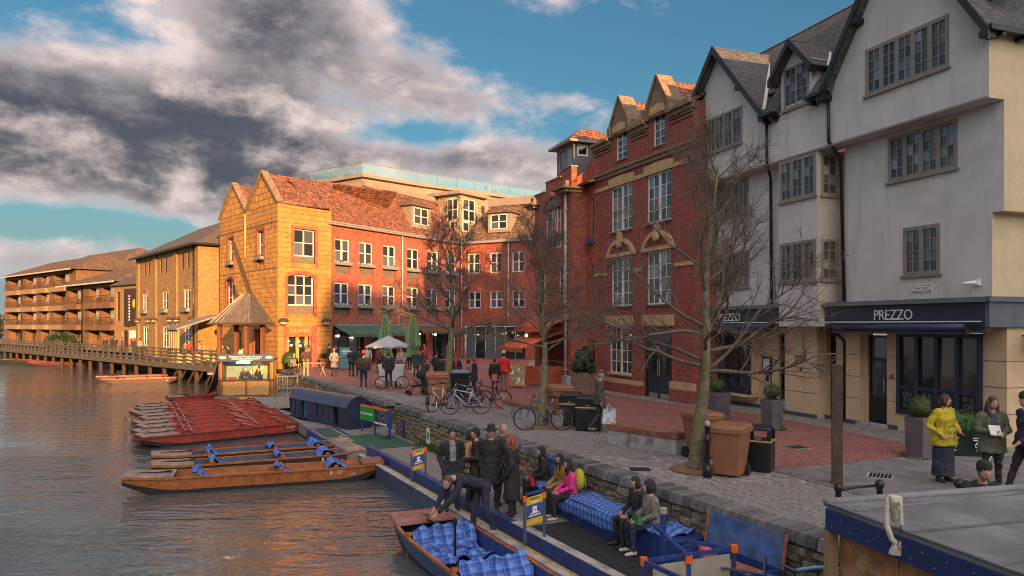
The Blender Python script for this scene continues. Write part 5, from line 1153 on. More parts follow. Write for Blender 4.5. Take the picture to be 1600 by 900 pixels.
# ------------------------------------------------------------------ frame and handrails in the near right corner
FG = thing('gangway_frame', 'blue tubular gangway frame with orange corner caps and canvas panel in the foreground', 'frame', (1.72, 9.6, -1.0))
q = MB(); A, B, C_, D = (0, 0, .92), (1.28, .35, .98), (.55, -1.2, .95), (.7, .75, 1.0)
q.bar(A, B, .05, .05); q.bar(A, C_, .05, .05); q.bar((.66, .55, 1.02), B, .05, .05); q.bar((.3, .9, 1.15), (.62, .12, .93), .05, .05); q.build('rails', M_blue, FG)
for p in (A, B, (.62, .15, .9)): MB().bar((p[0], p[1], 0), (p[0], p[1], p[2]), .05, .05).build('post', M_blue, FG); MB().box(p[0] - .045, p[0] + .045, p[1] - .045, p[1] + .045, p[2] - .05, p[2] + .05).build('corner_cap', M_orange_p, FG)
MB().hexa([(.12, .02, .15), (1.22, .32, .2), (1.22, .335, .2), (.12, .035, .15), (.12, .02, .85), (1.22, .32, .92), (1.22, .335, .92), (.12, .035, .85)]).build('canvas', mat('canvas', (.34, .33, .27), .8, var=.15, sc=3, col2=(.45, .38, .12)), FG)
MB().tube([(.45, .95, 0), (.45, .95, 1.35)], .045, 8).build('post', M_blue, FG); MB().tube([(.45, .95, 1.3), (.45, .95, 1.38)], .055, 8).build('corner_cap', M_conc, FG)
HR_ = thing('dock_handrail', 'grey blue tubular handrail with a pale blue rope at the foot of the near wall', 'handrail', (3.35, 9.75, -1.0))
q = MB(); q.tube([(0, 0, 0), (0, 0, .95), (.35, -.1, .78), (.9, -.15, .82), (1.05, -.1, .82)], .024, 8); q.tube([(-.55, .1, .75), (0, 0, .70), (.4, -.1, .6), (.95, -.15, .62)], .02, 8); q.tube([(.4, -.1, 0), (.4, -.1, .77)], .024, 8); q.tube([(1.05, -.1, 0), (1.05, -.1, .82)], .02, 8); q.build('tubes', M_bluegrey, HR_, True)
RP = thing('rope', 'pale blue rope wound along the dock handrail', 'rope', (3.35, 9.75, -1.0)); q = MB()
q.tube([(.38, -.11, .79), (.6, -.13, .83), (.85, -.15, .84), (.98, -.15, .80)], .028, 6); q.tube([(.86, -.16, .84), (.9, -.2, .65), (.84, -.2, .45), (.9, -.2, .3)], .022, 6); q.tube([(.4, -.12, .6), (.65, -.15, .66), (.9, -.18, .60)], .018, 6); q.build('strands', mat('rope_blue', (.16, .42, .58), .8, var=.2, sc=30), RP, True)
# ------------------------------------------------------------------ riverside booth whose roof fills the lower right
a0, a1, a2 = Vector((3.72, 8.66, 0)), Vector((6.75, 9.5, 0)), Vector((4.45, 5.6, 0))
BO = thing('riverside_booth', 'low booth with grey felt roof and blue fascia in the lower right corner', 'booth', a0)
e1 = (a1 - a0) * 1.15; e2 = (a2 - a0) * 1.3; P4 = [Vector((0, 0, 0)), e2, e1 + e2, e1]
q = MB(); q.prism([(p.x, p.y, .84) for p in P4], (0, 0, .06)); q.build('roof', mat('roof_felt', (.17, .18, .19), .85, var=.22, sc=1.6, bump=.25, bsc=60, col2=(.235, .245, .25), patch=1.4), BO)
n1_ = e1.normalized(); n2_ = e2.normalized()
MB().bar(Vector((0, 0, .72)) - n1_ * .02, e2 + Vector((0, 0, .72)) - n1_ * .02, .035, .24).build('fascia', mat('fascia_blue', (.012, .030, .125), .5, var=.15), BO); MB().bar(Vector((0, 0, .72)) + n2_ * -.02, e1 + Vector((0, 0, .72)) - n2_ * .02, .035, .24).build('fascia', mat('fascia_blue', (.012, .030, .125), .5), BO)
MB().tube([Vector((-.02, .02, .91)) , e1 + Vector((0, -.06, .93))], .05, 8).build('roof_roll', mat('felt_roll', (.22, .23, .24), .7), BO, True); MB().tube([Vector((0, 0, .905)), e2 + Vector((0, 0, .905))], .018, 6).build('drip_edge', M_lead, BO)
MB().slab([e1 * .02 + n2_ * .35 + Vector((0, 0, .912)), e1 * .98 + n2_ * .12 + Vector((0, 0, .912)), e1 * .98 + n2_ * .18 + Vector((0, 0, .912)), e1 * .02 + n2_ * .42 + Vector((0, 0, .912))], .01).build('felt_lap', M_lead, BO)
M_booth = mat('booth_timber', (.34, .155, .06), .7, var=.35, sc=5, col2=(.42, .28, .16), patch=3)
L2 = e2.length
for f_ in (.30, .55, .78):
    MB().slab([n2_ * (L2 * f_) + Vector((0, 0, .914)), e1 + n2_ * (L2 * f_ - .05) + Vector((0, 0, .914)), e1 + n2_ * (L2 * f_) + Vector((0, 0, .914)), n2_ * (L2 * f_ + .06) + Vector((0, 0, .914))], .012).build('felt_seam', mat('felt_seam', (.12, .125, .13), .8, var=.3), BO)
for k in range(26):
    pp_ = n2_ * (.12 + k * .15); MB().lathe([(.011, 0), (.011, .006), (.004, .009)], 6, (pp_.x - n1_.x * .038, pp_.y - n1_.y * .038, .66 + .1 * (k % 2))).build('fixing', M_galv, BO)
for k in range(5): 
    s0, s1 = .16 + k * .85, min(.16 + (k + 1) * .85 - .012, L2)
    if s1 > s0: MB().hexa([*(Vector((n1_.x * d + n2_.x * s, n1_.y * d + n2_.y * s, -1.9)) for s, d in ((s0, .10), (s1, .10), (s1, .2), (s0, .2))), *(Vector((n1_.x * d + n2_.x * s, n1_.y * d + n2_.y * s, .6)) for s, d in ((s0, .10), (s1, .10), (s1, .2), (s0, .2)))]).build('side_panel', M_booth, BO)
MB().bar(Vector((.04, .02, -1.9)), Vector((.04, .02, .6)), .12, .12).build('corner_post', mat('post_tan', (.35, .25, .12), .7), BO)
MB().prism([(n1_.x * .12 + n2_.x * .05, n1_.y * .12 + n2_.y * .05, -1.9), (n1_.x * 2.9 + n2_.x * .05, n1_.y * 2.9 + n2_.y * .05, -1.9), (n1_.x * 2.9 + n2_.x * .15, n1_.y * 2.9 + n2_.y * .15, -1.9), (n1_.x * .12 + n2_.x * .15, n1_.y * .12 + n2_.y * .15, -1.9)], (0, 0, 2.5)).build('back_panel', M_booth, BO)
FLm = thing('security_floodlight', 'old white security floodlight on a curved bracket at the booth roof edge', 'floodlight', Vector((3.86, 7.55, .74)))
M_owh = mat('aged_white', (.55, .52, .44), .6, var=.15, sc=12)
q = MB(); q.tube([(.1, -.04, -.02), (.02, -.02, .08), (-.02, 0, .22), (0, .02, .38), (.02, .02, .5)], [.035, .03, .028, .028, .024], 10); q.build('bracket_arm', M_owh, FLm, True)
MB().prism([(-.0, -.06, -.08), (.18, -.06, -.1), (.2, -.06, .1), (.05, -.06, .04)], (0, .06, 0)).build('mounting_plate', M_owh, FLm)
q = MB(); q.hexa([(.05, -.03, .22), (.15, -.03, .20), (.16, .06, .20), (.06, .06, .22), (.0, -.05, .52), (.13, -.05, .51), (.13, .05, .51), (.0, .05, .52)]); bevel(q.build('lamp_head', M_owh, FLm), .02, 2)
MB().hexa([(.04, -.052, .26), (.10, -.056, .25), (.10, -.05, .25), (.04, -.046, .26), (.02, -.066, .46), (.08, -.066, .46), (.08, -.06, .46), (.02, -.06, .46)]).build('lamp_grille', mat('lichen_panel', (.28, .27, .18), .9, var=.6, sc=40), FLm)
MB().tube([(.12, -.02, .22), (.10, -.05, .1), (.06, -.06, .02)], .007, 5).build('cable', M_black, FLm)

# ================================================================== PUNTS
def punt(label, p0, p1, w, inside, outside, style, num=None, group=None, name='punt'):
    """p0 stern, p1 bow: gunwale level; decks at both ends, seat backs between"""
    p0 = Vector(p0); p1 = Vector(p1); d = p1 - p0; L = d.length
    e = thing(name, label, 'punt', (p0.x, p0.y, -1.5), math.atan2(d.y, d.x), group)
    N = 22; st = []
    for i in range(N + 1):
        u = i / N; x = u * L; k = max(0, (abs(u - .5) - .30) / .20); zb = -.14 + .42 * k ** 1.5; hw = w / 2 * (1 - .22 * k ** 2); zg = .42 + (.06 if style != 'red' else 0.) * k ** 2; st.append((x, zb, hw, zg))
    def shell(off, top, flip, ends=True):
        rings = [[(x, -hw + off, zg + top), (x, -hw * .9 + off, zb + abs(off)), (x, hw * .9 - off, zb + abs(off)), (x, hw - off, zg + top)] for x, zb, hw, zg in st]
        vs_ = [q for r in rings for q in r]; fs = []
        for i in range(N):
            for k in range(3): f = (i * 4 + k, i * 4 + k + 1, i * 4 + k + 5, i * 4 + k + 4); fs.append(f if flip else f[::-1])
        if ends: fs += [(0, 1, 2, 3) if not flip else (3, 2, 1, 0), tuple(N * 4 + q for q in ((3, 2, 1, 0) if not flip else (0, 1, 2, 3)))]
        return vs_, fs
    q = MB(); q.add(*shell(0, 0, False)); hull = q.build('hull', outside, e)
    q = MB()
    q.add([(x, s * (hw * .9 + (hw - hw * .9) * .42 + .003), zb + (zg - zb) * .42) for x, zb, hw, zg in st for s in (1,)] + [(x, hw * .9 + .003, zb - .002) for x, zb, hw, zg in st], [(i, i + 1, N + 2 + i, N + 1 + i) for i in range(N)])
    q.add([(x, -(hw * .9 + (hw - hw * .9) * .42 + .003), zb + (zg - zb) * .42) for x, zb, hw, zg in st] + [(x, -hw * .9 - .003, zb - .002) for x, zb, hw, zg in st], [(N + 1 + i, N + 2 + i, i + 1, i) for i in range(N)]); q.build('boot_stripe', M_hull, e)
    q = MB(); q.add(*shell(.035, -.005, True)); q.build('lining', inside, e)
    gw = MB()
    for s in (-1, 1): gw.loft([[(x, s * hw - .035, zg - .03), (x, s * hw + .03, zg - .03), (x, s * hw + .03, zg + .022), (x, s * hw - .035, zg + .022)] for x, zb, hw, zg in st])
    gw.build('gunwale', M_varnish if style != 'red' else mat('gunwale_red', (.20, .045, .028), .5, var=.3), e)
    def deckp(u0, u1, nm, m):
        a = [s_ for s_ in st if u0 * L - 1e-3 <= s_[0] <= u1 * L + 1e-3]
        q = MB(); q.loft([[(x, -hw - .015, zg + .024), (x, hw + .015, zg + .024), (x, hw + .015, zg + .05), (x, -hw - .015, zg + .05)] for x, zb, hw, zg in a]); return q.build(nm, m, e)
    big = {'red': .215, 'brown': .19, 'blue': .21, 'near': .125}[style]
    deckp(0, big, 'stern_deck', M_deck if style != 'near' else mat('near_deck', (.34, .13, .08), .55, var=.35, sc=3, col2=(.20, .20, .22), patch=2)); deckp(1 - {'red': .10, 'brown': .10, 'blue': .10, 'near': .05}[style], 1.0, 'bow_deck', M_deck if style == 'blue' else mat('bow_deck', (.24, .09, .055), .5, var=.3, sc=4))
    hwm = w / 2 - .05
    q = MB()
    for k in range(14): x = L * (.82 if style != 'near' else .16) + k * .0
    sl = MB()
    for k in range(8): x = L * .80 + k * .1; sl.box(x, x + .06, -hwm * .85, hwm * .85, -.02, .0)
    sl.build('floor_slats', M_deck, e)
    for f in ((.24, .56, .78) if style != 'near' else (.145, .385, .64)):
        x = f * L; bb_ = link('seat_back', None, e); MB().hexa([(x, -hwm, .0), (x + .03, -hwm, .0), (x + .03, hwm, .0), (x, hwm, .0), (x + .12, -hwm, .46), (x + .15, -hwm, .46), (x + .15, hwm, .46), (x + .12, hwm, .46)]).build('back_board', inside if style == 'red' else M_varnish, bb_); MB().box(x + .08, x + .2, -hwm - .06, hwm + .06, .45, .5).build('top_rail', M_varnish if style != 'red' else M_redpaint, bb_)
    for f in (.34, .46, .66, .86):
        for s in (-1, 1): MB().box(f * L, f * L + .13, s * (hwm + .005) - .012, s * (hwm + .005) + .012, .20, .27).build('label_plate', mat('plate_blue', (.22, .30, .45), .4), e)
    if num:
        t_ = text(e, num, 0, 0, .16, M_whitep, ext=.002, name='number'); t_.location = (L * .80, -(w / 2 * .985) - .012, .30); t_.rotation_euler = (R(96), 0, 0)
    cl = MB(); cl.tube([(.25, 0, .5), (.5, .08, .51), (.8, -.05, .51), (1.1, .04, .51)], .02, 5); cl.ell((1.1, .04, .52), (.1, .07, .03), 8, 6); cl.build('mooring_rope', M_black, e, True)
    return e
# the raft of red punts, packed side by side
ord_ = ('nearest', 'second', 'third', 'fourth', 'fifth', 'sixth', 'seventh', 'eighth', 'ninth')
d_ = Vector((.735, .678)); n_ = Vector((-.678, .735)); base_p = Vector((-13.95, 26.75))
for k in range(9):
    o = base_p + Vector((-.46, .887)) * 1.40 * k + d_ * (.35 + rnd.uniform(-.22, .22)); p1 = o + d_ * 7.1
    punt('red painted punt moored in the raft of nine, %s to the camera' % ord_[k] if k else 'red painted punt with white number at the near side of the raft', (o.x, o.y), (p1.x, p1.y), 1.24, M_redpaint, M_redpaint, 'red', 'B 107' if k == 0 else None, 'raft of red punts')
q = MB(); a = base_p + d_ * 2.0; b2 = base_p + Vector((-.46, .887)) * 11.4 + d_ * 2.0
for dd in (0, .25): q.tube([(a.x + d_.x * dd, a.y + d_.y * dd, -1.02), (b2.x + d_.x * dd, b2.y + d_.y * dd, -1.03)], .013, 5)
tag(q.build('punt_poles', M_taupe_l), 'two thin pale poles laid across the raft of red punts', 'pole')
q = MB(); a = base_p + d_ * 4.9; b2 = base_p + Vector((-.46, .887)) * 11.4 + d_ * 4.9
q.tube([(a.x, a.y, -1.03), (b2.x, b2.y, -1.03)], .013, 5); tag(q.build('punt_pole', M_taupe_l), 'single pale pole laid across the bow half of the red punts', 'pole')
punt('single dark red punt lying behind the raft below the kiosk', (-19.6, 41.8), (-16.0, 44.5), 1.1, M_redpaint, M_redpaint, 'red')
# three punts in front
pb1 = punt('varnished orange brown punt with blue blankets nearest in the left group', gp(194, 746, -1.08).to_2d(), gp(597, 722, -1.08).to_2d(), 1.05, M_varnish, M_varnish, 'brown', 'B 107')
pb2 = punt('dark navy lined punt between the brown punt and the far navy punt', gp(236, 728, -1.08).to_2d(), gp(566, 703, -1.08).to_2d(), 1.05, M_bluegrey, M_wood_d, 'blue', 'B 111')
pb3 = punt('dark navy lined punt furthest of the three, beside the blue float', gp(236, 713, -1.08).to_2d(), gp(548, 690, -1.08).to_2d(), 1.05, M_bluegrey, M_wood_d, 'blue')
nb = punt('large blue punt with plaid blankets in the foreground by the bending man', quay(17.26, 3.16).to_2d(), quay(8.7, 3.16).to_2d(), 1.46, M_blue, mat('near_hull_blue', (.05, .085, .19), .45, var=.3, sc=4, col2=(.09, .12, .19), patch=3), 'near')
def in_punt(e, f): 
    L = max(v.co.x for ch in e.children if ch.name.startswith('hull') for v in ch.data.vertices); return e.matrix_basis @ Vector((f * L, 0, 0)), e.rotation_euler.z + R(90)
for e, f, lb in ((pb1, .235, 'stern seat of the varnished punt'), (pb1, .545, 'middle seat of the varnished punt'), (pb1, .765, 'bow seat of the varnished punt'), (pb2, .245, 'stern seat of the middle navy punt'), (pb2, .545, 'middle seat of the middle navy punt'), (pb2, .77, 'bow seat of the middle navy punt'), (pb3, .245, 'stern seat of the far navy punt'), (pb3, .545, 'middle seat of the far navy punt'), (pb3, .77, 'bow seat of the far navy punt')):
    p, rz = in_punt(e, f); cloth('blanket', 'blue plaid blanket on the ' + lb, [(-.06, .48), (-.16, .57), (-.45, .26), (-1.0, .16)] if f < .7 else [(.02, .36), (-.10, .55), (-.2, .57), (-.7, .24), (-1.1, .14)], .92, p, rz, None, 'punt blankets', .03, 10)
for f, lb, pr in ((.145, 'draped over the first seat of the foreground blue punt', [(.05, .05), (-.1, .52), (-.2, .54), (-.42, .18), (-1.15, .14)]), (.385, 'draped over the second seat of the foreground blue punt', [(.05, .05), (-.1, .52), (-.2, .54), (-.42, .18), (-1.2, .14)])):
    p, rz = in_punt(nb, f); cloth('blanket', 'large blue plaid blanket ' + lb, [(-a, b_) for a, b_ in [(y, z) for y, z in pr]][::1] if False else [(y, z) for y, z in pr], 1.24, p, rz, None, 'punt blankets', .055, 22)
for k, (f, y_) in enumerate(((.14, -.42), (.14, .3))):
    p, rz = in_punt(nb, f); p2 = p + Matrix.Rotation(nb.rotation_euler.z, 3, 'Z') @ Vector((.55, y_, .27)); q = MB(); q.ell((0, 0, 0), (.27, .2, .10), 12, 8); o = q.build('cushion', M_plaid, None, True, p2); o.rotation_euler = (0, 0, nb.rotation_euler.z + .3 * k); tag(o, ('plaid cushion at the water side of the foreground punt seat', 'plaid cushion at the dock side of the foreground punt seat')[k], 'cushion')
MB_ = MB(); p, _ = in_punt(nb, .30); q = MB(); q.tube([(0, 0, 0), (0, 0, .55)], .022, 6); q.ell((0, 0, .6), (.05, .02, .08), 8, 6); tag(q.build('boat_hook', M_black, None, False, p + Vector((-.25, -.25, .42)) - Vector((0, 0, .0))), 'short dark upright stick on the foreground punt gunwale', 'boat hook')
M_farpunt = mat('far_punt_red', (.085, .030, .024), .6, var=.3, sc=3)
# far punts by the boardwalk
punt('long red brown punt moored below the boardwalk on the left', gp(150, 589, -1.1).to_2d(), gp(262, 586, -1.1).to_2d(), 1.2, M_farpunt, M_farpunt, 'red')
punt('pale topped punt in front of the red brown one below the boardwalk', gp(160, 593, -1.1).to_2d(), gp(276, 590, -1.1).to_2d(), 1.2, M_deck, M_farpunt, 'red')
punt('distant red punt at the far end of the boardwalk', gp(48, 566, -1.1).to_2d(), gp(158, 566.5, -1.1).to_2d(), 1.3, M_farpunt, M_farpunt, 'red')
punt('distant green edged punt furthest left by the boardwalk', gp(8, 561.5, -1.1).to_2d(), gp(62, 564, -1.1).to_2d(), 1.3, M_leaf_d, M_leaf_d, 'red')
punt('small blue rowing punt just right of the distant red punt', gp(156, 568, -1.1).to_2d(), gp(186, 570, -1.1).to_2d(), 1.2, M_bluegrey, M_blue, 'red')

# ================================================================== TICKET KIOSK
KW = 3.0
KO = facade('ticket_kiosk', 'small timber punting ticket kiosk with navy sign board on the water', 'kiosk', (-16.35, 41.0), (-13.4, 41.55)); KO.location.z = -1.0
M_osb = mat('osb_panel', (.50, .285, .085), .75, var=.3, sc=16, col2=(.62, .40, .15), patch=20)
for k in range(2): MB().box(.22 + k * 1.28, 1.42 + k * 1.28, -.02, .03, .08, .85).build('counter_panel', M_osb, KO)
q = MB()
for x in (.1, 1.44, 2.74): q.box(x, x + .09, -.05, .06, .0, .9 if x == 1.44 else 2.0)
q.build('posts', mat('post_red', (.30, .085, .035), .6), KO); MB().box(.0, 2.95, -.14, .2, .88, .95).build('counter', M_wood_d, KO); MB().box(-.2, 3.1, -.2, 1.8, -.12, .0).build('floor', M_boards, KO)
MB().box(.1, 2.83, 1.7, 1.76, 0, 2.1).build('back_wall', mat('kiosk_mint', (.16, .24, .19), .8), KO); MB().box(2.83, 2.88, .06, 1.75, 0, 2.1).build('side_wall', M_osb, KO)
MB().box(.0, .06, .0, 1.75, 0, 1.9).build('side_wall', M_wood, KO); MB().box(-.05, 2.95, -.05, 1.8, 2.02, 2.08).build('roof', M_wood_d, KO)
sw = MB(); arc = [(-.02, 2.1)] + [(-.55 * (1 - math.cos(t_)) - .05 - .2 * math.sin(t_) * 0, 2.1 - 1.9 * math.sin(t_) ** 1.0 * (t_ / 1.57)) for t_ in (.3, .6, .9, 1.2, 1.57)]
sw.loft([[(x, y, z) for x, z in arc] + [(x + .06, y, z) for x, z in arc[::-1]] for y in (-.1, 1.8)]); sw.build('curved_side', M_hull, KO)
sg = link('sign', None, KO); MB().box(-.02, 3.02, -.32, -.26, 1.98, 2.38).build('sign_board', mat('sign_navy', (.022, .028, .10), .5), sg)
text(sg, "Scudamore's Punting Company", 1.5, 2.25, .155, M_whitep, -.33, ext=.003, sx=.9)
for z_, w_ in ((2.12, 1.5), (2.04, .7)): MB().box(1.5 - w_ / 2, 1.5 + w_ / 2, -.335, -.33, z_ - .018, z_ + .018).build('text_line', M_whitep, sg)
for x in (.28, 2.74): o = MB().ell((x, -.33, 2.2), (.2, .012, .09), 14, 6).build('oval_emblem', mat('emblem', (.45, .47, .40), .5), sg)
MB().box(.9, 1.6, .3, .36, 1.86, 1.92).build('strip_light', emit('strip_light', (1, .97, .9), 9.), KO)
ring = MB()
for s in range(20):
    a1, a2_ = 2 * math.pi * s / 20, 2 * math.pi * (s + 1) / 20; ring.prism([(1.98 + r_ * math.cos(a), 1.6, 1.62 + r_ * math.sin(a)) for a, r_ in ((a1, .2), (a2_, .2), (a2_, .15), (a1, .15))], (0, .06, 0))
ring.build('wall_ring', M_whitep, KO); MB().box(1.6, 2.5, 1.66, 1.69, 1.2, 1.95).build('notice_panel', M_osb, KO)
for x in (1.75, 2.3): MB().lathe([(.06, .95), (.06, 1.42), (.03, 1.45)], 10, (x, .12, 0)).build('steel_urn', M_steel, KO, True)
MB().box(.5, .9, .0, .25, .95, 1.08).build('leaflet_box', mat('leaflet_red', (.3, .02, .05), .6), KO)
MB().box(2.95, 4.6, -.5, 1.5, -.35, -.05).build('step_platform', M_boards, KO); MB().box(1.2, 4.3, -.5, -.3, -.12, .02).build('step_board', M_yline, KO)
GR_ = thing('dock_gate', 'galvanised tubular gate panels between the kiosk and the quay wall', 'gate', (-13.2, 41.4, -1.0), R(8)); q = MB()
for x in (0, .55, 1.1): q.tube([(x, 0, 0), (x, 0, 1.15)], .035, 6)
for z in (.45, 1.12): q.tube([(0, 0, z), (1.1, 0, z)], .03, 6)
for k in range(3): q.tube([(.14 + k * .14, 0, .1), (.14 + k * .14, 0, 1.1)], .012, 5)
q.build('bars', M_galv, GR_); MB().ell((0, 0, 1.2), (.06, .06, .06), 8, 6).build('post_cap', M_orange_p, GR_)

# ================================================================== BOARDWALK, its rail and piles
b0, b1 = Vector((-21.6, 53.6, 0)), Vector((-72, 101.5, 0)); bd = (b1 - b0).normalized(); bi = Vector((.69, .724, 0))
M_bw = mat('boardwalk_timber', (.085, .075, .062), .9, var=.35, sc=6, bump=.3)
M_farpunt = mat('far_punt_red', (.085, .030, .024), .6, var=.3, sc=3)
BW = thing('timber_boardwalk', 'long weathered timber boardwalk on piles below the riverside buildings', 'boardwalk', b0, math.atan2(-bd.y, -bd.x))
LB = (b1 - b0).length                                 # local x runs back to the near end, so the walk lies at negative x; y is towards ... the bank is +y after the flip below
sgn = 1 if (Matrix.Rotation(BW.rotation_euler.z, 3, 'Z') @ Vector((0, 1, 0))).dot(bi) > 0 else -1
def yb(a, b_): return (a, b_) if sgn > 0 else (-b_, -a)
y0, y1 = yb(0, 3.0); MB().box(-LB, 2.5, y0, y1, -.12, -.02).build('deck', M_bw, BW)
y0, y1 = yb(-.05, .1); MB().box(-LB, 2.5, y0, y1, -.45, -.121).build('edge_beam', M_bw, BW)
pst = MB().box(-.07, .07, -.07, .07, -.4, 1.15).mesh('rail_post', M_bw); pil = MB().box(-.12, .12, -.12, .12, -3, -.1).mesh('pile', M_wood_d)
x = 2.3; k = 0
while x > -LB:
    link('rail_post', pst, BW, (x, .03 * sgn, 0)); 
    if k % 2 == 0: link('pile', pil, BW, (x, .3 * sgn, 0)); link('pile', pil, BW, (x, 2.6 * sgn, 0))
    if k < 7: 
        q = MB(); q.bar((x, .3 * sgn, -.15), (x - 1.5, .3 * sgn, -1.5), .1, .14); q.build('brace', M_wood_d, BW)
    x -= 1.55; k += 1
for z in (.28, .56, .84, 1.10): y0, y1 = yb(-.06, .0); MB().box(-LB, 2.4, y0 - .02, y1 + .0, z - .05, z + .05).build('rail', M_bw, BW)
# ================================================================== CRANE PAVILION on the corner of the boardwalk
PV = thing('crane_pavilion', 'timber pavilion with pyramid metal roof and leaning crane jib by the sandstone gables', 'pavilion', gp(378, 575, 0) + Vector((-1.2, -1.0, 0)), R(-12))
PV.location = (-17.5, 47.6, 0)
for x in (-.95, .95):
    for y in (-.95, .95): MB().box(x - .12, x + .12, y - .12, y + .12, -2.6, 3.1).build('post', mat('post_redbrown', (.16, .06, .03), .7, var=.2), PV)
hr = MB(); E_ = [(-1.5, -1.35, 3.15), (1.5, -1.35, 3.15), (1.5, 1.35, 3.15), (-1.5, 1.35, 3.15)]; T_ = [(.2, -.2, 5.0), (.75, -.2, 5.0), (.75, .2, 5.0), (.2, .2, 5.0)]
hr.add(E_ + T_, [(0, 1, 5, 4), (1, 2, 6, 5), (2, 3, 7, 6), (3, 0, 4, 7), (4, 5, 6, 7), (3, 2, 1, 0)]); hr.build('roof', mat('roof_copper', (.13, .105, .09), .55, .3, var=.25, sc=3), PV)
for k in range(9):
    f = (k + .5) / 9; MB().bar((-1.5, -1.35 + 2.7 * f, 3.17), (.2, -.2 + .4 * f, 5.02), .04, .05).build('roof_rib', mat('rib_copper', (.20, .16, .135), .5, .3), PV); MB().bar((-1.5 + 3.0 * f, -1.35, 3.17), (.2 + .55 * f, -.2, 5.02), .04, .05).build('roof_rib', mat('rib_copper', (.20, .16, .135), .5, .3), PV)
MB().box(-1.55, 1.55, -1.4, 1.4, 3.03, 3.15).build('eaves', M_wood_d, PV)
MB().bar((.72, .2, 4.4), (-.75, .2, 8.4), .16, .22).build('jib', M_wood_d, PV); MB().box(-1.5, 1.5, -1.4, 1.4, -.15, .0).build('deck', M_boards, PV)
# ================================================================== BARE TREES
def bare_tree(label, p, seed, trunk_h, trunk_r, top, spread, n_limb, n2, n3, lean=(0, 0), tw=.0045, wide=()):
    """tapered trunk, limbs from trunk_h upwards, branches, twigs"""
    r = random.Random(seed); e = thing('bare_tree', label, 'tree', p, 0, 'bare quay trees')
    tm = MB(); cm = MB()
    tp = [Vector((lean[0] * (t ** 1.3) + .06 * math.sin(t * 9 + seed), lean[1] * t + .06 * math.cos(t * 7 + seed), top * .86 * t)) for t in [i / 12 for i in range(13)]]
    tr = [trunk_r * (1.25 if i == 0 else 1.0) * (1 - .90 * (i / 12) ** .8) + .006 for i in range(13)]
    fine = []; fr_ = []
    for i in range(12):
        for j in range(5): f_ = j / 5; fine.append(tp[i].lerp(tp[i + 1], f_)); fr_.append(tr[i] + (tr[i + 1] - tr[i]) * f_)
    tm.tube(fine, fr_, 16)
    for i, v in enumerate(tm.v):                                   # knots and ridges
        c_ = fine[i // 16]; d_v = Vector(v) - c_; nz = mnoise.noise(Vector((v[0] * 9, v[1] * 9, v[2] * 2.2 + seed))) * .10 + mnoise.noise(Vector((v[0] * 22, v[1] * 22, v[2] * 6))) * .08; tm.v[i] = tuple(c_ + d_v * (1 + nz))
    tm.build('trunk', M_bark, e, True)
    def at(t): f = t * 12; i = min(11, int(f)); return tp[i].lerp(tp[i + 1], f - i), tr[i] + (tr[i + 1] - tr[i]) * (f - i)
    def path(p0, d, L, up, n, wig):
        pts = [p0]; d = d.normalized()
        for i in range(n):
            d = (d + Vector((r.gauss(0, wig), r.gauss(0, wig), r.gauss(0, wig) + up))).normalized(); pts.append(pts[-1] + d * L / n)
        return pts
    limbs = []
    for k in range(n_limb):
        f = (k + .5) / n_limb; t = (trunk_h + (top * .84 - trunk_h) * f ** 1.05) / (top * .86)
        q, rad = at(min(t, .98)); az = k * 2.4 + r.uniform(-.4, .4); el = R(r.uniform(12, 34) + 34 * f)
        L = spread * (1.08 - .62 * f) * r.uniform(.75, 1.12); limbs.append((q, az, el, L, min(rad * .45, trunk_r * .27), f))
    for az, el, L, f in wide:
        q, rad = at((trunk_h + (top * .84 - trunk_h) * f) / (top * .86)); limbs.append((q, R(az), R(el), L, min(rad * .5, trunk_r * .30), f))
    for q, az, el, L, rad, f in limbs:
        d = Vector((math.cos(az) * math.cos(el), math.sin(az) * math.cos(el), math.sin(el)))
        n_ = 12; P = path(q, d, L, .045 + .03 * f, n_, .15); rs = [rad * (1 - .88 * i / n_) + .004 for i in range(n_ + 1)]; cm.tube(P, rs, 6)
        for j in range(int(n2 * L / spread + 2)):
            g = r.uniform(.22, 1.) * n_; i = min(n_ - 1, int(g)); b0_ = P[i].lerp(P[i + 1], g - i); dd = (P[i + 1] - P[i]).normalized()
            side = dd.cross(Vector((r.gauss(0, 1), r.gauss(0, 1), r.gauss(.3, 1)))).normalized(); d2 = dd * r.uniform(.55, 1.0) + side * r.uniform(.5, 1.); L2 = L * r.uniform(.22, .46) * (1.15 - .5 * g / n_)
            P2 = path(b0_, d2, L2, .05, 6, .14); r2 = max(.006, rs[i] * .45); cm.tube(P2, [r2 * (1 - .8 * a / 6) + .002 for a in range(7)], 4)
            for m_ in range(n3):
                g2 = r.uniform(.15, 1.) * 6; i2 = min(5, int(g2)); c0 = P2[i2].lerp(P2[i2 + 1], g2 - i2); d3 = (P2[i2 + 1] - P2[i2]).normalized(); s3 = d3.cross(Vector((r.gauss(0, 1), r.gauss(0, 1), r.gauss(0, 1)))).normalized()
                L3 = r.uniform(.12, .42) * (spread / 3.); P3 = path(c0, d3 * .7 + s3 * .8, L3, .05, 3, .18); cm.tube(P3, [tw * 1.2, tw, tw * .8, tw * .5], 3, cap=False)
                if r.random() < .6: c1 = P3[2]; P4_ = path(c1, (P3[3] - P3[2]) + Vector((r.gauss(0, .08), r.gauss(0, .08), r.gauss(0, .08))), L3 * .5, .04, 2, .2); cm.tube(P4_, [tw * .8, tw * .6, tw * .4], 3, cap=False)
    cm.build('crown', M_twig, e, True); return e
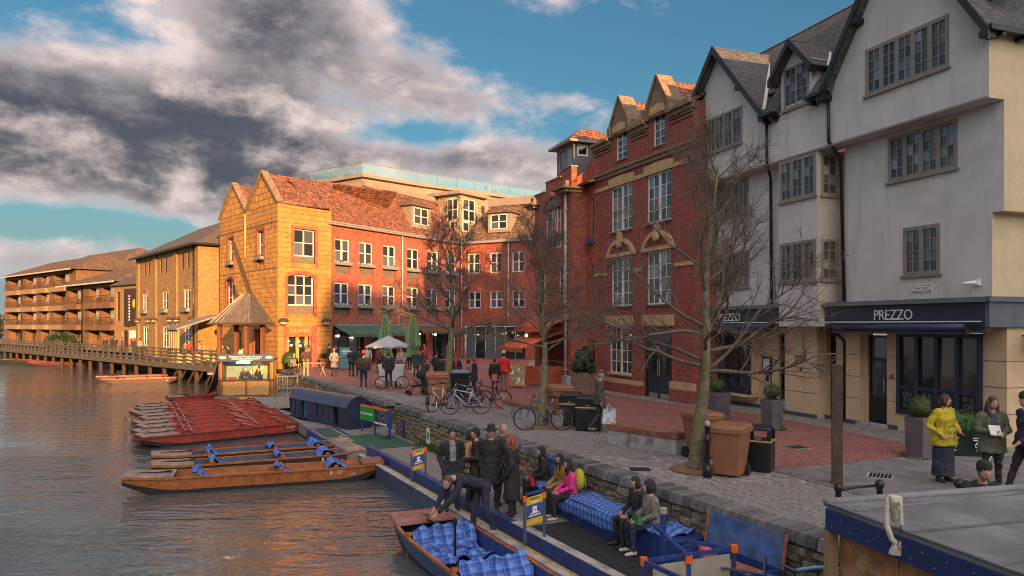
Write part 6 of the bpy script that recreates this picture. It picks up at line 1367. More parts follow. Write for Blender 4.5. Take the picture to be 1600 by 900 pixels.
bare_tree('nearest bare tree with mossy trunk beside the brown and black bins', gp(1092, 735), 5, 1.95, .150, 7.4, 3.2, 18, 12, 17, (.35, 0), .0036, ((8, 14, 3.9, .12), (178, 6, 2.6, .05), (188, 16, 2.9, .2), (-20, 10, 2.6, .02), (60, 62, 3.0, .55), (20, 32, 3.2, .25)))
bare_tree('slender bare tree in the middle behind the blue mountain bike', gp(850, 667), 23, 2.1, .135, 6.4, 2.7, 19, 12, 16, (-.1, .1), .0045, ((5, 18, 2.7, .1), (180, 16, 2.5, .08)))
bare_tree('bare tree behind the cluster of parked bicycles', gp(703, 625) , 41, 2.4, .19, 7.8, 3.4, 19, 12, 16, (.1, 0), .0055, ((5, 14, 3.1, .05), (178, 18, 3.1, .1)))
bt = bare_tree('thin bare treetop showing above the tiled roof of the courtyard', (-2.4, 80, 0), 9, 14.5, .28, 20.5, 2.6, 9, 6, 4, (0, 0), .02); bt['group'] = 'trees behind the roofs'
for i, (x, y, lb) in enumerate(((3.86, 15.2, 'round terracotta grit tree pit under the nearest tree'), (.94, 21.56, 'round terracotta grit tree pit under the middle tree'))):
    o = MB().lathe([(.0, .0), (.58, .0), (.58, .03), (.5, .035), (0, .04)], 24, (0, 0, 0)).build('tree_pit', mat('terracotta_grit', (.24, .125, .08), .95, var=.25, sc=20, bump=.4), None, False, (x, y, .012)); tag(o, lb, 'tree pit')

# ================================================================== LEAFY PLANTS IN PLANTERS
def leaf_ball(name, par, c, r3, n, leaf, m, seed=1, pointy=1.):
    r = random.Random(seed); mb = MB(); mb.ell(c, tuple(v * .80 for v in r3), 12, 8)
    for k in range(n):
        u = r.uniform(-1, 1); a = r.uniform(0, 6.283); s = math.sqrt(1 - u * u); rr_ = r.uniform(.80, 1.05); nrm = Vector((s * math.cos(a), s * math.sin(a), u)); p = Vector(c) + Vector((nrm.x * r3[0], nrm.y * r3[1], nrm.z * r3[2])) * rr_
        t = nrm.orthogonal().normalized(); t = (Matrix.Rotation(r.uniform(0, 6.28), 3, nrm) @ t); q = nrm.cross(t); o_ = nrm * leaf * r.uniform(-.2, .8)
        mb.add([p - q * leaf * .4, p + t * leaf * pointy + o_, p + q * leaf * .4, p - t * leaf * .5], [(0, 1, 2, 3)])
    return mb.build(name, m, par)
def planter(label, p, w, h, rz, ball, m):
    e = thing('planter', label, 'planter', p, rz, 'square planters'); q = MB(); q.hexa([(-w * .46, -w * .46, 0), (w * .46, -w * .46, 0), (w * .46, w * .46, 0), (-w * .46, w * .46, 0), (-w / 2, -w / 2, h), (w / 2, -w / 2, h), (w / 2, w / 2, h), (-w / 2, w / 2, h)]); bevel(q.build('box', m, e), .012); MB().box(-w * .46, w * .46, -w * .46, w * .46, h + .001, h + .012).build('soil', M_wood_d, e); return e
M_pl = mat('slate_planter', (.10, .098, .115), .7, var=.25, sc=4); M_plb = mat('bronze_planter', (.20, .14, .105), .7, var=.2, sc=3)
p = planter('dark square planter with clipped box ball before the cream pier', gp(1206, 669), .47, .84, R(-62), 1, M_pl); leaf_ball('box_ball', p, (0, 0, 1.06), (.26, .26, .24), 900, .03, M_leaf, 3)
p = planter('dark square planter with clipped box ball half behind the nearest tree', gp(1121, 655), .6, .86, R(-62), 1, M_pl); leaf_ball('box_ball', p, (0, 0, 1.08), (.27, .27, .24), 700, .03, M_leaf, 4)
p = planter('purple grey planter with box ball beside the woman in yellow', gp(1437, 713), .46, .9, R(-62), 1, mat('mauve_planter', (.13, .105, .115), .7, var=.2, sc=3)); leaf_ball('box_ball', p, (0, 0, 1.13), (.26, .26, .26), 1000, .03, mat('box_leaf_light', (.06, .10, .025), .7, var=.5, sc=10), 5)
p = planter('tall bronze planter with laurel bush before the red brick house', gp(911, 613), .78, .9, R(-60), 1, M_plb); [leaf_ball('laurel_foliage', p, c_, (r_, r_, r_ * 1.05), 260, .13, M_leaf_d, 6 + int(r_ * 99)) for c_, r_ in (((0, 0, 1.28), .40), ((-.22, .05, 1.55), .30), ((.25, -.1, 1.5), .32), ((.05, -.25, 1.2), .28), ((.08, .1, 1.74), .24), ((-.3, -.12, 1.15), .25), ((.34, .1, 1.16), .25))]
TP = thing('trough_planter', 'black trough planter with white bordered restaurant name behind the woman in yellow', 'planter', (10.4, 16.95, 0), R(-12)); MB().box(-.75, .75, -.2, .2, 0, .55).build('trough', M_black, TP); leaf_ball('shrubs', TP, (0, 0, .72), (.78, .26, .30), 700, .06, M_leaf, 8)
q = MB(); q.box(-.62, .62, -.206, -.201, .14, .16); q.box(-.62, .62, -.206, -.201, .42, .44); q.box(-.62, -.60, -.206, -.201, .16, .42); q.box(.60, .62, -.206, -.201, .16, .42); q.build('border', M_whitep, TP); text(TP, 'PREZZO', 0, .29, .27, M_whitep, -.206, ext=.002)
q = MB()
for k in range(260):
    a = rnd.uniform(0, 6.28); d = rnd.uniform(.3, .42); x, y = math.cos(a) * d, math.sin(a) * d; q.add([(x - .012, y, 0), (x + .012, y, 0), (x + rnd.uniform(-.05, .05), y + rnd.uniform(-.05, .05), rnd.uniform(.03, .10))], [(0, 1, 2)])
for pos, lb in ((gp(1437, 715), 'grass growing round the foot of the mauve planter'), (gp(1206, 671), 'grass growing round the foot of the planter by the cream pier')): o = stuff(link('grass_tufts', q.mesh('grass_tufts', M_moss), None, pos)); tag(o, lb, 'grass')

# ================================================================== BINS, BENCHES, BOLLARDS
def wheelie(label, p, rz, s=1., open_=True, m=None, lidm=None):
    e = thing('wheelie_bin', label, 'bin', p, rz, 'wheeled bins'); e.scale = (s, s, s); m = m or M_binbrown
    q = MB(); q.hexa([(-.25, -.26, .06), (.25, -.26, .06), (.25, .22, .06), (-.25, .22, .06), (-.33, -.36, .98), (.33, -.36, .98), (.33, .36, .98), (-.33, .36, .98)]); bevel(q.build('body', m, e), .02, 2)
    MB().box(-.35, .35, -.385, -.35, .93, 1.0).box(-.35, .35, .35, .385, .93, 1.0).box(-.365, -.33, -.35, .35, .93, 1.0).box(.33, .365, -.35, .35, .93, 1.0).build('rim', m, e)
    l = MB(); l.hexa([(-.36, -.4, 1.0), (.36, -.4, 1.0), (.36, .4, 1.0), (-.36, .4, 1.0), (-.32, -.34, 1.07), (.32, -.34, 1.07), (.32, .36, 1.09), (-.32, .36, 1.09)]); bevel(l.build('lid', lidm or m, e), .015)
    MB().tube([(-.3, .44, 1.02), (.3, .44, 1.02)], .022, 8).build('handle', m, e); MB().tube([(-.22, .24, .12), (.22, .24, .12)], .015, 6).build('axle', M_black, e)
    for s_ in (-1, 1): w = MB(); w.tube([(s_ * .25, .25, .13), (s_ * .31, .25, .13)], .13, 14); w.build('wheel', M_tyre, e)
    return e
wheelie('front brown wheeled bin with dark wheel facing the camera', gp(1141, 744), R(-35), .96)
wheelie('brown wheeled bin half hidden behind the nearest tree trunk', gp(1097, 716), R(20), .98)
wheelie('brown wheeled bin behind the middle tree beside the black bins', gp(874, 658), R(15), 1.05)
wheelie('brown wheeled bin behind the cream bicycle', gp(683, 634), R(10), 1.15)
wheelie('black wheeled bin with blue lid behind the bicycle cluster', gp(718, 625), R(10), 1.1, True, M_binblack, mat('lid_blue', (.10, .16, .25), .4))
def litter(label, p, rz, w=.56, h=.98, round_=False):
    e = thing('litter_bin', label, 'bin', p, rz, 'black litter bins'); a = w / 2
    q = MB(); q.box(-a, a, -a, a, .02, h * .66); bevel(q.build('body', M_binblack, e), .03, 2)
    MB().box(-a - .006, a + .006, -a - .006, a + .006, h * .66, h * .69).build('gold_band', M_gold, e)
    q = MB()
    for x in (-1, 1):
        for y in (-1, 1): q.box(min(x * a, x * (a - .07)), max(x * a, x * (a - .07)), min(y * a, y * (a - .07)), max(y * a, y * (a - .07)), h * .69, h * .9)
    if not round_: q.box(-a + .01, a - .01, -a + .01, a - .01, h * .69, h * .9)
    q.build('hood_posts', M_binblack, e); MB().box(-a + .05, a - .05, -a + .05, a - .05, h * .69, h * .71).build('liner', M_black, e)
    q = MB(); q.hexa([(-a, -a, h * .9), (a, -a, h * .9), (a, a, h * .9), (-a, a, h * .9), (-a * .8, -a * .8, h), (a * .8, -a * .8, h), (a * .8, a * .8, h), (-a * .8, a * .8, h)]); bevel(q.build('domed_top', M_binblack, e), .03, 2)
    text(e, 'Litter', 0, h * .74, .07, M_gold, -a - .004, ext=.002); return e
litter('black open sided litter bin behind the front brown bin', gp(1188, 736), R(-30), .5, .95, True)
litter('square black litter bin with gold band nearest the man in the cap', gp(921, 672), R(-14), .70, 1.0)
litter('square black litter bin between the brown bin and another black bin', gp(893, 666) + Vector((0, .15, 0)), R(-14), .62, 1.0)
bl = thing('cast_iron_bollard', 'slim black cast iron bollard with white cap beside the nearest tree', 'bollard', gp(1105, 747)); bl.scale = (.72, .72, 1.0); MB().lathe([(.12, 0), (.12, .18), (.09, .22), (.075, .3), (.07, .7), (.10, .72), (.10, .78), (.065, .82), (.06, .98), (.085, 1.0), (.085, 1.03)], 14).build('shaft', mat('gloss_black', (.012, .012, .013), .25, var=.2), bl, True); MB().lathe([(.08, 1.03), (.075, 1.08), (.05, 1.12), (.01, 1.13)], 14).build('cap', M_conc, bl, True)
def bench(label, a, b_, h, d):
    a, b_ = Vector(a), Vector(b_); L = (b_ - a).length; e = thing('stone_bench', label, 'bench', a, math.atan2((b_ - a).y, (b_ - a).x), 'concrete benches')
    n = 3
    for k in range(n): bevel(MB().box(k * L / n + .006, (k + 1) * L / n - .006, 0, d, 0, h - .13).build('concrete_block', M_conc, e), .015)
    for k in range(4): MB().box(-.02, L + .02, -.03 + k * (d + .06) / 4, -.03 + (k + 1) * (d + .06) / 4 - .01, h - .125, h).build('seat_plank', mat('seat_timber', (.24, .085, .05), .7, var=.25, sc=6, col2=(.26, .20, .15), patch=3), e)
bench('concrete bench with red timber top in the right half of the quay', gp(949, 694), gp(1056, 712), .50, .55)
bench('concrete bench with red timber top behind the middle tree', gp(786, 648), gp(862, 668), .50, .5)
po = thing('timber_post', 'tall plain dark square post standing on the asphalt', 'post', gp(1308, 757), R(-20)); bevel(MB().box(-.095, .095, -.095, .095, 0, 2.26).build('shaft', M_rust, po), .008); MB().box(-.1, .1, -.1, .1, 0, .03).build('base_plate', M_rust, po)
lr = thing('low_rail', 'low black iron rail with knob ends behind the booth roof', 'rail', gp(1310, 786)); q = MB(); q.lathe([(.05, 0), (.05, .2), (.075, .23), (.075, .29), (.03, .34)], 10); q.lathe([(.05, 0), (.05, .2), (.075, .23), (.075, .29), (.03, .34)], 10, (.82, .25, 0)); q.tube([(0, 0, .22), (.4, .12, .25), (.82, .25, .24)], .025, 8); q.build('rail_iron', M_pipe, lr, True)
kn = thing('low_rail', 'black iron knob post standing behind the booth roof near the crouching man', 'rail', gp(1499, 782)); MB().lathe([(.05, 0), (.05, .22), (.085, .25), (.09, .31), (.04, .37)], 10).build('knob_post', M_pipe, kn, True)

# ================================================================== BICYCLES
def bicycle(label, p, heading, lean, fm, tyre_m=None, saddle=None, drop=False):
    e = thing('bicycle', label, 'bicycle', p, R(heading), 'parked bicycles'); e.rotation_euler = (R(lean), 0, R(heading)); Rw = .335; wb = 1.06
    W_ = [(-wb / 2, Rw), (wb / 2, Rw)]
    for x, z in W_:
        w = link('wheel', None, e, (x, 0, z)); t = MB(); n = 28
        t.loft([[((Rw - .02 + .02 * math.cos(b_)) * math.cos(2 * math.pi * k / n), .02 * math.sin(b_), (Rw - .02 + .02 * math.cos(b_)) * math.sin(2 * math.pi * k / n)) for b_ in [2 * math.pi * j / 6 for j in range(6)]] for k in range(n + 1)], 0, False); t.build('tyre', tyre_m or M_tyre, w, True)
        t = MB(); t.loft([[(r_ * math.cos(2 * math.pi * k / n), y_, r_ * math.sin(2 * math.pi * k / n)) for r_, y_ in ((Rw - .04, -.012), (Rw - .05, 0), (Rw - .04, .012), (Rw - .032, 0))] for k in range(n + 1)], 0, False); t.build('rim', M_steel, w)
        s = MB()
        for k in range(18): a = 2 * math.pi * k / 18; s.tube([(.02 * math.cos(a + 1), .02 * (-1) ** k, .02 * math.sin(a + 1)), ((Rw - .04) * math.cos(a), 0, (Rw - .04) * math.sin(a))], .0022, 3, 0, False)
        s.tube([(0, -.05, 0), (0, .05, 0)], .022, 8); s.build('spokes', M_steel, w)
    f = MB(); BB, ST, HT, HB, RA, FA = (-.08, 0, .29), (-.24, 0, .78), (.33, 0, .84), (.36, 0, .70), (-wb / 2, 0, Rw), (wb / 2, 0, Rw)
    for a, b_, r_ in ((BB, ST, .017), (BB, HB, .02), ((-.22, 0, .72), HT, .017), (HB, HT, .02)): f.tube([a, b_], r_, 8)
    for s in (-.055, .055): f.tube([(BB[0], s * .6, BB[2]), (RA[0], s, RA[2])], .009, 6); f.tube([(-.22, s * .3, .72), (RA[0], s, RA[2])], .009, 6); f.tube([(.365, s * .6, .68), (.42, s, .55), (FA[0], s, FA[2])], .012, 6)
    f.build('frame', fm, e, True); h = MB(); h.tube([(.33, 0, .84), (.31, 0, .94)], .014, 8); h.tube([(.26, -.29, .98), (.30, -.18, .95), (.33, 0, .95), (.30, .18, .95), (.26, .29, .98)], .012, 8); h.build('handlebar', M_pipe, e, True)
    for s in (-.26, .26): MB().tube([(.27, s - .05, .975), (.25, s + .05, .98)], .018, 8).build('grip', M_black, e)
    sd_ = MB(); sd_.tube([ST, (-.28, 0, .93)], .013, 8); sd_.build('seat_post', M_steel, e); sd_ = MB(); sd_.ell((-.30, 0, .95), (.14, .075, .03), 10, 6); sd_.ell((-.18, 0, .95), (.1, .028, .022), 8, 6); sd_.build('saddle', M_black, e, True)
    c = MB(); c.tube([(-.08, -.045, .29), (-.08, -.04, .29)], .09, 18); c.tube([(-.08, -.07, .29), (-.02, -.08, .14)], .011, 6); c.tube([(-.08, .07, .29), (-.14, .08, .44)], .011, 6); c.box(-.07, .03, -.16, -.08, .13, .15); c.box(-.19, -.09, .08, .16, .43, .45); c.tube([(-.08, -.042, .38), (RA[0], -.042, .37)], .006, 4); c.tube([(-.08, -.042, .20), (RA[0], -.042, .30)], .006, 4); c.build('crankset', M_pipe, e)
    mg = MB()
    if drop:
        for x, z in W_: mg.loft([[((Rw + .025) * math.cos(t_) + x, y_, (Rw + .025) * math.sin(t_) + z) for y_ in (-.025, .025)] for t_ in [R(20 + 14 * k) for k in range(11)]], 0, False)
        mg.build('mudguards', M_steel, e)
    return e
M_bk = mat('bike_black', (.015, .015, .018), .3); M_bkblue = mat('bike_blue', (.03, .07, .20), .3); M_bkwhite = mat('bike_pale', (.42, .50, .66), .35); M_bkcream = mat('bike_cream', (.62, .58, .48), .35)
p = gp(849, 673); bicycle('black and blue mountain bike leaning on the middle tree', p, 178, 8, M_bkblue)
bicycle('pale blue framed bicycle at the front of the bicycle cluster', gp(727, 648), 186, 10, M_bkwhite, mat('tyre_grey', (.05, .05, .05), .7))
bicycle('cream bicycle with slim tyres at the left of the cluster', gp(690, 642), 240, 8, M_bkcream)
bicycle('black bicycle at the right end of the cluster with its wheel toward the red paving', gp(763, 638), 168, 9, M_bk, drop=True)
bicycle('dark bicycle behind the pale blue one, in the middle of the cluster', gp(735, 639), 200, -6, M_bk)
bicycle('silver framed bicycle tangled at the back of the cluster under the tree', gp(722, 635), 150, 6, M_steel)

# ================================================================== PARASOLS, AWNINGS, SCREENS, BOARDS
M_green_c = mat('green_canvas', (.05, .115, .075), .85, var=.2, sc=3); M_orange_c = mat('orange_canvas', (.46, .10, .035), .85, var=.15, sc=3); M_grey_c = mat('grey_canvas', (.40, .40, .43), .85, var=.1, sc=3)
pp = gp(607, 604); OP = thing('open_parasol', 'open grey parasol over the white cargo tricycle', 'parasol', pp)
q = MB(); n = 8; rim = [Vector((1.1 * math.cos(2 * math.pi * k / n + .3), 1.1 * math.sin(2 * math.pi * k / n + .3), 1.98)) for k in range(n)]
for k in range(n): a, b_ = rim[k], rim[(k + 1) % n]; m_ = (a + b_) / 2 * .97; m_.z = 2.02; q.add([(0, 0, 2.5), a, m_, b_, a - Vector((0, 0, .1)), m_ - Vector((0, 0, .08)), b_ - Vector((0, 0, .1))], [(0, 1, 2), (0, 2, 3), (1, 4, 5, 2), (2, 5, 6, 3)])
q.build('canopy', M_grey_c, OP); MB().tube([(0, 0, 0), (0, 0, 2.52)], .022, 8).build('pole', M_galv, OP)
for k in range(n): MB().tube([(0, 0, 2.15), tuple(rim[k] * .98)], .008, 4).build('rib', M_galv, OP)
for i, (px_, lb) in enumerate(((602, 'folded green parasol left of the grey open one'), (645, 'folded green parasol right of the grey open one'))):
    e = thing('folded_parasol', lb, 'parasol', gp(px_, 582), 0, 'folded green parasols'); prof = [(.08, 1.0), (.42, 1.02), (.34, 1.3), (.30, 1.5), (.42, 1.75), (.36, 2.3), (.26, 2.9), (.13, 3.6), (.03, 3.72)]
    q = MB(); q.loft([[(r_ * (1 + .28 * math.cos(8 * 2 * math.pi * k / 32)) * math.cos(2 * math.pi * k / 32), r_ * (1 + .28 * math.cos(8 * 2 * math.pi * k / 32)) * math.sin(2 * math.pi * k / 32), z) for k in range(32)] for r_, z in prof]); q.build('canopy', mat('parasol_green', (.13, .235, .10), .85, var=.2, sc=3), e); MB().tube([(0, 0, 0), (0, 0, 1.05)], .035, 8).build('pole', M_sash, e); MB().lathe([(.35, 0), (.35, .06), (.06, .1)], 12).build('foot', M_conc, e)
def awn(par, x0, x1, z0, z1, d, m, y=0.):
    e = link('awning', None, par); MB().slab([(x0, y - .02, z0), (x1, y - .02, z0), (x1, y - d, z1), (x0, y - d, z1)], .03).build('canvas', m, e); q = MB(); k = 0; q.box(x0, x1, y - d - .02, y - d, z1 - .22, z1); q.build('valance', m, e); MB().box(x0 - .05, x1 + .05, y - .12, y - .021, z0 - .02, z0 + .14).build('cassette', M_lead, e)
awn(CB, .5, 8.3, 2.95, 2.35, 1.5, M_green_c); awn(CB, 9.0, 15.0, 2.95, 2.5, 1.3, mat('brown_canvas', (.12, .06, .035), .85)); awn(OB, .1, 3.5, 2.75, 1.9, 2.3, M_orange_c); awn(OB, -.15, 3.9, 3.35, 2.9, 1.2, M_orange_c)
# lamps of the restaurant under the awning
for k, (x, z) in enumerate(((1.2, 2.2), (2.6, 2.1), (4.6, 2.2), (6.3, 2.15), (8.9, 2.2), (10.5, 2.25), (12.6, 2.2))): MB().ell((x, .22, z), (.075, .075, .075), 8, 6).build('bulb', M_bulb, CB, True)
ex = link('exit_lamp', None, OB); MB().ell((3.3, -2.0, 2.5), (.08, .08, .08), 8, 6).build('red_lamp', emit('red_lamp', (1, .05, .03), 5.), ex)
for i, (a, b_, lb) in enumerate(((gp(822, 602), gp(845, 605), 'orange canvas terrace screen nearest the menu board'), (gp(846, 605), gp(858, 604.5), 'narrow orange canvas screen behind the middle tree trunk'), (gp(858, 604.5), gp(881, 602.5), 'orange canvas terrace screen with faint lettering by the grey downpipe'))):
    d = b_ - a; L = d.length; e = thing('terrace_screen', lb, 'screen', a, math.atan2(d.y, d.x), 'orange terrace screens')
    MB().box(.06, L - .06, -.012, .012, .12, .98).build('canvas', M_orange_c, e)
    for x in (0, L): MB().tube([(x, 0, 0), (x, 0, 1.05)], .02, 8).build('post', M_galv, e); MB().lathe([(.16, 0), (.16, .02), (.02, .04)], 12, (x, 0, 0)).build('foot', M_galv, e)
    if i == 2: text(e, 'UTTON', L / 2, .5, .14, mat('faint_print', (.22, .05, .02), .8), -.014, ext=.002)
def a_board(label, p, w, h, rz, fm, faces):
    e = thing('a_board', label, 'board', p, rz); 
    for s in (-1, 1):
        q = MB(); P = lambda x, z, t=0.: (x, s * (-.28 * (1 - z / h) - .02) + t, z)
        for x0, x1, z0, z1 in ((-w / 2, -w / 2 + .07, 0, h), (w / 2 - .07, w / 2, 0, h), (-w / 2 + .07, w / 2 - .07, h - .08, h), (-w / 2 + .07, w / 2 - .07, .1, .18)): q.hexa([P(x0, z0, -.015), P(x1, z0, -.015), P(x1, z0, .015), P(x0, z0, .015), P(x0, z1, -.015), P(x1, z1, -.015), P(x1, z1, .015), P(x0, z1, .015)])
        q.build('frame', fm, e); q = MB(); q.add([P(-w / 2 + .07, .18), P(w / 2 - .07, .18), P(w / 2 - .07, h - .08), P(-w / 2 + .07, h - .08)], [(0, 1, 2, 3)]); q.build('poster', faces, e)
    return e
def poster_mat(name, cols, sc):
    m, t, b = base(name); o = objco(t, True); v = t.node('ShaderNodeTexVoronoi'); t.put(v.inputs['Vector'], o); v.inputs['Scale'].default_value = sc; v.inputs['Randomness'].default_value = .7
    s = t.sep(v.outputs['Color']); c = t.mix(t.ramp(s[0], .3, .5), cols[0], cols[1]); c = t.mix(t.ramp(s[1], .6, .7), c, cols[2]); c = t.mix(t.ramp(s[2], .72, .78), c, cols[3]); t.put(b.inputs['Base Color'], c); b.inputs['Roughness'].default_value = .5; return m
a_board('orange framed menu board with colourful poster standing by the orange screens', gp(808, 606), .82, 1.15, R(-6), mat('orange_wood', (.42, .12, .035), .6, var=.2), poster_mat('menu_poster', ((.5, .5, .45), (.15, .13, .10), (.45, .12, .05), (.12, .28, .08)), 9))
tb = a_board('teal restaurant board with red heart beside the queue', gp(541, 578), .95, 1.55, R(0), mat('teal_frame', (.12, .09, .06), .6), mat('teal_panel', (.04, .22, .23), .6, var=.1))
q = MB(); hp = [(.30 * 16 * math.sin(t) ** 3 / 16, -.12, .68 + .28 * (13 * math.cos(t) - 5 * math.cos(2 * t) - 2 * math.cos(3 * t) - math.cos(4 * t)) / 16) for t in [2 * math.pi * k / 24 for k in range(24)]]
for a, b_ in zip(hp, hp[1:] + hp[:1]): q.bar(a, b_, .02, .06)
for v in range(len(q.v)): x, y, z = q.v[v]; q.v[v] = (x, y - (.28 * (1 - z / 1.55) + .02) + .09, z)
q.build('heart', mat('heart_red', (.45, .02, .02), .5), tb); 
for z_, w_ in ((1.33, .5), (1.22, .62), (1.12, .4)): MB().box(-w_ / 2, w_ / 2, -.09 - (1.33 - z_) * .18, -.08 - (1.33 - z_) * .18, z_ - .025, z_ + .025).build('text_line', M_whitep, tb)
fp_ = thing('flower_pot', 'orange pot with spiky grass by the restaurant entrance', 'pot', gp(507, 575)); MB().lathe([(.2, 0), (.33, .6), (.35, .66), (.30, .66), (.28, .6)], 14).build('pot', mat('pot_orange', (.55, .14, .02), .5), fp_, True)
q = MB()
for k in range(160): a = rnd.uniform(0, 6.28); t = rnd.uniform(.1, .5); q.add([(.04 * math.cos(a + 1), .04 * math.sin(a + 1), .6), (.04 * math.cos(a - 1), .04 * math.sin(a - 1), .6), (t * math.cos(a), t * math.sin(a), .6 + rnd.uniform(.3, .65))], [(0, 1, 2)])
q.build('grass_leaves', M_leaf, fp_)
p = thing('entrance_shrub', 'small green shrub against the sandstone wall beside the entrance', 'shrub', gp(452, 577)); leaf_ball('foliage', p, (0, 0, .6), (.5, .4, .6), 500, .1, M_leaf, 12); MB().tube([(0, 0, 0), (0, 0, .5)], .05, 6).build('stem', M_bark, p)
tbk = thing('folding_table', 'white folding table behind the standing man in the brown jacket', 'table', gp(487, 586), R(5)); MB().box(-.55, .75, -.3, .3, .70, .74).build('table_top', M_conc, tbk)
for x in (-.5, .7):
    for s in (-1, 1): MB().tube([(x - .15 * s, -.25, 0), (x + .15 * s, -.25, .7)], .014, 5).build('leg', M_galv, tbk)
def chair(label, p, rz, m, group='terrace chairs'):
    e = thing('chair', label, 'chair', p, rz, group); MB().box(-.22, .22, -.22, .22, .43, .47).build('seat', m, e); MB().box(-.22, .22, .19, .22, .5, .9).build('backrest', m, e)
    for x in (-.19, .19):
        for y in (-.19, .19): MB().tube([(x, y, 0), (x, y, .43 if y < 0 else .5)], .015, 6).build('leg', M_black, e)
M_chr = mat('chair_red', (.42, .03, .02), .5)
for px_, py_, lb in ((585, 577, 'red terrace chair left of the cargo tricycle under the restaurant awning'), (634, 577, 'red terrace chair between the folded green parasols'), (618, 575, 'red terrace chair behind the cargo tricycle'), (668, 574, 'red terrace chair right of the folded parasols')): chair(lb, gp(px_, py_), rnd.uniform(0, 6), M_chr)
chair('dark chair carrying the seated man at the restaurant corner', gp(459, 584), R(200), M_black)
# cargo tricycle
TC = thing('cargo_tricycle', 'white cargo tricycle with upright box under the grey parasol', 'tricycle', gp(612, 607), R(4)); q = MB(); q.hexa([(-.5, -.3, .35), (.52, -.3, .35), (.52, .35, .35), (-.5, .35, .35), (-.62, -.36, 1.15), (.62, -.36, 1.15), (.62, .4, 1.15), (-.62, .4, 1.15)]); bevel(q.build('cargo_box', mat('cart_white', (.5, .48, .45), .6), TC), .02)
for x in (-.42, .55):
    w = link('wheel', None, TC, (x, -.40, .31)); t = MB(); t.loft([[((.3 + .02 * math.cos(b_)) * math.cos(2 * math.pi * k / 24), .02 * math.sin(b_), (.3 + .02 * math.cos(b_)) * math.sin(2 * math.pi * k / 24)) for b_ in [2 * math.pi * j / 6 for j in range(6)]] for k in range(25)], 0, False); t.build('tyre', M_tyre, w); s = MB()
    for k in range(14): a = 2 * math.pi * k / 14; s.tube([(0, 0, 0), (.29 * math.cos(a), 0, .29 * math.sin(a))], .004, 3, 0, False)
    s.build('spokes', M_steel, w)
MB().tube([(-.6, 0, 1.1), (-.95, .1, 1.0), (-1.0, .1, .3)], .02, 6).build('push_frame', M_galv, TC)
# pushchair
PC = thing('pushchair', 'black pushchair with red seat patch at the edge of the setts', 'pushchair', gp(652, 617), R(200)); q = MB()
for s in (-.24, .24): q.tube([(-.35, s, 1.05), (-.3, s, .95), (.05, s, .5), (.38, s, .12)], .015, 6); q.tube([(-.32, s, .12), (.1, s, .62), (.22, s, .72)], .015, 6)
q.tube([(-.35, -.24, 1.05), (-.35, .24, 1.05)], .02, 6); q.build('frame', M_pipe, PC, True)
q = MB(); q.hexa([(-.22, -.2, .38), (.25, -.2, .34), (.25, .2, .34), (-.22, .2, .38), (-.18, -.2, .46), (.25, -.2, .42), (.25, .2, .42), (-.18, .2, .46)]); q.hexa([(-.28, -.2, .42), (-.2, -.2, .42), (-.2, .2, .42), (-.28, .2, .42), (-.36, -.2, .95), (-.3, -.2, .95), (-.3, .2, .95), (-.36, .2, .95)]); q.build('seat', mat('pram_black', (.02, .02, .024), .8), PC); MB().box(.02, .2, -.17, .17, .424, .46).build('red_patch', mat('pram_red', (.5, .02, .03), .6), PC); MB().ell((-.2, 0, .86), (.26, .23, .2), 12, 8).build('hood', mat('pram_black', (.02, .02, .024), .8), PC, True)
for x in (-.32, .38):
    for s in (-.26, .26): MB().tube([(x, s - .02, .1), (x, s + .02, .1)], .1, 12).build('wheel', M_tyre, PC)

# ================================================================== SMALL GROUND DETAIL
for i, (px_, py_, lb) in enumerate(((1000, 735, 'round iron drain cover in the setts by the near bench'), (1245, 700, 'square iron access cover in the red paving'), (880, 640, 'iron access cover in the red paving behind the bins'), (1375, 745, 'iron drain cover in the grey asphalt'))):
    e = thing('drain_cover', lb, 'cover', gp(px_, py_) + Vector((0, 0, .018)), R(20 * i)); MB().box(-.24, .24, -.24, .24, -.01, .004).build('frame', M_conc, e)
    for k in range(6): MB().box(-.21, .21, -.2 + k * .068, -.15 + k * .068, .004, .010).build('cover_bar', M_pipe, e)
lv = MB()
for k in range(700):
    y_ = rnd.uniform(10, 30); p = quay(y_, -rnd.uniform(.5, 7), .02); a = rnd.uniform(0, 6.28); s_ = rnd.uniform(.012, .035); lv.add([(p.x + s_ * math.cos(a), p.y + s_ * math.sin(a), .022 + rnd.uniform(0, .015)), (p.x + s_ * math.cos(a + 2.1), p.y + s_ * math.sin(a + 2.1), .022), (p.x + s_ * math.cos(a + 4.2), p.y + s_ * math.sin(a + 4.2), .024 + rnd.uniform(0, .012))], [(0, 1, 2)])
tag(stuff(lv.build('leaf_litter', mat('dry_leaf', (.16, .10, .05), .9, var=.5, sc=8))), 'small dry leaves scattered over the setts and paving', 'leaves')
# ================================================================== PEOPLE
# Each body is one remeshed, continuous surface; forward is local +y, right is local +x.
def cloth_m(c, rough=.85): 
    k = 'cloth_%02d_%02d_%02d' % tuple(int(v * 99) for v in c); return mat(k, tuple(max(v, .024) for v in c), rough, var=.25, sc=6, bump=.7, bsc=11, bd=.05)
M_skin = mat('skin_pale', (.50, .29, .21), .55, var=.06); M_skin_t = mat('skin_tan', (.40, .235, .155), .55, var=.06)
def etube(mb, pts, rx, ry, mi, n=14):
    P = [Vector(p) for p in pts]; X = Vector((1, 0, 0)); rings = []
    for i, p in enumerate(P):
        d = (P[min(i + 1, len(P) - 1)] - P[max(0, i - 1)]).normalized(); Xp = (X - d * X.dot(d)).normalized(); F = d.cross(Xp)
        rings.append([p + Xp * rx[i] * math.cos(2 * math.pi * k / n) + F * ry[i] * math.sin(2 * math.pi * k / n) for k in range(n)])
    mb.loft(rings, mi)
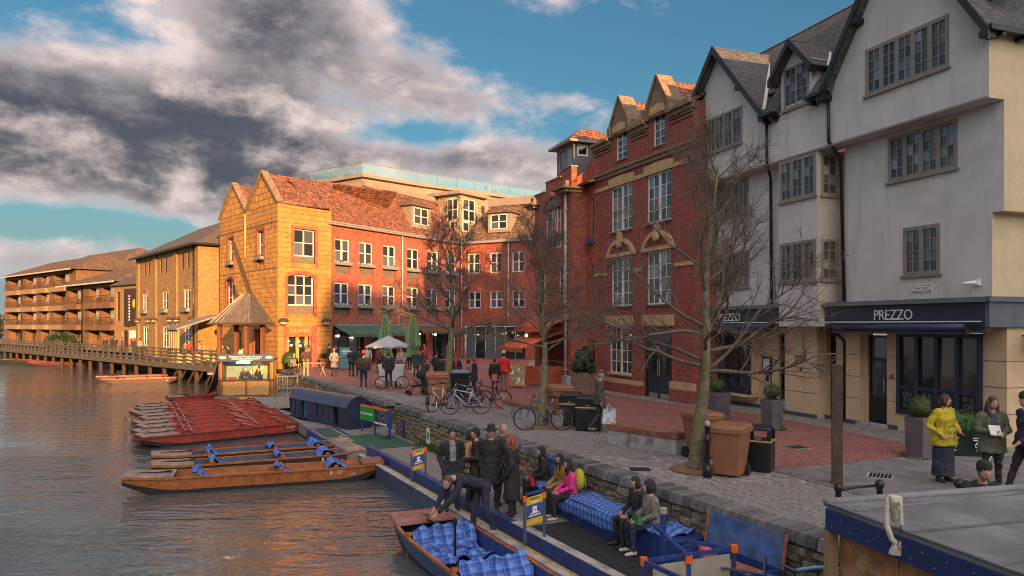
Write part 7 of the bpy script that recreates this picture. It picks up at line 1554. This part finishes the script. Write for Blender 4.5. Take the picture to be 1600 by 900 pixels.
def capsule(mb, a, b, ra, rb, mi, n=10):
    a, b = Vector(a), Vector(b); d = (b - a); L = d.length; d.normalize(); P = []; rs = []
    for t in (-.95, -.7, -.35): P.append(a + d * ra * t); rs.append(ra * math.sqrt(1 - t * t))
    for t in (0, .35, .7, 1): P.append(a + (b - a) * t); rs.append((ra + (rb - ra) * t))
    for t in (.35, .7, .95): P.append(b + d * rb * t); rs.append(rb * math.sqrt(1 - t * t))
    mb.tube(P, rs, n, mi)
STAND = dict(pel=(0, 0, .95), che=(0, 0, 1.28), nek=(0, .01, 1.47), hed=(0, .035, 1.635), kn=((.10, .03, .50), (-.10, .03, .50)), an=((.11, -.01, .08), (-.11, -.01, .08)), el=((.27, -.03, 1.12), (-.27, -.03, 1.12)), wr=((.27, .07, .88), (-.27, .07, .88)))
def pose(**k): d = dict(STAND); d.update(k); return d
POCKET = pose(el=((.255, -.075, 1.13), (-.255, -.075, 1.13)), wr=((.205, .06, .90), (-.205, .06, .90)))
FRONT = pose(el=((.27, .03, 1.13), (-.27, .03, 1.13)), wr=((.10, .25, 1.12), (-.10, .25, 1.08)))
WALK = pose(kn=((.10, .15, .52), (-.10, .02, .50)), an=((.10, .26, .10), (-.10, -.24, .13)), el=((.27, -.12, 1.13), (-.27, .06, 1.13)), wr=((.27, -.06, .90), (-.25, .24, .98)))
SIT = pose(pel=(0, 0, .55), che=(0, .02, .88), nek=(0, .04, 1.07), hed=(0, .08, 1.23), kn=((.12, .44, .52), (-.12, .44, .52)), an=((.13, .42, .08), (-.13, .42, .08)), el=((.25, .06, .74), (-.25, .06, .74)), wr=((.12, .30, .64), (-.12, .30, .64)))
BEND = pose(pel=(0, -.12, .92), che=(0, .34, 1.08), nek=(0, .52, 1.14), hed=(0, .66, 1.09), kn=((.11, .03, .50), (-.11, -.10, .49)), an=((.12, .02, .08), (-.12, -.28, .09)), el=((.20, .62, .86), (-.22, .66, .84)), wr=((.14, .84, .62), (-.12, .90, .60)))
CROUCH = pose(pel=(0, -.15, .35), che=(0, .05, .66), nek=(0, .14, .84), hed=(0, .2, .99), kn=((.16, .3, .50), (-.16, .3, .5)), an=((.14, .05, .08), (-.14, .05, .08)), el=((.26, .2, .6), (-.26, .2, .6)), wr=((.1, .42, .5), (-.1, .42, .5)))
VOX_NEAR, VOX_FAR = .017, .028
def person(label, p, face, h, ps, coat, legs, shoes=(.02, .02, .022), skin=None, hair=(.02, .015, .012), hair_kind='short', hem=None, top=None, near=False, hat=None, skirt=None, head_turn=0., fat=1., female=False, bag=None, sleeve=None, collar=None, group=None):
    s = h / 1.75; skin = skin or M_skin
    e = thing('person', label, 'person', p, R(face - 90), group); e.scale = (s, s, s)
    mats = [skin, cloth_m(coat), cloth_m(legs), cloth_m(shoes, .5), cloth_m(top or coat), cloth_m(skirt or legs)]
    prims = []
    def new(mi): m_ = MB(); prims.append((m_, mi)); return m_
    P = {k: Vector(v) if not isinstance(v[0], tuple) else [Vector(q) for q in v] for k, v in ps.items()}
    pel, che, nek, hed = P['pel'], P['che'], P['nek'], P['hed']; up = (nek - che).normalized(); spine = (che - pel).normalized(); sh = che + (nek - che) * .72
    fem = .93 if female else 1.
    m_ = new(1); etube(m_, [pel - spine * .10, pel, pel.lerp(che, .45), che, sh, nek - up * .01], [.165 * fat, .175 * fat, .155 * fat * fem, .185 * fat * fem, .165 * fem, .065], [.115 * fat, .125 * fat, .115 * fat, .125 * fat, .095, .06], 0)
    sx = .185 * fem
    for i, sg in enumerate((1, -1)):
        a = sh + Vector((sg * sx, 0, -.02)); m_ = new(1); capsule(m_, a, P['el'][i], .066 * fat, .055, 0); m_ = new(1); capsule(m_, P['el'][i], P['wr'][i], .055, .042, 0)
        d = (P['wr'][i] - P['el'][i]).normalized(); m_ = new(1 if ps is POCKET else 0); capsule(m_, P['wr'][i] + d * .035, P['wr'][i] + d * .085, .034, .030, 0, 8)
        hp = pel + Vector((sg * .09, 0, -.04)); m_ = new(2); capsule(m_, hp, P['kn'][i], .088 * fat, .062, 0); m_ = new(2); capsule(m_, P['kn'][i], P['an'][i] + Vector((0, 0, .03)), .060, .045, 0)
        an = P['an'][i]; m_ = new(3); capsule(m_, an + Vector((0, -.03, -.03)), an + Vector((sg * .02, .15, -.045)), .045, .038, 0, 8)
    m_ = new(0); capsule(m_, nek - up * .03, nek + up * .05, .055, .052, 0)
    HM = Matrix.Rotation(R(head_turn), 3, 'Z'); HF = HM @ Vector((0, 1, 0))
    if ps is BEND: HF = Vector((0, .75, -.66))
    m_ = new(0); m_.ell(hed, (.078, .098, .118), 14, 10, 0, HM); m_.ell(hed + HF * .035 - Vector((0, 0, .055)), (.058, .058, .062), 10, 8)
    m_.ell(hed + HF * .10 - Vector((0, 0, .012)), (.014, .022, .024), 6, 5)
    for sg in (-1, 1): m_.ell(hed + HM @ Vector((sg * .078, -.01, -.01)), (.012, .022, .03), 6, 5)
    if hem is not None:
        m_ = new(1); w0 = .19 * fat
        if skirt is None or True: etube(m_, [pel + Vector((0, 0, .12)), pel, Vector((pel.x, pel.y, (pel.z + hem) / 2)), Vector((pel.x, pel.y + .005, hem))], [w0, w0 * 1.02, w0 * 1.1, w0 * 1.18], [.14 * fat, .15 * fat, .165 * fat, .18 * fat], 0)
    if skirt is not None: m_ = new(5); etube(m_, [pel, pel - Vector((0, 0, .3)), Vector((pel.x, pel.y, .14))], [.17, .2, .22], [.14, .17, .19], 0)
    if collar: m_ = new(1); etube(m_, [nek - up * .06, nek + up * .03], [.12, .105], [.10, .095], 0)
    # join, remesh, hand each face the material of the nearest source face
    J = MB(); kd_pts = []
    for m_, mi in prims:
        J.add(m_.v, m_.f)
        for f in m_.f:
            c = Vector((0, 0, 0))
            for q in f: c += Vector(m_.v[q])
            kd_pts.append((c / len(f), mi))
        for v in m_.v: kd_pts.append((Vector(v), mi))
    me0 = J.mesh('body_source', mats[0]); ob = bpy.data.objects.new('body_source', me0); md = ob.modifiers.new('r', 'REMESH'); md.mode = 'VOXEL'; md.voxel_size = VOX_NEAR if near else VOX_FAR
    sm = ob.modifiers.new('s', 'SMOOTH'); sm.factor = .5; sm.iterations = 3 if near else 1
    me = baked(ob); bpy.data.meshes.remove(me0); me.name = 'body'
    kd = kdtree.KDTree(len(kd_pts))
    for i, (c, mi) in enumerate(kd_pts): kd.insert(c, i)
    kd.balance(); me.materials.clear()
    for m_ in mats: me.materials.append(m_)
    idx = []
    for po in me.polygons:
        c = po.center; mi = kd_pts[kd.find(c)[1]][1]
        if mi == 1 and top is not None:                       # an open coat shows what is worn under it
            t = (c - pel).dot(spine)
            if abs(c.x) < .055 and (c.y - (pel.y + (che.y - pel.y) * max(0, min(1, t / .33)))) > .06 and t > .12: mi = 4
        idx.append(mi)
    me.polygons.foreach_set('material_index', idx); me.polygons.foreach_set('use_smooth', [True] * len(idx))
    if near:                                                   # folds and creases in what is worn
        cloth_v = set()
        for po, mi in zip(me.polygons, idx):
            if mi in (1, 2, 5): cloth_v.update(po.vertices)
        sd_ = Vector((len(label) * 1.7, h * 9, 0)); nr = [v.normal.copy() for v in me.vertices]
        for vi in cloth_v:
            v = me.vertices[vi]; q = Vector((v.co.x * 11, v.co.y * 11, v.co.z * 6.5)) + sd_
            v.co += nr[vi] * (.013 - .034 * abs(mnoise.noise(q)) + .006 * mnoise.noise(q * 2.3))
    if near and ps is not POCKET:                              # fingers grow from each hand, five to a hand
        fm = MB()
        for i, sg in enumerate((1, -1)):
            d = (P['wr'][i] - P['el'][i]).normalized(); side = d.cross(Vector((0, 1, .2))); side = side.normalized() if side.length > .1 else Vector((1, 0, 0)); nrm = side.cross(d); hb_ = P['wr'][i] + d * .10
            for k in range(4):
                o_ = side * (k - 1.5) * .017; L = (.062, .07, .066, .052)[k]; fm.tube([hb_ + o_ - d * .02, hb_ + o_ + d * L * .5, hb_ + o_ + d * L * .85 + nrm * .014, hb_ + o_ + d * L + nrm * .034], [.0095, .009, .008, .006], 6)
            t0 = P['wr'][i] + d * .055 + side * .026 * sg; fm.tube([t0, t0 + side * .02 * sg + d * .025 + nrm * .01, t0 + side * .026 * sg + d * .055 + nrm * .016], [.011, .010, .007], 6)
        bm = bmesh.new(); bm.from_mesh(me); t_ = fm.mesh('fingers', skin, True); bm.from_mesh(t_); bm.to_mesh(me); bm.free(); bpy.data.meshes.remove(t_)
    link('body', me, e)
    fc = MB()
    for sg in (-1, 1): fc.ell(hed + HF * .089 + HM @ Vector((sg * .030, 0, .018)), (.011, .006, .006), 6, 4); fc.ell(hed + HF * .086 + HM @ Vector((sg * .032, 0, .04)), (.018, .006, .004), 6, 4)
    fc.ell(hed + HF * .090 - Vector((0, 0, .062)), (.022, .006, .006), 6, 4, 1); fc.build('face', [M_wood_d, mat('lips', (.33, .10, .09), .5)], e)
    hm = cloth_m(hair, .6)
    if hair_kind:
        q = MB(); nu, nv = 16, 10; rr_ = (.088, .108, .128); rings = []
        for j in range(nv + 1):
            t = math.pi * j / nv; ring = []
            for k in range(nu):
                a = 2 * math.pi * k / nu; v = Vector((math.sin(t) * math.cos(a), math.sin(t) * math.sin(a), math.cos(t)))
                cut = .90 if (v.y > .25 and v.z < .42) or (v.z < (-.35 if hair_kind != 'short' else -.15) and v.y > -.3) else 1.; w_ = 1 + .03 * math.sin(a * 5 + j); ring.append(hed + HM @ Vector((v.x * rr_[0] * cut * w_, v.y * rr_[1] * (cut if v.y > 0 else 1) * w_ - .006, v.z * rr_[2] * (cut if v.z < 0 else 1) + .004)))
            rings.append(ring)
        if hair_kind != 'bald': q.loft(rings)
        if hair_kind == 'long':
            etube(q, [hed + HM @ Vector((0, -.05, .02)), hed + HM @ Vector((0, -.075, -.10)), hed + HM @ Vector((0, -.085, -.22)), hed + HM @ Vector((0, -.08, -.33))], [.085, .10, .105, .06], [.055, .05, .045, .025], 0)
            for sg in (-1, 1): q.tube([hed + HM @ Vector((sg * .075, .0, .04)), hed + HM @ Vector((sg * .088, .01, -.08)), hed + HM @ Vector((sg * .08, .03, -.2)), hed + HM @ Vector((sg * .075, .05, -.28))], [.025, .032, .03, .012], 8)
        if hair_kind == 'bob':
            for sg in (-1, 1): q.tube([hed + HM @ Vector((sg * .07, -.03, .05)), hed + HM @ Vector((sg * .085, -.01, -.06)), hed + HM @ Vector((sg * .07, .0, -.12))], [.035, .04, .02], 8)
            q.ell(hed + HM @ Vector((0, -.06, -.06)), (.085, .055, .075), 10, 7)
        if hair_kind == 'bald': q.ell(hed + HM @ Vector((0, -.035, .0)), (.083, .080, .085), 12, 8)
        q.build('hair', hm, e, True)
    if hat:
        kind, c = hat; q = MB(); top_ = hed + Vector((0, 0, .03))
        if kind == 'beanie': q.lathe([(.092, 0), (.1, .02), (.1, .05), (.085, .10), (.04, .13), (.005, .137)], 14, tuple(top_ - Vector((0, .005, 0))), 0, .96, 1.12)
        if kind == 'pom': q.lathe([(.092, 0), (.1, .02), (.1, .05), (.085, .10), (.04, .13), (.005, .137)], 14, tuple(top_ - Vector((0, .005, 0))), 0, .96, 1.12); q.ell(top_ + Vector((0, 0, .16)), (.04, .04, .04), 8, 6)
        if kind == 'fedora': q.lathe([(.17, .015), (.165, .022), (.1, .012), (.096, .03), (.088, .12), (.06, .135), (.005, .125)], 18, tuple(top_), 0, .92, 1.12)
        if kind == 'cap': q.ell(top_ + Vector((0, .0, .045)), (.098, .118, .055), 14, 8); q.ell(top_ + HF * .10 + Vector((0, 0, .025)), (.07, .05, .012), 10, 6)
        if kind == 'hood': q.ell(hed + Vector((0, -.03, .0)), (.112, .115, .145), 14, 10)
        q.build('hat', cloth_m(c), e, True)
    return e
def worn(name, label, cat, parent_e, builder): 
    q = MB(); builder(q); return q
K = (.013, .013, .015); NV = (.016, .02, .035); DN = (.022, .032, .065); GY = (.10, .10, .105)
Z = -1.0
def dk(px, py): return gp(px, py, Z)
person('man in open black coat over grey top standing on the landing stage', dk(706, 797), -75, 1.78, POCKET, K, K, hem=.62, top=(.22, .21, .20), near=True, hair_kind='short', skin=M_skin_t)
person('person in camel coat with dark hair leaning in beside the man in black', dk(734, 790), -20, 1.68, FRONT, (.36, .22, .12), K, hem=.5, near=True, hair_kind='bob', female=True, skin=M_skin_t)
person('person in black jacket with brown shoulder strap next to the camel coat', dk(745, 792), 190, 1.74, FRONT, K, K, hem=.68, near=True, hair_kind='short')
person('man in wide black hat and long black coat in the middle of the group', dk(768, 797), -95, 1.82, POCKET, K, (.02, .018, .016), (.05, .03, .02), hem=.58, near=True, hat=('fedora', K), fat=1.15)
person('balding man in dark grey jacket behind the man in the hat', dk(786, 788), -60, 1.80, POCKET, (.05, .052, .058), DN, hem=.8, near=True, hair_kind='bald', collar=True)
person('red haired woman in long black coat facing the man in the hat', dk(800, 806), 165, 1.72, POCKET, K, K, hair=(.28, .07, .03), hair_kind='long', hem=.36, near=True, female=True)
person('man in navy suit bending down to the foreground punt', dk(742, 826) + Vector((.05, .1, -.14)), 214, 1.80, BEND, (.02, .022, .042), (.03, .035, .055), near=True, hair=(.10, .06, .035))
def on_bench(x, out=-.35, dz=0.): return BX.matrix_basis @ Vector((x, out, dz))
seat_face = math.degrees(math.atan2(QN.y, QN.x))
person('black haired woman in puffy black jacket seated at the end of the bench', on_bench(.55), seat_face - 20, 1.66, SIT, K, K, hair_kind='long', near=True, female=True, fat=1.15)
person('woman in mustard coat sitting behind the girl in pink', on_bench(1.35), seat_face - 5, 1.62, SIT, (.32, .20, .03), K, hair_kind='long', near=True, female=True, skin=M_skin_t)
pk = person('girl in bright pink jacket sitting on the blue bench', on_bench(1.95, -.5), seat_face - 15, 1.62, SIT, (.72, .05, .26), K, (.42, .40, .36), hair_kind='long', near=True, female=True, fat=1.08, skin=M_skin_t)
person('person in black jacket sitting beside the open chest', on_bench(4.05), seat_face - 5, 1.62, SIT, (.025, .025, .03), K, hair_kind='bob', near=True, female=True, skin=M_skin_t)
person('person in olive grey coat with dark hood seated nearest the chest', on_bench(4.55, -.42), seat_face - 15, 1.66, SIT, (.20, .19, .14), DN, (.5, .46, .42), near=True, fat=1.18, hat=('hood', K), hair_kind='short')
bk = thing('backpack', 'yellow green backpack worn by the girl in pink', 'backpack', on_bench(1.95, -.5), R(seat_face - 105)); q = MB(); q.ell((0, -.17, .80), (.17, .12, .23), 14, 10); q.build('pack', mat('pack_lime', (.42, .42, .03), .7, var=.15), bk, True); MB().box(-.1, .1, -.295, -.27, .66, .82).build('pocket', mat('pack_grey', (.2, .2, .19), .7), bk)
rb = thing('shoulder_bag', 'red handbag of the woman in the black puffy jacket', 'bag', on_bench(.62, -.72), R(seat_face - 100)); MB().hexa([(-.14, -.03, .45), (.14, -.03, .45), (.14, .05, .45), (-.14, .05, .45), (-.12, -.02, .62), (.12, -.02, .62), (.12, .04, .62), (-.12, .04, .62)]).build('pouch', mat('bag_red', (.55, .02, .03), .4), rb); MB().tube([(.1, 0, .62), (.14, .08, .85), (.1, .18, .98)], .013, 6).build('strap', mat('bag_red', (.55, .02, .03), .4), rb, True)
gb_ = thing('shoulder_bag', 'green bag on the lap of the person in the olive coat', 'bag', on_bench(4.55, -.74), R(seat_face - 105)); MB().hexa([(-.15, -.04, .56), (.15, -.04, .56), (.15, .06, .56), (-.15, .06, .56), (-.12, -.02, .70), (.12, -.02, .70), (.12, .04, .70), (-.12, .04, .70)]).build('pouch', mat('bag_green', (.03, .14, .06), .6), gb_)
# quay right
HIP = pose(el=((.34, -.06, 1.13), (-.33, -.03, 1.14)), wr=((.24, .12, .99), (-.20, .19, 1.03)))
YW = gp(1474, 753); yw = person('woman in mustard yellow coat and long dark skirt standing on the asphalt', YW, -70, 1.68, HIP, (.50, .40, .015), DN, hair=(.06, .03, .02), hair_kind='bob', hem=.74, near=True, skirt=(.045, .05, .075), female=True, fat=1.28, head_turn=42)
q = MB()
for x in (-.05, .06):
    for z in (1.12, 1.0, .9): q.ell((x, .195 + (.01 if z < 1.05 else -.015), z), (.014, .008, .014), 8, 5)
q.build('coat_buttons', M_black, yw)
hg = thing('handbag', 'dark handbag hanging from the arm of the woman in yellow', 'bag', YW + Vector((.36, -.12, 0)), R(-20)); MB().hexa([(-.16, -.05, .62), (.16, -.05, .62), (.16, .06, .62), (-.16, .06, .62), (-.1, -.03, .9), (.1, -.03, .9), (.1, .03, .9), (-.1, .03, .9)]).build('pouch', mat('bag_dark', (.02, .03, .024), .5), hg); MB().tube([(-.08, 0, .9), (-.06, 0, 1.02), (.06, 0, 1.02), (.08, 0, .9)], .012, 6).build('strap', M_black, hg, True)
PR = gp(1550, 765); person('curly haired woman in green parka reading a leaflet beside the woman in yellow', PR, -105, 1.70, FRONT, (.13, .14, .095), (.02, .02, .022), hair=(.075, .04, .028), hair_kind='long', hem=.70, top=(.06, .075, .10), near=True, female=True, fat=1.1, head_turn=14)
lf_ = thing('leaflet', 'pale leaflet held by the woman in the green parka', 'leaflet', PR + Vector((-.13, -.34, 1.12)), R(10)); o = MB().hexa([(-.13, -.01, -.07), (.1, -.01, -.09), (.1, 0, -.09), (-.13, 0, -.07), (-.12, .07, .1), (.12, .07, .08), (.12, .08, .08), (-.12, .08, .1)]).build('sheet', M_whitep, lf_)
person('man in navy jacket and dark cap at the right edge', gp(1606, 775), 175, 1.80, WALK, (.018, .024, .05), K, hem=.84, near=True, hat=('beanie', K), fat=1.15)
person('man in black beanie sitting low behind the booth roof', Vector((6.55, 10.35, 0)), -100, 1.74, CROUCH, K, K, near=True, hat=('beanie', K))
sp = thing('selfie_stick', 'thin grey pole leaning above the man in the black beanie', 'pole', Vector((6.75, 10.5, 0))); MB().tube([(-.1, 0, .62), (.12, .05, 1.12)], .012, 6).build('shaft', M_galv, sp)
CP = gp(937, 676); person('man in flat cap and grey tweed jacket with blue scarf walking past the bins', CP, 10, 1.74, WALK, (.085, .075, .065), (.06, .055, .05), (.30, .28, .26), hair=(.25, .23, .2), hem=.82, near=True, hat=('cap', (.10, .085, .07)), top=(.04, .05, .20))
cbag = thing('carrier_bag', 'blue and white carrier bag held by the man in the flat cap', 'bag', CP + Vector((.22, -.28, .28)), R(10)); MB().hexa([(-.2, -.03, 0), (.2, -.03, 0), (.2, .04, 0), (-.2, .04, 0), (-.17, -.015, .42), (.19, -.015, .42), (.19, .02, .42), (-.17, .02, .42)]).build('bag_body', poster_mat('bag_print', ((.35, .45, .6), (.6, .62, .65), (.10, .25, .5), (.6, .25, .08)), 9), cbag); MB().tube([(-.06, 0, .42), (0, 0, .56), (.08, 0, .42)], .008, 5).build('handle', M_whitep, cbag)
# middle distance
F_ = [('person in bright red hooded coat by the menu board', 787, 610, 80, 1.78, STAND, (.60, .02, .015), (.22, .15, .09), dict(hat=('beanie', (.5, .48, .45)), hem=.84, fat=1.1, shoes=(.3, .03, .03))),
 ('child sized figure in black coat with pink bag beside the red coat', 773, 613, 95, 1.55, STAND, K, K, dict(hem=.66, hat=('hood', (.08, .07, .065)), fat=1.1)),
 ('man with bright red hat and black jacket seen from behind near the wall', 568, 609, 85, 1.80, STAND, K, (.022, .03, .085), dict(hat=('beanie', (.62, .03, .03)), shoes=(.45, .43, .4), fat=1.1)),
 ('man in navy hoodie seen from behind at the cargo tricycle', 607, 608, 92, 1.76, POCKET, NV, (.022, .028, .06), dict(shoes=(.4, .38, .35), hair=(.05, .035, .025))),
 ('fair haired woman in grey padded coat beside the cargo tricycle', 622, 606, 110, 1.66, POCKET, (.09, .085, .09), DN, dict(hair=(.36, .24, .12), hair_kind='long', hem=.62, female=True, shoes=(.5, .05, .25))),
 ('person in dark green coat standing behind the pushchair', 650, 589, -90, 1.62, POCKET, (.02, .045, .03), K, dict(hem=.6, hair_kind='bob')),
 ('dark coated person left of the man with the red hat', 549, 588, 80, 1.70, FRONT, NV, K, dict(hem=.8)),
 ('dark hooded person right of the teal board', 561, 589, 100, 1.72, FRONT, K, K, dict(hem=.8, hat=('hood', K))),
 ('woman in light grey coat seen from behind at the teal board', 522, 588, 90, 1.66, POCKET, (.26, .235, .215), K, dict(hem=.55, hair=(.25, .14, .07), female=True)),
 ('person in black coat standing in the restaurant doorway queue', 514, 577, 0, 1.74, POCKET, K, K, dict(hem=.7)),
 ('person with red scarf behind the woman in light grey', 526, 577, 200, 1.70, FRONT, (.03, .03, .035), K, dict(top=(.5, .02, .02))),
 ('man in brown leather jacket standing at the folding table', 478, 588, 100, 1.76, POCKET, (.075, .04, .032), (.36, .29, .19), dict(shoes=(.3, .28, .25), hair=(.12, .1, .09))),
 ('woman in orange top at the restaurant entrance', 482, 577, 200, 1.66, FRONT, (.50, .22, .08), K, dict(hair_kind='bob', female=True)),
 ('black hooded person behind the tree by the bicycle cluster', 692, 613, 80, 1.72, STAND, K, K, dict(hat=('hood', K), hem=.7, fat=1.15)),
 ('woman in red headscarf facing the camera behind the bicycles', 712, 611, -80, 1.68, STAND, (.02, .018, .018), K, dict(hat=('hood', (.50, .03, .03)), hem=.5, top=(.4, .03, .03))),
 ('child in grey patterned coat behind the bicycles', 731, 613, 20, 1.45, STAND, (.22, .20, .19), K, dict(hem=.7, hat=('beanie', (.08, .07, .07)))),
 ('person in olive black coat at the right of the bicycle group', 741, 614, 160, 1.58, STAND, (.03, .03, .026), K, dict(hem=.6, hair=(.15, .08, .06), hair_kind='bob')),
 ('person in burgundy hood leaning over the dark bag by the brown bin', 664, 614, -30, 1.55, FRONT, (.055, .045, .05), K, dict(hat=('hood', (.20, .02, .03)), hem=.5, fat=1.2)),
 ('person in blue jacket seated far back on the restaurant terrace', 640, 578, -60, 1.66, STAND, (.05, .10, .14), K, dict()),
 ('person in grey jacket at the far edge of the courtyard near the glazing', 700, 583, 200, 1.70, STAND, (.16, .16, .17), K, dict()),
 ('person in dark blue coat walking behind the green parasol on the right', 660, 588, 10, 1.70, WALK, (.03, .04, .09), DN, dict(hem=.7)),
 ('person in maroon jumper by the left folded parasol', 592, 583, 160, 1.68, STAND, (.22, .03, .04), K, dict(hair_kind='bob')),
 ('person in beige mac behind the cargo tricycle', 628, 588, 250, 1.68, POCKET, (.34, .27, .18), DN, dict(hem=.5)),
 ('person in white top sitting area behind the teal board', 574, 579, 280, 1.66, STAND, (.5, .48, .45), K, dict(hair_kind='long')),
 ('person in black bomber jacket left of the bare tree behind the bicycles', 681, 603, 40, 1.74, POCKET, K, DN, dict()),
 ('man standing in red shirt under the restaurant awning', 663, 575, -90, 1.74, STAND, (.4, .04, .03), K, dict())]
for lb, px_, py_, fa, h, ps, c, l, kw in F_: person(lb, gp(px_, py_), fa, h, ps, c, l, near=False, **kw)
person('man in navy jacket seated at the restaurant corner', gp(459, 584) + Vector((0, 0, -.06)), -60, 1.74, SIT, NV, K, hair=(.20, .12, .06))
pb = thing('pink_bag', 'small pink shoulder bag on the black coated figure by the red coat', 'bag', gp(773, 613) + Vector((0, -.28, 0))); MB().box(-.12, .12, -.04, .04, .55, .82).build('pouch', mat('bag_pink', (.6, .10, .12), .5), pb); MB().tube([(-.1, 0, .82), (-.05, .12, 1.2)], .012, 5).build('strap', M_black, pb)
# boardwalk, pavilion and kiosk
for lb, p, fa, c, kw in (('person in dark coat on the boardwalk left of the banner house door', (-44.2, 80.0, 0), -90, K, dict(hem=.6)), ('man in black jacket on the boardwalk below the banner house', (-42.6, 79.0, 0), -60, K, dict()), ('person in purple grey jacket at the corner of the banner house', (-41.4, 78.2, 0), 200, (.10, .06, .07), dict()), ('person in dark coat at the left end of the warehouse', (-37.6, 73.2, 0), -90, (.03, .03, .035), dict(hem=.6)), ('person with pale backpack at the left end of the warehouse', (-36.6, 72.4, 0), 80, (.25, .25, .24), dict()),
 ('seated looking person in red at the boardwalk tables', (-27.2, 62.0, 0), -80, (.30, .05, .05), dict()), ('person in black jacket behind the boardwalk rail near the porch', (-23.0, 58.0, 0), -90, K, dict()), ('person in grey coat at the boardwalk tables', (-25.8, 60.8, 0), 10, (.3, .29, .28), dict()),
 ('person with orange brown hair under the crane pavilion', (-18.9, 48.0, 0), -40, (.16, .09, .05), dict(hair=(.25, .10, .04), hair_kind='bob')), ('person in black jacket under the crane pavilion', (-18.3, 47.6, 0), 200, K, dict()), ('person in cream jumper leaning at the crane pavilion', (-17.3, 47.3, 0), 100, (.48, .40, .30), dict())):
    person(lb, p, fa, 1.72, STAND if 'lean' not in lb else POCKET, c, K, near=False, **kw)
kr = KO.matrix_basis
for lb, x, fa in (('ticket seller in black leaning on the kiosk counter', 1.3, -60), ('ticket seller in dark jacket beside the steel urns in the kiosk', 2.05, -110)): p = kr @ Vector((x, .62, 0)); person(lb, p, fa, 1.66, FRONT, K, K, near=False)

bpy.data.scenes.remove(BENCH)
